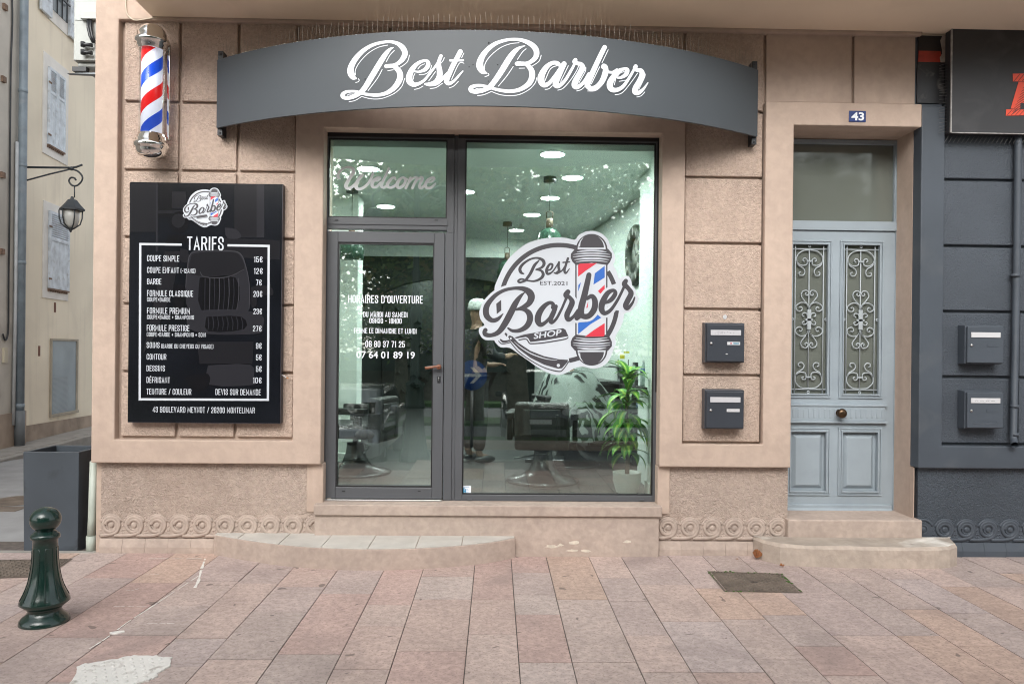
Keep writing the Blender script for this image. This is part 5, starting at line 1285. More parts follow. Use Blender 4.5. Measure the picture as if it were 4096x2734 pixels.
while y < cy0 + .5:
    x = cx0 - .8 + (.025 if r_ % 2 else 0)
    while x < cx0 + .8:
        if all(inside(x + a, y + b) for a, b in ((.012, 0), (-.012, 0), (0, .012), (0, -.012))): m.lathe([(.011, .0066), (.009, .0095), (0, .0105)], (x, y, 0), 8)
        x += .05
    y += .043; r_ += 1
build_split(m, 'stud', mat('white_resin', ()), tp)
def paint_line(pts, w, label, name='paint_mark', z=.0035):
    m = MB(); fm = lambda x, y, off=0: Vector((x, y, z))
    rr = random.Random(len(pts)); P_ = [pv(*p) for p in pts]; q = []
    for a, b in zip(P_, P_[1:]):
        for k in range(8): p = a.lerp(b, k/8); q.append((p.x, p.y, w * rr.uniform(.5, 1.2)))
    c = P_[0]; vs = []; fs = []
    for i, p in enumerate(q):
        a, b = q[max(i-1, 0)], q[min(i+1, len(q)-1)]; tx, ty = b[0]-a[0], b[1]-a[1]; l = math.hypot(tx, ty) or 1
        vs += [(p[0] - ty/l*p[2]/2, p[1] + tx/l*p[2]/2, z), (p[0] + ty/l*p[2]/2, p[1] - tx/l*p[2]/2, z)]
        if i and rr.random() > .12: fs.append((2*i-2, 2*i-1, 2*i+1, 2*i))
    m.add(vs, fs); o = m.build(name, WPAINT, None, base=(c.x, c.y, 0)); tag(o, label, 'paint mark', 'white marks on the paving')
paint_line([(1070,668),(1300,668),(1480,668)], .012, 'white painted line parallel to the wall near the half round step', z=.004)
paint_line([(1478,668),(1450,750),(1430,830),(1400,885)], .02, 'thick white painted line running away from the half round step', z=.0036)
paint_line([(1430,792),(1280,890),(1100,1010),(920,1125),(820,1200),(740,1260),(630,1325)], .010, 'long white cement smear along a slab joint near the bollard')
paint_line([(820,1012),(950,1013),(1090,1015)], .006, 'short thin white cement line across two slabs right of the bollard')
paint_line([(1060,1133),(1180,1134),(1270,1136)], .006, 'thin white cement line nearest the tactile patch')
paint_line([(960,776),(1060,778),(1160,778)], .005, 'thin white cement line nearest the beige base course')
paint_line([(905,893),(960,895),(1010,880)], .005, 'short slanting white cement line between two thin lines')
m = MB(); c = pv(835, 1205); m.prismz([(c.x + a, c.y + b) for a, b in ((-.03,-.01),(.01,-.015),(.04,.02),(.03,.035),(-.0,.03),(-.04,.01))], .0005, .006); o = m.build('paint_chip', WPAINT, None, base=(c.x, c.y, 0)); tag(o, 'loose white chip lying at the end of the long cement smear', 'chip')
# cigarette end stuck beside the price board
m = MB(); a, b = at(1125, 1497, .0), at(1146, 1509, -.02); m.tube([a, b], .004, 8); o = m.build('cigarette_end', WP, None, base=tuple(a)); tag(o, 'white cigarette end stuck at the right edge of the price board', 'cigarette end')
m = MB(); m.tube([b, b + (b-a)*.35], .0041, 8); m.build('filter', mat('filter_paper', (.5, .22, .08), .8), o)

# ------------------------------------------------------------------ buildings across the side street
d0 = ray(89, 1600); P0 = CAM + d0 * (12.8 / d0.y); P0.z = 0
wa = R(6.84); DW = Vector((-math.sin(wa), math.cos(wa), 0)); NW = Vector((math.cos(wa), math.sin(wa), 0))
def ow(u, v, n=0.0):                        # measured point on the cream wall -> (t, h)
    p = hit(u, v, P0 + NW*n, NW); return (p - P0).dot(DW), p.z
def cw(t, h, n=0.0): return P0 + DW*t + NW*n + Vector((0, 0, h))
def wbox(mm, t0, t1, h0, h1, n0, n1, mi=0):
    mm.obox(cw(t0, h0, n0), DW*(t1-t0), NW*(n1-n0), (0, 0, h1-h0), mi)
CREAM = mat('cream_render', (.88, .80, .64), .9, var=.08, vscale=.7, bump=.2, bscale=20, stain=(.64, .56, .45), stain_scale=.6, stain_amt=.45, streak=(.64, .57, .46), streak_amt=.35)
BANDM = mat('stained_base_render', (.36, .29, .23), .9, var=.3, vscale=2.2, stain=(.20, .16, .13), stain_scale=2.5, stain_amt=.6, bump=.3, bscale=30)
WSUR = mat('white_surround', (.80, .78, .73), .85, var=.08, vscale=4)
SHUT = mat('grey_shutter', (.66, .72, .77), .75, var=.18, vscale=7, stain=(.25, .22, .18), stain_scale=9, stain_amt=.4)
RUST = mat('rusty_trim', (.20, .13, .09), .8, var=.4, vscale=20)
cb = thing('cream_building', 'cream rendered old building with grey shutters across the side street', 'building', tuple(cw(6, 0)))
tA = -.02
m = MB(); wbox(m, tA, 30, -2.5, 12, -.25, 0); m.build('wall', CREAM, cb)
m = MB(); t_, hb = ow(300, 1672)
vs = [cw(tA+.01, -1, .012), cw(30, -3, .012), cw(30, hb-.5, .012), cw(tA+.01, hb + .05, .012)]; m.add(vs, [(0,1,2,3)]); wbox(m, tA + .012, 30, -2.6, -.3, .0, .0115)
m.build('base_band', BANDM, cb)
def shutter_window(c4, s4, name, two):
    ts = [ow(*p) for p in c4]; t0, t1 = (ts[0][0]+ts[3][0])/2, (ts[1][0]+ts[2][0])/2; h0, h1 = (ts[2][1]+ts[3][1])/2, (ts[0][1]+ts[1][1])/2
    ss = [ow(*p) for p in s4]; a0, a1 = (ss[0][0]+ss[3][0])/2, (ss[1][0]+ss[2][0])/2; b0, b1 = (ss[2][1]+ss[3][1])/2, (ss[0][1]+ss[1][1])/2
    m = MB(); wbox(m, a0, a1, b0, b1, -.01, .02); w = m.build(name, WSUR, cb, bevel=.004)
    leaves = [(t0, (t0+t1)/2 - .004), ((t0+t1)/2 + .004, t1)] if two else [(t0, t1)]
    for (x0, x1) in leaves:
        m = MB(); f = .05; zl = h0 + (h1-h0)*.66 if not two else h0 + (h1-h0)*.70
        for q in ((x0, x0+f, h0, h1), (x1-f, x1, h0, h1), (x0+f, x1-f, h1-f, h1), (x0+f, x1-f, zl-f, zl), (x0+f, x1-f, h0, h0+f)): wbox(m, q[0], q[1], q[2], q[3], .022, .06)
        k = 4
        for i in range(k):
            a, b = x0+f + (x1-x0-2*f)*i/k, x0+f + (x1-x0-2*f)*(i+1)/k - .006; wbox(m, a, b, h0+f, zl-f, .022, .048)
        n = 11
        for i in range(n):
            z = zl + (h1-f-zl)*i/n; m.obox(cw(x0+f, z, .052), DW*(x1-x0-2*f), NW*(-.024)+Vector((0,0,.03)), Vector((0,0,.010)))
        m.build('shutter', SHUT, w, bevel=.002)
    m = MB()
    for h in (h0 + .15, h1 - .3): wbox(m, t0-.05, t0+.06, h, h+.03, .06, .07)
    wbox(m, t0, t1, h0-.03, h0-.002, .02, .06)
    for i in range(9): wbox(m, t0 + (t1-t0)*i/9, t0 + (t1-t0)*i/9+.03, h0-.06, h0-.03, .02, .05)
    m.build('iron_trim', RUST, w)
shutter_window([(186,263),(250,316),(250,616),(183,571)], [(169,208),(269,277),(269,663),(168,612)], 'shuttered_window', True)
shutter_window([(188,843),(267,869),(266,1166),(186,1149)], [(171,795),(271,845),(270,1208),(166,1185)], 'shuttered_window', False)
# the upper window, its lower part in view
ta, ha = ow(196, 40); tb_, hb_ = ow(262, 88)
m = MB(); a0, b0 = ow(172, 48); a1, b1 = ow(269, 168)
wbox(m, a0, a1, min(b0, b1) + .1, 9.8, -.01, .02); w = m.build('upper_window', WSUR, cb)
m = MB(); wbox(m, ta, tb_, min(ha, hb_) + .05, 9.5, .021, .03); m.build('pane', mat('dim_pane', (.16, .19, .20), .2), w)
m = MB()
for i in range(3): wbox(m, ta + (tb_-ta)*(.2+.3*i), ta + (tb_-ta)*(.2+.3*i) + .02, min(ha, hb_), 9.4, .07, .09)
for h in (.35, .9, 1.5): wbox(m, ta, tb_, min(ha, hb_) + h, min(ha, hb_) + h + .025, .065, .09)
m.build('window_bars', BLACKM, w)
tc_, hc_ = ow(262, 110); td_, hd_ = ow(286, 150)
for x0, x1 in ((ta - .42, ta - .03), (tb_ + .04, tb_ + .50)):
    m = MB(); wbox(m, x0, x1, min(hc_, hd_) - .05, 9.4, .03, .075)
    for i in range(5): wbox(m, x0 + .06, x1 - .06, min(hc_, hd_) + .2 + i*.4, min(hc_, hd_) + .5 + i*.4, .075, .085)
    m.build('shutter', SHUT, w, bevel=.003)
# ground floor window with a reveal
t3 = [ow(205, 1358), ow(301, 1368), ow(302, 1645), ow(201, 1650)]
t0, t1, h0, h1 = (t3[0][0]+t3[3][0])/2, (t3[1][0]+t3[2][0])/2, (t3[2][1]+t3[3][1])/2, (t3[0][1]+t3[1][1])/2
m = MB()
wbox(m, t0 - .05, t0, h0, h1 + .04, 0, .03); wbox(m, t1, t1 + .06, h0, h1 + .04, 0, .03); wbox(m, t0, t1, h1, h1 + .04, 0, .03); wbox(m, t0 - .05, t1 + .06, h0 - .05, h0, 0, .05)
w = m.build('frosted_window', mat('stone_trim', (.40, .36, .29), .85, var=.2), cb, bevel=.004)
m = MB(); wbox(m, t0, t1, h0, h1, .001, .012); m.build('pane', mat('frosted_blue_glass', (.28, .335, .365), .25, var=.25, vscale=1.2), w)
m = MB()
for i in range(30): wbox(m, t0 + .06, t0 + .5*(t1-t0) + .15, h0 + .02 + i*(h1-h0)*.5/30, h0 + .026 + i*(h1-h0)*.5/30, .0125, .016)
m.build('blind_slats', mat('slat', (.34, .39, .42), .5), w)
for k, (u, v) in enumerate(((219, 1229), (156, 1403))):
    t_, h_ = ow(u, v); m = MB(); wbox(m, t_ - .035, t_ + .035, h_ - .09, h_ + .09, .0005, .006); wbox(m, t_ - .026, t_ - .006, h_ - .07, h_ + .07, .0065, .009); wbox(m, t_ + .006, t_ + .026, h_ - .07, h_ + .07, .0065, .009)
    m.build('air_brick', mat('brick_red', (.22, .11, .08), .85, var=.2), cb)
gb = thing('grey_building', 'weathered grey rendered wall of the building at the left frame edge', 'building', tuple(cw(-3, 0)))
m = MB(); wbox(m, -9, tA - .003, -.5, 12, -.3, .05); m.build('wall', mat('weathered_render', (.56, .53, .47), .9, var=.18, vscale=1.0, stain=(.24, .22, .19), stain_scale=.9, stain_amt=.6, bump=.3, bscale=20), gb)
m = MB(); wbox(m, -9, tA - .01, -.5, .55, .05, .08); m.build('base_band', BANDM, gb)
m = MB()
for u, v in ((12, 318), (8, 700), (6, 1005), (18, 30)):
    t_, h_ = ow(u, v, .05); wbox(m, t_ - .07, t_ + .03, h_ - .05, h_ + .04, .05, .09)
build_split(m, 'wall_hook', RUST, gb)
t_, h_ = ow(15, 1420, .05); m = MB(); wbox(m, t_ - .05, t_ + .05, h_ - .12, h_ + .12, .05, .085); m.build('meter_box', mat('cream_plastic', (.55, .50, .38), .5), gb, bevel=.004)
# pavement strip and kerb below them
m = MB(); wbox(m, -12, 30, -.6, .01, .0005, .50); wbox(m, -12, 30, -.6, .0, .501, .64); o = m.build('far_kerb', KERB, bevel=.012); tag(o, kind='structure')
# downpipe, cable, thin tube on the corner
PIPEM = mat('blue_grey_zinc', (.20, .245, .28), .5, var=.2, vscale=5, stain=(.34, .36, .38), stain_scale=7, stain_amt=.3)
tp_, _ = ow(87, 900, .14)
t = thing('downpipe', 'tall blue grey zinc downpipe between the grey and the cream building', 'downpipe', tuple(cw(tp_, 0, .14)))
m = MB(); m.tube([cw(tp_, 12, .14), cw(tp_, 4.2, .14), cw(tp_, .05, .14)], .062, 16); m.build('pipe', PIPEM, t)
for v in (360, 660, 1050, 1620):
    _, h_ = ow(87, v, .14); m = MB(); p = cw(tp_, h_, .14); m.lathe([(.062, -.03), (.069, -.025), (.069, .025), (.062, .03)], tuple(p), 16); m.build('pipe_collar', PIPEM, t)
_, h_ = ow(87, 1640, .14); m = MB(); p = cw(tp_, 0, .14); m.lathe([(.075, h_), (.075, .0)], (p.x, p.y, 0), 16); m.build('cast_shoe', mat('dark_zinc', (.14, .155, .165), .6, var=.2), t)
tq, _ = ow(64, 1000, .09)
m = MB(); _, hq1 = ow(64, 565, .09); _, hq0 = ow(50, 1700, .09); m.tube([cw(tq, hq1, .09), cw(tq, 2, .09), cw(tq - .03, hq0, .09)], .026, 10)
o = m.build('conduit', mat('pale_conduit', (.45, .47, .48), .5, var=.2), None, base=tuple(cw(tq, 0, .09))); tag(o, 'slim pale conduit running up beside the blue grey zinc downpipe', 'conduit')
m = MB(); pts = [cw(*ow(u, v, .07), .07) for u, v in ((48, -20), (50, 90), (44, 250), (42, 420), (40, 640), (38, 900), (35, 1100), (34, 1290), (30, 1345), (20, 1360), (12, 1335))]
m.tube(cr([tuple(p) for p in pts], 3), .014, 6); o = m.build('cable', BLACKM, None, base=tuple(pts[0])); tag(o, 'thick black cable hanging down the weathered grey wall', 'cable')
# wall lantern on its bracket
tl, hl = ow(103, 668, .1)
ln = thing('wall_lantern', 'dark iron lantern hanging from a scrolled bracket on the cream wall', 'lantern', tuple(cw(tl, hl, 0)))
LM = mat('lantern_iron', (.035, .042, .048), .5, var=.15)
LP = cw(tl, 0, 0)
yL = LP.y
def lp(u, v): return at(u, v, yL)
m = MB()
m.tube([lp(60, 668), lp(200, 670), lp(284, 671), lp(305, 668), lp(329, 659)], .018, 6); m.tube([lp(60, 731), lp(100, 723), lp(200, 696), lp(284, 676)], .014, 6)
m.tube([lp(u, v) for u, v in cr([(284,676),(310,684),(329,705),(326,725),(308,742),(288,741),(276,724),(283,711),(297,712),(304,721)], 4)], .015, 6)
p = lp(287, 674); m.ball(tuple(p), .035, 10, 8); m.tube([lp(298, 744), lp(298, 790)], .010, 6); m.build('bracket', LM, ln)
lc = lp(296, 800); cxl, cyl = lc.x, lc.y
zz = lambda v: lp(294, v).z; rr_ = lambda w: w / F * (yL + 6) / 2
m = MB(); m.lathe([(.0, zz(788)), (.02, zz(786)), (.03, zz(796)), (rr_(34), zz(800)), (rr_(42), zz(806)), (rr_(60), zz(818)), (rr_(86), zz(833)), (rr_(92), zz(836)), (rr_(92), zz(842)), (rr_(80), zz(843)), (0, zz(840))], (cxl - .03, cyl, 0), 6, smooth=False, a0=R(15), a1=R(375)); m.build('roof', LM, ln)
m = MB(); m.lathe([(rr_(62), zz(843)), (rr_(60), zz(870)), (rr_(44), zz(902)), (rr_(16), zz(912))], (cxl - .05, cyl, 0), 16); m.build('lamp_glass', mat('milky_glass', (.62, .62, .58), .3), ln)
m = MB()
for k in range(6):
    a = 2*PI*k/6 + .3; f = lambda w, v: (cxl - .05 + rr_(w)*math.cos(a), cyl + rr_(w)*math.sin(a), zz(v))
    m.tube([f(82, 842), f(80, 872), f(66, 897), f(24, 914), f(8, 918)], .011, 5)
m.lathe([(rr_(18), zz(912)), (rr_(18), zz(918)), (rr_(8), zz(922)), (rr_(10), zz(926)), (0, zz(930))], (cxl - .05, cyl, 0), 10); m.build('cage', LM, ln)

# air conditioner on the side wall above its bracket
YA = .55
ac = thing('air_conditioner', 'off white outdoor air conditioning unit on the side wall above the street corner', 'air conditioner', (XL - .22, YA + .4, Z(330, 262, YA)))
ACM = mat('aged_white_casing', (.40, .42, .40), .5, var=.08, vscale=5, stain=(.34, .34, .31), stain_scale=6, stain_amt=.4)
aL, aR = X(293, 150, YA), XL - .07; az0, azt = Z(330, 262, YA), Z(330, -90, YA)
m = MB(); m.box(aL, aR, YA, YA + .75, az0 + .04, azt); m.box(aL + .02, aR - .02, YA + .03, YA + .72, az0, az0 + .039); m.build('casing', ACM, ac, bevel=.012)
af = zmap(lambda x, y: (x/1.802, y/1.802), YA)
m = MB(); p, q = at(300, 82, YA), at(372, 8, YA); m.box(p.x, aR - .01, YA - .006, YA - .0005, p.z, q.z); m.build('side_panel', mat('panel_grey', (.42, .45, .44), .5), ac, bevel=.003)
m = MB(); p, q = at(331, 83, YA), at(372, 52, YA); m.prismx([(YA - .001, p.z), (YA - .045, p.z), (YA - .03, q.z), (YA - .001, q.z)], p.x, aR - .003); m.build('pipe_cover', ACM, ac, bevel=.004)
m = MB(); p, q = at(308, 243, YA), at(372, 170, YA); m.box(p.x, aR - .005, YA - .012, YA - .0005, p.z, q.z)
m.build('valve_plate', ACM, ac, bevel=.004)
m = MB()
for v in (178, 209):
    p, q = at(332, v, YA - .05), at(368, v + 3, YA - .05); m.tube([p, p.lerp(q, .3), q], [.022, .014, .018], 10); m.lathe([(.02, -.02), (.02, .02), (0, .021)], tuple(p), 8)
m.build('valve', BLACKM, ac)
m = MB()
for k in range(2): m.tube([at(353 + k*10, 76, YA - .02), at(352 + k*10, 110, YA - .04), at(360 + k*9, 145, YA - .05), at(372 + k*8, 170, YA - .05)], .012, 7)
build_split(m, 'hose', BLACKM, ac)
br_ = thing('air_conditioner_bracket', 'grey steel bracket under the air conditioning unit beside the corner', 'bracket', (XL, YA + .1, Z(330, 300, YA + .02)))
yb_ = YA + .02
for yy in (yb_, yb_ + .55):
    p, q, r_ = at(266, 293, yb_), at(372, 288, yb_), at(373, 357, yb_)
    m = MB(); m.prism([(p.x, p.z), (XL + .005, q.z + .01), (XL + .005, r_.z), (XL - .03, r_.z + .02), ((p.x + XL)/2 - .03, (p.z + r_.z)/2 + .06)], yy, yy + .05); m.build('arm', mat('zinc_grey', (.24, .27, .29), .5, var=.1), br_, bevel=.003)
m = MB(); p = at(310, 283, yb_); m.box(p.x - .05, p.x + .07, yb_ + .005, yb_ + .06, p.z, az0 - .001); m.build('rubber_foot', BLACKM, br_)

# ------------------------------------------------------------------ inside the shop
wr = lambda y: 1.616 - .09*(y - 1.2)          # face of the right shop wall
def in_at(u, v, depth): return at(u, v, depth - 6)
LED = mat('led_panel', (1, 1, 1), .5, emit=(.93, 1, .97), estr=190)
proto = None
LIT = [(2210, 619, 'round ceiling light nearest the window top'), (2290, 712, 'round ceiling light right of the first hanging cord'), (2200, 793, 'round ceiling light crossed by the hanging lamp cord'), (2128, 860, 'round ceiling light left of the long lamp cord'), (2066, 922, 'round ceiling light beside the small far lamp canopy'), (1473, 677, 'round ceiling light behind the word Welcome'), (1543, 827, 'round ceiling light low in the transom pane'), (1859, 768, 'round ceiling light cut by the frame post'), (1671, 1048, 'farther round light high in the door pane, upper of two'), (1688, 1077, 'farther round light high in the door pane, lower of two'), (1491, 1072, 'farther round light left in the door pane'), (1892, 1054, 'farther round light left of the emblem')]
for u, v, lab in LIT:
    d = ray(u, v); p = CAM + d * ((CEI - .012 - CAM.z) / d.z)
    if p.y > 10: p = CAM + d * (15 / d.y); p.z = CEI - .012
    if proto is None:
        proto = thing('ceiling_light', 'round ' + lab, 'ceiling light', (0, 0, 0), 'round ceiling lights in the shop')
        m = MB(); m.lathe([(.112, .011), (.112, 0), (.098, -.002), (.098, .004)], (0, 0, 0), 28); m.build('ring', mat('white_ring', (.8, .8, .8), .4), proto)
        m = MB(); m.lathe([(.098, .0005), (0, .0006)], (0, 0, 0), 28); m.build('diffuser', LED, proto)
        proto.location = p; proto['label'] = lab
    else: dup(proto, p, lab)
# pendant lamps
WARM = mat('warm_inside', (.75, .55, .32), .5, emit=(1.0, .62, .28), estr=1.2)
PEND = None
for u, v, lab in ((2200, 721, 'dark hanging dome lamp on a long cord behind the emblem'), (2030, 898, 'dark hanging dome lamp farthest back, left of the emblem'), (1409, 764, 'green hanging dome lamp with warm inside in the door pane')):
    d = ray(u, v); p = CAM + d * ((CEI - .03 - CAM.z) / d.z); p.z = CEI
    if PEND is None:
        PEND = thing('pendant_lamp', lab, 'pendant lamp', (0, 0, 0), 'dome pendant lamps in the shop')
        m = MB(); m.lathe([(.062, 0), (.062, -.05), (0, -.052)], (0, 0, 0), 20); m.build('canopy', BLACKM, PEND)
        m = MB(); m.tube([(0, 0, -.05), (0, 0, -.33)], .0035, 5); m.build('cord', BLACKM, PEND)
        m = MB(); m.lathe([(0, -.40), (.034, -.40), (.034, -.49), (0, -.492)], (0, 0, 0), 14); m.tube([(-.03, 0, -.40), (-.03, 0, -.34), (0, 0, -.325), (.03, 0, -.34), (.03, 0, -.40)], .005, 5); m.build('socket', mat('wood_socket', (.12, .085, .06), .6), PEND)
        m = MB(); m.lathe([(.03, -.49), (.07, -.505), (.11, -.55), (.125, -.62), (.128, -.74)], (0, 0, 0), 28); m.build('shade', mat('green_enamel', (.035, .075, .055), .25), PEND)
        m = MB(); m.lathe([(.028, -.494), (.068, -.51), (.107, -.553), (.122, -.62), (.125, -.739)], (0, 0, 0), 28); m.build('shade_lining', WARM, PEND)
        PEND.location = p
    else: dup(PEND, p, lab)
# barber chairs
CHM = mat('black_leather', (.014, .013, .013), .45, bump=.15, bscale=40); CHB = mat('dark_base_metal', (.10, .10, .105), .28, metal=.85)
CH = thing('barber_chair', 'black barber chair seen from behind on a flared metal base', 'barber chair', (0, 0, FLR), 'barber chairs')
def chp(mm, name, mt, bevel=0, par=None): return mm.build(name, mt, par or CH, bevel=bevel, seg=3)
zc = lambda h: FLR + h
m = MB(); m.lathe([(0, zc(0)), (.345, zc(0)), (.35, zc(.012)), (.33, zc(.03)), (.2, zc(.055)), (.13, zc(.11)), (.095, zc(.2)), (.085, zc(.27)), (.085, zc(.3)), (0, zc(.3))], (0, 0, 0), 40); chp(m, 'base', CHB)
m = MB(); m.lathe([(.03, zc(.3)), (.03, zc(.37))], (0, 0, 0), 14); chp(m, 'column', CHROME)
m = MB(); m.tube([(.05, -.08, zc(.27)), (-.03, -.16, zc(.272)), (-.2, -.2, zc(.245)), (-.26, -.21, zc(.24))], .007, 7); m.ball((.05, -.09, zc(.27)), .014, 8, 6); chp(m, 'pump_lever', STEEL)
m = MB(); m.box(-.25, .25, -.22, .30, zc(.36), zc(.50)); chp(m, 'seat', CHM, .03)
m = MB(); m.box(-.245, .245, -.36, -.23, zc(.33), zc(.76)); chp(m, 'backrest', CHM, .03)
m = MB(); m.box(-.17, .17, -.372, -.355, zc(.47), zc(.70)); m.box(.12, .145, -.385, -.36, zc(.36), zc(.66)); chp(m, 'back_panel', mat('grey_vinyl', (.03, .03, .032), .5), .006)
for s_ in (-1, 1):
    m = MB(); m.box(s_*.30 - .04, s_*.30 + .04, -.25, .27, zc(.60), zc(.66)); m.box(s_*.30 - .025, s_*.30 + .025, -.2, -.12, zc(.40), zc(.599)); m.box(s_*.30 - .025, s_*.30 + .025, .12, .2, zc(.40), zc(.599)); chp(m, 'armrest', CHM, .012)
m = MB(); m.box(-.2, .2, .45, .75, zc(.10), zc(.14)); m.box(-.03, .03, .2, .5, zc(.14), zc(.2)); chp(m, 'footrest', CHB, .01)
cp = in_at(1245*1.7437, 1900, 7.1); CH.location = (cp.x, cp.y, FLR); CH.rotation_euler = (0, 0, R(-6))
c2 = in_at(815*1.7437, 1880, 7.5); dup(CH, (c2.x, c2.y, FLR), 'black barber chair on a chrome column seen through the door pane', R(75))
c3 = Vector((.80, 2.15, FLR)); dup(CH, tuple(c3), 'black barber chair under the printed cape, right of the nearest chair', R(-75))
# people
SKIN = mat('skin', (.22, .13, .092), .55, var=.06, vscale=15); CLOTH = mat('dark_cloth', (.011, .012, .014), .85, var=.2); HAIR = mat('dark_hair', (.012, .009, .007), .6, bump=.6, bscale=90)
def skinned(name, joints, edges, mats, par, sub=2):
    me = bpy.data.meshes.new(name); me.from_pydata([j[0] for j in joints], edges, []); me.update()
    for q in (mats if isinstance(mats, list) else [mats]): me.materials.append(q)
    o = bpy.data.objects.new(name, me); COL.objects.link(o); o.parent = par
    md = o.modifiers.new('skin', 'SKIN'); md.use_smooth_shade = True
    if not me.skin_vertices: me.skin_vertices.new()
    sv = me.skin_vertices[0].data
    for i, j in enumerate(joints):
        r = j[1]; sv[i].radius = (r, r) if not isinstance(r, tuple) else r
    sv[0].use_root = True
    s = o.modifiers.new('subdivision', 'SUBSURF'); s.levels = sub; s.render_levels = sub
    return o
def person(name_label, loc, rotz, pose):
    t = thing('person', name_label, 'person', loc, rotz=rotz)
    J = pose
    body = [(J['pelvis'], (.15, .11)), (J['waist'], (.135, .10)), (J['chest'], (.165, .12)), (J['neck0'], (.075, .07)), (J['neck1'], (.055, .055)), (J['head0'], (.07, .08)), (J['head1'], (.078, .098)), (J['head2'], (.065, .085))]
    E = [(i, i+1) for i in range(7)]
    for s_ in ('l', 'r'):
        k = len(body)
        body += [(J['sh_'+s_], .062), (J['el_'+s_], .045), (J['wr_'+s_], .029), (J['palm_'+s_], (.04, .018))]
        E += [(2, k), (k, k+1), (k+1, k+2), (k+2, k+3)]
        pv_ = Vector(J['palm_'+s_]); dv = (pv_ - Vector(J['wr_'+s_])).normalized(); sd_ = dv.cross(Vector((0, 0, 1))).normalized() if abs(dv.z) < .9 else Vector((1, 0, 0))
        cl = Vector((0, 0, -1)) if abs(dv.z) < .9 else Vector((0, 1, 0))
        for f_, (off, ln) in enumerate(((-.030, .068), (-.010, .078), (.011, .072), (.030, .058))):
            a = pv_ + sd_*off + dv*.03; n = len(body)
            body += [(tuple(a), .010), (tuple(a + dv*ln*.5 + cl*.008), .009), (tuple(a + dv*ln*.9 + cl*.03), .008)]
            E += [(k+3, n), (n, n+1), (n+1, n+2)]
        a = pv_ - sd_*.035 - dv*.015; n = len(body)
        body += [(tuple(a), .012), (tuple(a - sd_*.028 + dv*.035 + cl*.012), .0095)]; E += [(k+3, n), (n, n+1)]
        k = len(body)
        body += [(J['hip_'+s_], .092), (J['kn_'+s_], .062), (J['an_'+s_], .04), (J['toe_'+s_], (.042, .03))]
        E += [(0, k), (k, k+1), (k+1, k+2), (k+2, k+3)]
    o = skinned('body', body, E, SKIN, t)
    h1 = Vector(J['head1']); f = Vector(J['face']).normalized(); sd_ = Vector((-f.y, f.x, 0))
    base = h1 + f*.088
    m = MB(); P_ = h1
    m.prismz([(P_.x + f.x*.085 - sd_.x*.014, P_.y + f.y*.085 - sd_.y*.014), (P_.x + f.x*.085 + sd_.x*.014, P_.y + f.y*.085 + sd_.y*.014), (P_.x + f.x*.118, P_.y + f.y*.118)], P_.z - .045, P_.z + .002)
    m.v = [(x + loc[0], y + loc[1], z + loc[2]) for x, y, z in m.v]; m.build('nose', SKIN, t, bevel=.006)
    m = MB()
    for s_ in (-1, 1):
        p = h1 + f*.088 + sd_*.031*s_ + Vector((0, 0, .006)); m.ball(tuple(p + Vector(loc)), .0115, 10, 8, (1, 1, .7))
    build_split(m, 'eye', mat('eye_white', (.5, .48, .45), .3), t)
    m = MB(); p = h1 + f*.088 - Vector((0, 0, .068)) + Vector(loc); m.ball(tuple(p), .022, 10, 6, (abs(sd_.x)*1+.25, abs(sd_.y)*1+.25, .28)); m.build('mouth', mat('lips', (.30, .12, .10), .5), t)
    m = MB()
    for s_ in (-1, 1): m.ball(tuple(h1 + sd_*.082*s_ - Vector((0, 0, .012)) + Vector(loc)), .026, 8, 6, (.5, .5, 1.2))
    build_split(m, 'ear', SKIN, t)
    return t, h1, f
stand = dict(pelvis=(0,0,.95), waist=(0,0,1.10), chest=(0,.01,1.32), neck0=(0,.01,1.46), neck1=(0,.015,1.52), head0=(0,.02,1.57), head1=(0,.025,1.64), head2=(0,.02,1.71),
  sh_l=(-.18,0,1.40), el_l=(-.23,.06,1.13), wr_l=(-.14,.27,1.06), palm_l=(-.11,.35,1.07), sh_r=(.18,0,1.40), el_r=(.25,.08,1.16), wr_r=(.16,.30,1.16), palm_r=(.13,.38,1.18),
  hip_l=(-.10,0,.90), kn_l=(-.11,.02,.50), an_l=(-.12,-.02,.09), toe_l=(-.13,.12,.04), hip_r=(.10,0,.90), kn_r=(.12,.02,.50), an_r=(.13,-.02,.09), toe_r=(.15,.12,.04), face=(-.3,.95,0))
bpz = in_at(1092*1.7437, 1200, 8.3)
loc = (bpz.x, bpz.y, FLR)
t, h1, f = person('person in dark clothes and a pale cap standing left of the emblem', loc, R(-60), stand)
def local(mm): mm.v = [(x + loc[0], y + loc[1], z + loc[2]) for x, y, z in mm.v]; return mm
def garment(name, joints, edges, mt, par): return skinned(name, joints, edges, mt, par)
J = stand
garment('shirt', [(J['waist'], (.165, .125)), (J['chest'], (.185, .14)), ((0,.01,1.44), (.10, .085)), (J['pelvis'], (.17, .13)), (J['sh_l'], .078), (J['el_l'], .060), ((-.155,.235,1.068), .046), (J['sh_r'], .078), (J['el_r'], .060), ((.175,.265,1.16), .046)], [(0,1),(1,2),(0,3),(1,4),(4,5),(5,6),(1,7),(7,8),(8,9)], CLOTH, t)
garment('trousers', [((0,0,.98), (.165, .125)), (J['hip_l'], .105), (J['kn_l'], .078), ((-.12,-.02,.12), .07), (J['hip_r'], .105), (J['kn_r'], .078), ((.13,-.02,.12), .07)], [(0,1),(1,2),(2,3),(0,4),(4,5),(5,6)], mat('dark_trousers', (.016, .017, .020), .85), t)
m = MB()
for s_ in ('l', 'r'):
    a = J['an_'+s_]; m.ball((a[0]+(-.01 if s_ == 'l' else .015), a[1]+.07, .045), .06, 12, 8, (.85, 2.2, .75))
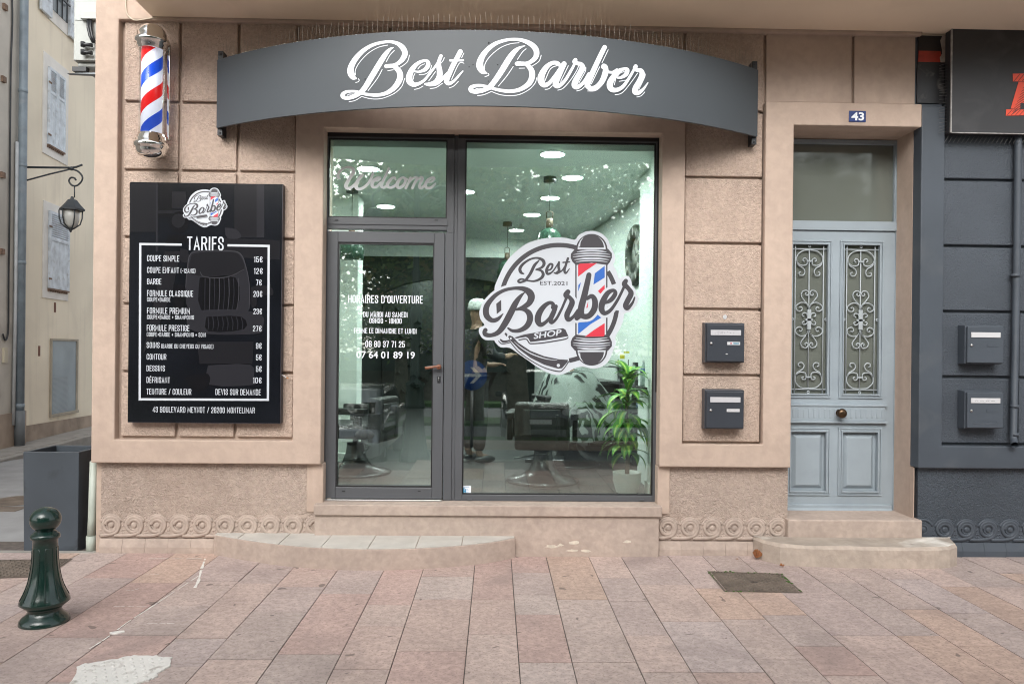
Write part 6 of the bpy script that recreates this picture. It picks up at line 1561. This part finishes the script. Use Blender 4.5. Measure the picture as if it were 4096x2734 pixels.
build_split(local(m), 'shoe', mat('shoe_black', (.015, .015, .015), .4), t)
m = MB(); m.lathe([(.108, 1.665), (.112, 1.69), (.106, 1.735), (.085, 1.775), (.05, 1.795), (0, 1.80)], (0, .022, 0), 24)
f2 = Vector(J['face']).normalized()
br = [(.09, -70), (.15, -45), (.185, -20), (.195, 0), (.185, 20), (.15, 45), (.09, 70)]
a0 = math.degrees(math.atan2(f2.y, f2.x))
pts = [(r*math.cos(R(a0+a)), .022 + r*math.sin(R(a0+a))) for r, a in br]
m.prismz(pts, 1.662, 1.672)
local(m).build('cap', mat('white_cap', (.42, .45, .43), .8), t)
# seated client under a printed cape
seat = dict(pelvis=(0,0,.55), waist=(0,-.03,.70), chest=(0,-.05,.92), neck0=(0,-.05,1.06), neck1=(0,-.045,1.12), head0=(0,-.04,1.17), head1=(0,-.035,1.24), head2=(0,-.04,1.31),
  sh_l=(-.17,-.05,1.0), el_l=(-.25,.02,.78), wr_l=(-.22,.20,.70), palm_l=(-.20,.28,.69), sh_r=(.17,-.05,1.0), el_r=(.25,.02,.78), wr_r=(.22,.20,.70), palm_r=(.20,.28,.69),
  hip_l=(-.10,.04,.55), kn_l=(-.11,.46,.54), an_l=(-.11,.52,.20), toe_l=(-.11,.64,.16), hip_r=(.10,.04,.55), kn_r=(.11,.46,.54), an_r=(.11,.52,.20), toe_r=(.11,.64,.16), face=(0,1,0))
loc = (c3.x, c3.y, FLR)
t, h1, f = person('person seated in the right chair, wrapped in a pale cape printed with black drawings', loc, R(-75), seat)
m = MB(); m.ball((0, -.045, 1.262), .103, 18, 12, (.95, 1.08, 1.0)); m.v = [(x, y - .012, max(z, 1.225 + max(0, y)*1.0)) for x, y, z in m.v]; local(m).build('hair', HAIR, t)
m = MB()
for s_ in ('l', 'r'):
    a = seat['an_'+s_]; m.ball((a[0], a[1]+.07, .185), .055, 12, 8, (.85, 2.1, .75))
build_split(local(m), 'shoe', mat('shoe_black', ()), t)
garment('trousers', [((0,.02,.55), (.15, .12)), (seat['hip_l'], .1), (seat['kn_l'], .075), ((-.11,.52,.26), .065), (seat['hip_r'], .1), (seat['kn_r'], .075), ((.11,.52,.26), .065)], [(0,1),(1,2),(2,3),(0,4),(4,5),(5,6)], CLOTH, t)
CAPE = bpy.data.materials.new('printed_cape'); CAPE.use_nodes = True; tt = CAPE.node_tree; N = tt.nodes; L = tt.links; b = N['Principled BSDF']; b.inputs['Roughness'].default_value = .6
tc = N.new('ShaderNodeTexCoord'); wv = N.new('ShaderNodeTexWave'); wv.inputs['Scale'].default_value = 4.5; wv.inputs['Distortion'].default_value = 9; wv.inputs['Detail'].default_value = 2; L.new(tc.outputs['Object'], wv.inputs['Vector'])
ns = N.new('ShaderNodeTexNoise'); ns.inputs['Scale'].default_value = 3.2; L.new(tc.outputs['Object'], ns.inputs['Vector'])
r1 = N.new('ShaderNodeValToRGB'); r1.color_ramp.elements[0].position = .42; r1.color_ramp.elements[0].color = (.01, .012, .012, 1); r1.color_ramp.elements[1].position = .5; r1.color_ramp.elements[1].color = (.25, .28, .265, 1); L.new(wv.outputs[0], r1.inputs[0])
r2 = N.new('ShaderNodeValToRGB'); r2.color_ramp.elements[0].position = .48; r2.color_ramp.elements[1].position = .52; L.new(ns.outputs[0], r2.inputs[0])
mx = N.new('ShaderNodeMix'); mx.data_type = 'RGBA'; L.new(r2.outputs[0], mx.inputs['Factor']); L.new(r1.outputs[0], mx.inputs[6]); mx.inputs[7].default_value = (.25, .28, .265, 1); L.new(mx.outputs[2], b.inputs['Base Color'])
m = MB(); NSG = 40; vs = []
prof = [(.07, 1.10), (.12, 1.06), (.24, 1.0), (.30, .86), (.36, .72), (.43, .58), (.47, .42), (.48, .30)]
for j, (r_, z) in enumerate(prof):
    for i in range(NSG):
        a = 2*PI*i/NSG; fold = 1 + (.10*math.sin(a*7 + j*.2) + .05*math.sin(a*13))*j/7
        fr_ = 1 + .35*max(0, math.sin(a))*min(1, j/4)
        vs.append((r_*fold*math.cos(a), -.045 + r_*fold*fr_*.85*math.sin(a) + .03*j*max(0, math.sin(a)), z))
m.add(vs, [(j*NSG+i, j*NSG+(i+1) % NSG, (j+1)*NSG+(i+1) % NSG, (j+1)*NSG+i) for j in range(len(prof)-1) for i in range(NSG)], 0, True)
local(m).build('cape', CAPE, t)
ct = thing('cabinet', 'long black low cabinet along the right shop wall behind the plant', 'cabinet', (1.3, 2.6, FLR))
m = MB(); m.obox((wr(2.75) - .36, 2.75, FLR + .06), (.33, 0, 0), (-.207, 2.3, 0), (0, 0, .78)); m.build('carcass', mat('black_laminate', (.018, .018, .019), .35), ct, bevel=.004)
m = MB(); m.obox((wr(2.75) - .40, 2.73, FLR + .841), (.38, 0, 0), (-.2106, 2.34, 0), (0, 0, .04)); m.build('worktop', mat('dark_worktop', (.05, .05, .05), .3), ct, bevel=.004)
for k in range(4):
    y_ = 2.80 + k*.56; m = MB(); m.obox((wr(2.75) - .364 - .09*(y_-2.75), y_, FLR + .1), (-.016, 0, 0), (-.0468, .52, 0), (0, 0, .70)); d_ = m.build('door', mat('black_laminate', ()), ct, bevel=.003)
    m = MB(); xh = wr(2.75) - .385 - .09*(y_-2.75); m.tube([(xh, y_ + .06, FLR + .5), (xh - .02, y_ + .06, FLR + .5), (xh - .02, y_ + .06, FLR + .65), (xh, y_ + .06, FLR + .65)], .005, 6); m.build('handle', STEEL, d_)
# potted plant close to the glass
pp_ = in_at(2508, 1900, 6.55); PX, PY = pp_.x, pp_.y
pt = thing('potted_plant', 'tall striped leafy plant in a ribbed white pot behind the right of the window', 'potted plant', (PX, PY, FLR))
pzr = Z(2508, 1886, PY) 
m = MB(); prf = [(0, FLR), (.088, FLR)] + [(.090 + .022*i/5 + (.002 if i % 2 else 0), FLR + (pzr-FLR)*.08*i) for i in range(8)] + [(.124, pzr - .002), (.126, pzr), (.118, pzr), (.112, pzr - .03), (0, pzr - .03)]
m.lathe(prf, (PX, PY, 0), 36); m.build('pot', mat('white_pot', (.86, .88, .86), .45), pt)
m = MB(); m.tube([(PX, PY, pzr - .04), (PX + .01, PY, .85), (PX - .01, PY + .01, 1.1), (PX + .005, PY, 1.36)], [.02, .018, .016, .012], 8); m.build('stem', mat('stem', (.10, .075, .045), .8, bump=.5, bscale=50), pt)
LF = [mat('leaf_green', (.085, .29, .035), .4, var=.2, vscale=9), mat('leaf_stripe', (.38, .55, .08), .4)]
m = MB(); rnd = random.Random(21)
def strap(o, az, L_, w, up, droop):
    n = 9; vs = []; fs = []; mi = []
    p = Vector(o); el = up
    for i in range(n + 1):
        s_ = i/n; ww = w*max(.02, math.sin(PI*min(1, .12 + s_*.93))**.8)*(1 - s_**5); 
        d = Vector((math.cos(az)*math.cos(el), math.sin(az)*math.cos(el), math.sin(el))); side = Vector((-math.sin(az), math.cos(az), 0)); nn = side.cross(d)
        for k in (-1, -.30, .30, 1): vs.append(p + side*ww*k + nn*(-abs(k)*ww*.25))
        p = p + d*(L_/n); el -= droop/n
    k0 = len(m.v); m.v += [tuple(v) for v in vs]
    for i in range(n):
        for k in range(3): m.f.append([k0+4*i+k, k0+4*i+k+1, k0+4*i+4+k+1, k0+4*i+4+k]); m.m.append(1 if k == 1 and i < n-1 else 0); m.sm.append(True)
for (zc_, N_l, L0, up0) in ((1.36, 15, .36, 1.15), (1.22, 15, .42, .5), (1.06, 12, .40, .1), (.92, 14, .32, .35), (.80, 12, .30, .0)):
    for i in range(N_l):
        az = 2*PI*i/N_l*1.0 + rnd.uniform(-.3, .3) + zc_*9
        l = L0*rnd.uniform(.75, 1.15)
        if math.sin(az) < -.2: l *= .62                     # leaves are held back by the glass
        strap((PX + .01*math.cos(az), PY + .01*math.sin(az), zc_ + rnd.uniform(-.06, .06)), az, l, rnd.uniform(.033, .048), up0 + rnd.uniform(-.3, .35), rnd.uniform(1.3, 2.4))
for v_i, (x, y, z) in enumerate(m.v):
    if y < .20: m.v[v_i] = (x, .20 + (y - .20)*.02, z)
m.build('foliage', LF, pt)
# wall clock on the right wall
yc = 2.15; ck = (wr(yc) - .002, yc, Z(1460*1.7437, 1021, yc))
cl_ = thing('wall_clock', 'large dark ring wall clock with Roman numerals on the right shop wall', 'clock', ck)
m = MB(); R0 = .33; m.lathe([(R0, -.001), (R0, -.04), (R0 - .02, -.055), (R0*.60, -.05), (R0*.57, -.03), (R0*.57, -.001)], ck, 40, 'x'); m.build('ring', mat('clock_iron', (.05, .055, .05), .45, metal=.4), cl_)
m = MB(); m.lathe([(R0*.57, -.012), (0, -.0121)], ck, 40, 'x'); m.build('face', mat('clock_map', (.40, .42, .38), .5, var=.5, vscale=6, stain=(.05, .05, .05), stain_scale=7, stain_amt=.9), cl_)
m = MB()
for k in range(12):
    a = 2*PI*k/12; nbar = (1, 2, 3, 2, 1, 2, 3, 3, 2, 1, 2, 3)[k]
    for j in range(nbar):
        da = (j - (nbar-1)/2)*.07; r0, r1 = R0*.66, R0*.92
        c_, s_ = math.cos(a+da), math.sin(a+da); tx, tz = -s_*.006, c_*.006; xx = ck[0] - .0565
        m.add([(xx, ck[1]+c_*r0-tx, ck[2]+s_*r0-tz), (xx, ck[1]+c_*r1-tx, ck[2]+s_*r1-tz), (xx, ck[1]+c_*r1+tx, ck[2]+s_*r1+tz), (xx, ck[1]+c_*r0+tx, ck[2]+s_*r0+tz)], [(0,1,2,3)])
m.build('numerals', mat('pale_numeral', (.5, .5, .46), .5), cl_)
m = MB()
for a, l in ((1.2, .15), (2.9, .11)): m.obox((ck[0] - .02, ck[1], ck[2]), (-.004, 0, 0), (0, l*math.cos(a), l*math.sin(a)), (0, -.012*math.sin(a), .012*math.cos(a)))
build_split(m, 'hand', BLACKM, cl_)
cl_.rotation_euler = (0, 0, math.atan(.09))
# shelf rack with boxes, oval mirror, jackets
ym = 2.0
def rw(y, z, n=0): return (wr(y) - n, y, z)
mir = thing('oval_mirror', 'dark framed oval mirror on the right shop wall below the clock', 'mirror', rw(1.75, 1.38))
m = MB(); pts = [rw(1.75 + .17*math.cos(2*PI*k/24), 1.60 + .25*math.sin(2*PI*k/24), .02) for k in range(25)]; m.tube(pts, .014, 6, caps=False); m.build('frame', BLACKM, mir)
m = MB(); m.add([rw(1.75 + .165*math.cos(2*PI*k/24), 1.60 + .245*math.sin(2*PI*k/24), .018) for k in range(24)], [list(range(24))]); m.build('mirror_glass', CHROME, mir)
rk = thing('shelf_rack', 'black wire shelf rack with coat hooks on the right shop wall', 'shelf rack', rw(2.3, 1.0))
m = MB()
for y in (1.5, 1.95, 2.4, 2.85): m.tube([rw(y, 1.55, .02), rw(y, .98, .02)], .006, 5)
for z in (1.08, 1.28, 1.46): 
    m.tube([rw(1.4, z, .02), rw(3.0, z, .02)], .005, 5); m.tube([rw(1.4, z, .16), rw(3.0, z, .16)], .005, 5)
m.build('wire_frame', BLACKM, rk)
m = MB()
for z in (1.08, 1.28, 1.46): m.box(wr(2.3) - .165, wr(2.3) - .012, 1.42, 2.98, z, z + .008)
build_split(m, 'shelf', mat('dark_shelf', (.04, .04, .04), .5), rk)
m = MB()
for y in (1.6, 2.05, 2.5): m.tube([rw(y, .98, .01), rw(y, .98, .07)], .008, 6); m.ball(rw(y, .98, .075), .017, 8, 6)
m.build('hook', BLACKM, rk)
bxm = [mat('grey_carton', (.10, .105, .11), .5), mat('dark_carton', (.03, .032, .035), .5), mat('blue_carton', (.02, .07, .30), .5)]
kk = 0
for (y, z, w, h, mi, lab) in ((1.55, 1.089, .13, .05, 2, 'blue carton on the lowest shelf near the window'), (1.55, 1.141, .12, .04, 1, 'dark carton stacked on the blue carton'), (1.8, 1.089, .16, .06, 0, 'grey carton beside the blue carton on the lowest shelf'), (1.8, 1.151, .15, .05, 1, 'dark carton stacked on the grey carton'), (1.7, 1.289, .16, .06, 0, 'grey carton on the middle shelf near the window'), (2.15, 1.089, .2, .07, 1, 'wide dark carton on the lowest shelf'), (2.15, 1.161, .2, .05, 0, 'flat grey carton stacked on the wide dark carton'), (2.3, 1.289, .18, .08, 1, 'dark carton on the middle shelf'), (1.7, 1.469, .14, .06, 1, 'dark carton on the top shelf')):
    m = MB(); m.box(wr(y) - .15, wr(y) - .03, y - w/2, y + w/2, z, z + h); m.box(wr(y) - .1505, wr(y) - .1501, y - w*.35, y + w*.35, z + h*.25, z + h*.6, 1)
    o = m.build('carton', [bxm[mi], mat('pale_label', (.25, .26, .27), .5)], None, bevel=.002, base=(wr(y) - .09, y, z)); tag(o, lab, 'carton', 'cartons on the shop rack')
JK = mat('black_jacket', (.010, .010, .011), .7, bump=.8, bscale=9, bdist=.02)
jk = thing('jacket', 'black jacket with yellow lettering hanging from the rack behind the plant', 'jacket', rw(2.15, .52))
m = MB(); m.lathe([(.02, .97), (.07, .93), (.12, .82), (.135, .7), (.13, .55), (.10, .5)], (wr(2.15) - .13, 2.15, 0), 16); m.v = [(wr(2.15) - .13 + (x - wr(2.15) + .13)*.75, y, z + .02*math.sin(y*40)) for x, y, z in m.v]; m.build('cloth', JK, jk)
YEL = mat('yellow_print', (.62, .58, .02), .5)
m = MB(); JY = 2.03; px2 = 2250 + 555/2.612; 
font_text(m, 'LAPLANCHE', 2250 + 555/2.612, 2250 + 648/2.612, 1400 + 98/2.612, 1400 + 135/2.612, JY, bold=.02, tilt=-.35)
p = at(2250 + 620/2.612, 1400 + 60/2.612, JY); m.box(p.x - .02, p.x + .03, JY - .002, JY - .0015, p.z - .03, p.z + .02); m.box(p.x + .02, p.x + .08, JY - .0025, JY - .0021, p.z + .03, p.z + .05)
m.build('lettering', YEL, jk)
j2 = thing('jacket', 'plain long black jacket hanging nearest the window post', 'jacket', rw(1.6, .5))
m = MB(); m.lathe([(.02, .97), (.05, .93), (.08, .82), (.09, .7), (.085, .5), (.08, .48)], (wr(1.6) - .10, 1.6, 0), 14); m.build('cloth', JK, j2)
bo2 = thing('bottle', 'clear plastic bottle with a blue label near the window post', 'bottle', (xg - .04, .95, .95))
bx_, by2 = X(2575, 1500, .95), .95; bo2.location = (bx_, by2, Z(2575, 1545, .95))
zb5 = bo2.location.z; m = MB(); m.lathe([(0, zb5), (.03, zb5), (.032, zb5+.02), (.032, zb5+.14), (.03, zb5+.17), (.012, zb5+.21), (.012, zb5+.225)], (bx_, by2, 0), 16); m.build('flask', mat('pet_plastic', (.35, .42, .42), .2), bo2)
m = MB(); m.lathe([(.0325, zb5+.13), (.0325, zb5+.165)], (bx_, by2, 0), 16); m.build('label_band', mat('blue_carton', ()), bo2)
m = MB(); m.lathe([(.014, zb5+.225), (.014, zb5+.245), (0, zb5+.246)], (bx_, by2, 0), 12); m.build('cap', WP, bo2)
m = MB(); m.box(xg + .0, xg + .4, .80, 1.15, zb5 - .04, zb5 - .001); o = m.build('ledge', mat('dark_shelf', ()), B)

# ------------------------------------------------------------------ the boulevard behind the camera, seen mirrored in the glass
BARK = mat('plane_bark', (.16, .14, .11), .9, var=.3, vscale=6, bump=.5, bscale=14, bdist=.02)
LEAFM = [mat('leaf_dark', (.05, .095, .024), .7), mat('leaf_mid', (.12, .19, .045), .7), mat('leaf_yellow', (.22, .20, .055), .7)]
TREE = None
def make_tree(loc, h, rad, seed, label, count=5200, low=.28):
    rnd = random.Random(seed); t = thing('plane_tree', label, 'tree', loc, 'plane trees along the boulevard')
    m = MB(); b = Vector(loc); top = b + Vector((rnd.uniform(-.4, .4), rnd.uniform(-.4, .4), h*.75))
    m.tube([b + Vector((0,0,-.4)), b + Vector((0,0,.4)), b.lerp(top, .35), b.lerp(top, .7), top], [.34, .27, .22, .15, .05], 10)
    tips = []
    for k in range(14):
        a = rnd.uniform(0, 2*PI); s = rnd.uniform(.3, .9); p = b.lerp(top, s); l = rad*rnd.uniform(.55, 1.05)*(1.1 - .4*s)
        q = p + Vector((math.cos(a)*l, math.sin(a)*l, l*rnd.uniform(.1, .7))); mid = p.lerp(q, .5) + Vector((0, 0, rnd.uniform(-.2, .3)))
        m.tube([p, mid, q], [.08, .05, .02], 6); tips += [q, mid, p.lerp(q, .8)]
    m.build('trunk', BARK, t)
    m = MB()
    for i in range(count):
        if rnd.random() < .7: c_ = rnd.choice(tips) + Vector((rnd.gauss(0, .72), rnd.gauss(0, .72), rnd.gauss(0, .55)))
        else:
            a = rnd.uniform(0, 2*PI); r_ = rad*math.sqrt(rnd.random()); c_ = b + Vector((math.cos(a)*r_, math.sin(a)*r_, h*rnd.uniform(low, 1.02)))
        if c_.z < b.z + h*low*.8: c_.z = b.z + h*rnd.uniform(low, .6)
        s = rnd.uniform(.06, .125); u_ = Vector((rnd.gauss(0,1), rnd.gauss(0,1), rnd.gauss(0,.6))).normalized(); v_ = u_.orthogonal().normalized()
        w_ = u_.cross(v_); 
        m.add([c_ - u_*s, c_ + v_*s*.7, c_ + u_*s*1.1, c_ - v_*s*.6], [(0,1,2,3)], rnd.choices((0, 1, 2), (5, 4, 1.4))[0])
    m.build('crown', LEAFM, t); return t
make_tree((-6.3, -11.0, -.38), 7.6, 3.6, 1, 'plane tree nearest the road at the left, mirrored in the door pane', 15000, .30)
make_tree((-.6, -16.0, -.42), 8.6, 4.2, 2, 'tall plane tree on the far verge, mirrored beside the door post', 17000, .25)
make_tree((.55, -11.0, -.38), 7.8, 3.4, 3, 'slanting plane tree mirrored above the nearest barber chair', 15000, .30)
make_tree((6.2, -11.0, -.38), 8.0, 3.8, 4, 'plane tree mirrored in the entrance top light', 14000, .26)
make_tree((-9.5, -22.7, -.35), 9.6, 4.5, 5, 'plane tree by the far bank at the left', 9000, .2)
make_tree((5.2, -22.7, -.35), 9.6, 4.6, 6, 'plane tree by the far bank at the right', 9000, .2)
make_tree((-3.6, -22.7, -.35), 9.2, 4.2, 7, 'plane tree by the far bank in the middle', 9000, .2)
make_tree((12.5, -16.0, -.42), 8.8, 4.4, 8, 'plane tree on the far verge at the right', 8000, .2)
m = MB(); m.prismx([(-23.4, -.35), (-25.2, .75), (-26.0, .75), (-26.0, -1.2), (-23.4, -1.2)], -60, 60); tag(m.build('bank', mat('earth_bank', (.06, .047, .036), .95, var=.4, vscale=2, bump=1, bscale=8, bdist=.1)), kind='structure')
w = thing('boundary_wall', 'long dark wall with railing on top of the earth bank across the boulevard', 'wall', (0, -25.6, .75))
m = MB(); m.box(-40, 40, -25.7, -25.5, .749, 1.5); m.build('coping_wall', mat('dark_concrete', (.045, .055, .06), .8, var=.2), w)
m = MB()
for z in (1.75, 2.0, 2.2): m.box(-40, 40, -25.62, -25.58, z, z + .03)
for i in range(54): m.box(-40 + i*1.5, -40 + i*1.5 + .04, -25.63, -25.57, 1.5, 2.23)
m.build('railing', mat('railing_green', (.02, .045, .035), .5), w)
for x0, x1, h, y, col, lab in ((-30, -12.5, 7.5, -46, (.55, .54, .52), 'pale apartment block at the left across the boulevard'), (-9, 6, 5.2, -50, (.42, .40, .36), 'grey house behind the trees across the boulevard'), (10, 30, 9, -42, (.48, .44, .37), 'ochre apartment block at the right across the boulevard')):
    t = thing('apartment_building', lab, 'building', ((x0+x1)/2, y, .5))
    m = MB(); m.box(x0, x1, y - 8, y, -1.2, h); m.build('wall', mat('facade_%d' % int(h*10), col, .85, var=.1), t)
    m = MB(); m.prismx([(y + .5, h), (y - 4, h + 1.6), (y - 8.5, h)], x0 - .4, x1 + .4); m.build('roof', mat('roof_tile', (.28, .14, .09), .85, var=.2), t)
    n = int((x1 - x0)/2.6)
    for i in range(n):
        for j in range(int(h/3)):
            xx = x0 + 1 + i*2.6; zz_ = .9 + j*2.9; m = MB(); m.box(xx, xx + 1.1, y, y + .04, zz_, zz_ + 1.5); wn = m.build('window', mat('far_window', (.06, .07, .08), .15), t)
# boulevard lamp post
lp_ = in_at(951*1.7437, 1700, 6.17)
Dv = 13.2; dd = ray(951*1.7437, 1700); pm3 = CAM + dd * (Dv / dd.y); lx, ly = pm3.x, (YF + .03)*2 - pm3.y
t = thing('street_lamp', 'ornate dark green lamp post mirrored in the shop door', 'street lamp', (lx, ly, -.3))
GP = mat('lamp_green', (.004, .022, .016), .35)
m = MB(); m.lathe([(0, -.36), (.27, -.36), (.27, -.2), (.23, -.1), (.19, .15), (.16, .45), (.15, .6)], (lx, ly, 0), 10, smooth=False); m.build('plinth', GP, t)
m = MB(); m.lathe([(.17, .6), (.19, .64), (.17, .7), (.15, .98), (.17, 1.02), (.17, 1.06), (.09, 1.1), (.08, 1.7), (.10, 2.0), (.12, 2.3), (.07, 2.4), (.06, 2.8), (.08, 3.0), (.055, 3.05), (.045, 4.6), (.07, 4.65), (0, 4.8)], (lx, ly, 0), 12); m.build('post', GP, t)
for s_ in (-1, 1):
    m = MB(); m.tube(cr([(lx, ly, 3.7), (lx + s_*.25, ly, 3.55), (lx + s_*.45, ly, 3.75), (lx + s_*.35, ly, 3.95), (lx + s_*.22, ly, 3.85)], 4), .022, 6); m.tube(cr([(lx, ly, 4.2), (lx + s_*.4, ly, 4.5), (lx + s_*.75, ly, 4.35), (lx + s_*.75, ly, 4.1)], 4), .025, 6); m.build('arm', GP, t)
    m = MB(); m.lathe([(0, 4.12), (.10, 4.08), (.17, 3.95), (.15, 3.9), (.10, 3.6), (.03, 3.55), (0, 3.54)], (lx + s_*.75, ly, 0), 8, smooth=False); m.build('lantern_head', GP, t)
# two bollards along the kerb, like the one in front
def far_bollard(u, Dv, lab):
    dd = ray(u, 1900); p = CAM + dd * (Dv / dd.y); x, y = p.x, .36 - p.y
    r = thing('bollard', lab, 'bollard', (x, y, -.36 if y < -7 else -.1), 'bollards by the boulevard')
    for ch in bo.children: c_ = ch.copy(); COL.objects.link(c_); c_.parent = r
far_bollard(790*1.7437, 13.1, 'dark green bollard at the boulevard kerb, mirrored low in the door pane')
# round blue arrow sign
sd_ = ray(1083*1.7437, 1500); Dv = 15.0; p = CAM + sd_ * (Dv / sd_.y); sx_, sy_, sz_ = p.x, .36 - p.y, p.z
t = thing('road_sign', 'round blue road sign with a white arrow, mirrored beside the door post', 'road sign', (sx_, sy_, -.4))
m = MB(); m.lathe([(0, 0), (.30, 0), (.30, -.02), (0, -.021)], (sx_, sy_, sz_), 32, 'y'); m.build('disc', mat('sign_blue', (.01, .09, .42), .4), t)
m = MB(); yy = sy_ + .003
m.prism([(sx_ - .22, sz_ - .03), (sx_ + .13, sz_ - .03), (sx_ + .13, sz_ + .03), (sx_ - .22, sz_ + .03)], yy, yy + .002)
for s_ in (-1, 1): m.prism([(sx_ + .19, sz_), (sx_ + .03, sz_ + s_*.16), (sx_ - .04, sz_ + s_*.16), (sx_ + .10, sz_)], yy + .0022, yy + .004)
m.build('arrow', VINYL_W, t)
m = MB(); m.tube([(sx_, sy_ - .05, -.5), (sx_, sy_ - .05, sz_ + .3)], .03, 8); m.build('sign_post', STEEL, t)
# parked and passing cars
def car(label, u, Dv, zroad_, rot, colr, suv):
    dd = ray(u, 1700); p = CAM + dd * (Dv / dd.y); x0, y0 = p.x, .36 - p.y
    t = thing('car', label, 'car', (x0, y0, zroad_), rotz=rot)
    H = 1.65 if suv else 1.45; paint = mat('car_paint_%s' % ('dark' if suv else 'silver'), colr, .25, metal=.6, coat=1)
    prof = [(-2.1, .32), (-2.15, .55), (-2.05, .80), (-1.2, .96), (-.9, 1.0), (1.75, 1.02), (2.1, .92), (2.15, .55), (2.1, .32)]
    cab = [(-1.15, .96), (-.45, H - .05), (-.2, H), (1.1, H), (1.5, H - .1), (1.95, 1.0)]
    def loft(pr, ws, name, mt, par):
        m = MB(); secs = []; n = len(pr)
        ks = (-1, -.88, .88, 1); vs = []
        cx_ = sum(q[0] for q in pr)/n; cz_ = sum(q[1] for q in pr)/n
        for k in ks:
            sh = .93 if abs(k) == 1 else 1
            for (yy, zz_) in pr: vs.append((x0 + k*ws*(1 - .12*max(0, (zz_-.95)/.6)), y0 + (cx_ + (yy-cx_)*sh), zroad_ + cz_ + (zz_-cz_)*sh))
        fs = [(j*n+i, j*n+(i+1) % n, (j+1)*n+(i+1) % n, (j+1)*n+i) for j in range(3) for i in range(n)] + [list(range(n)), [3*n+i for i in range(n)]]
        m.add(vs, fs); return m.build(name, mt, par, bevel=.05, seg=3, angle=20, smooth=True)
    body = loft(prof, .9, 'body', paint, t); loft(cab, .80, 'roof_pillar', paint, t)
    gls = mat('car_glass', (.02, .025, .03), .05)
    m = MB()
    for s_ in (-1, 1):
        pts = [(-.95, 1.03), (-.42, H - .13), (1.05, H - .1), (1.5, 1.04)]; vs = [(x0 + s_*(.80*(1 - .12*max(0, (z-.95)/.6)) + .004), y0 + y, zroad_ + z) for y, z in pts]; m.add(vs, [(0,1,2,3)])
    for a, b, s_ in (((-1.12, 1.0), (-.47, H - .1), -1), ((1.93, 1.04), (1.53, H - .15), 1)):
        m.add([(x0 - .68, y0 + a[0] + s_*.012, zroad_ + a[1]), (x0 + .68, y0 + a[0] + s_*.012, zroad_ + a[1]), (x0 + .60, y0 + b[0] + s_*.012, zroad_ + b[1]), (x0 - .60, y0 + b[0] + s_*.012, zroad_ + b[1])], [(0,1,2,3)])
    m.build('window', gls, t)
    for sx2 in (-1, 1):
        for yy in (-1.35, 1.35):
            m = MB(); c_ = (x0 + sx2*.80, y0 + yy, zroad_ + .33); m.lathe([(.2, -.1), (.33, -.1), (.33, .1), (.2, .1)], c_, 24, 'x'); wl = m.build('wheel', RUBBER, t)
            m = MB(); m.lathe([(.21, -.09), (.21, .09), (.05, .103), (0, .104)] if sx2 > 0 else [(.21, .09), (.21, -.09), (.05, -.103), (0, -.104)], c_, 20, 'x'); m.build('rim', STEEL, wl)
        m = MB(); m.ball((x0 + sx2*.66, y0 - 2.06, zroad_ + .72), .17, 12, 8, (1, .5, .55)); m.build('headlight', mat('lamp_lens', (.6, .62, .65), .08), t)
        m = MB(); m.ball((x0 + sx2*.72, y0 + 2.06, zroad_ + .80), .13, 10, 8, (.8, .45, 1)); m.build('tail_light', mat('red_lens', (.35, .01, .01), .2), t)
        m = MB(); m.box(x0 + sx2*.97 - .07, x0 + sx2*.97 + .07, y0 - .75, y0 - .6, zroad_ + 1.0, zroad_ + 1.13); m.build('mirror', paint, t, bevel=.03)
    m = MB(); m.box(x0 - .55, x0 + .55, y0 - 2.17, y0 - 2.14, zroad_ + .42, zroad_ + .62); m.build('grille', BLACKM, t)
    m = MB(); m.box(x0 - .26, x0 + .26, y0 - 2.185, y0 - 2.172, zroad_ + .46, zroad_ + .56); m.build('plate', WP, t)
    return t
car('silver saloon car facing the shop, mirrored in the left of the door pane', 800*1.7437, 14.6, -.5, R(180), (.35, .37, .40), False)
car('dark off-road car on the far carriageway, mirrored behind the nearest barber chair', 1228*1.7437, 19.5, -.5, R(180), (.02, .025, .035), True)

for o in bpy.data.objects:
    if '_base' in o.keys(): del o['_base']
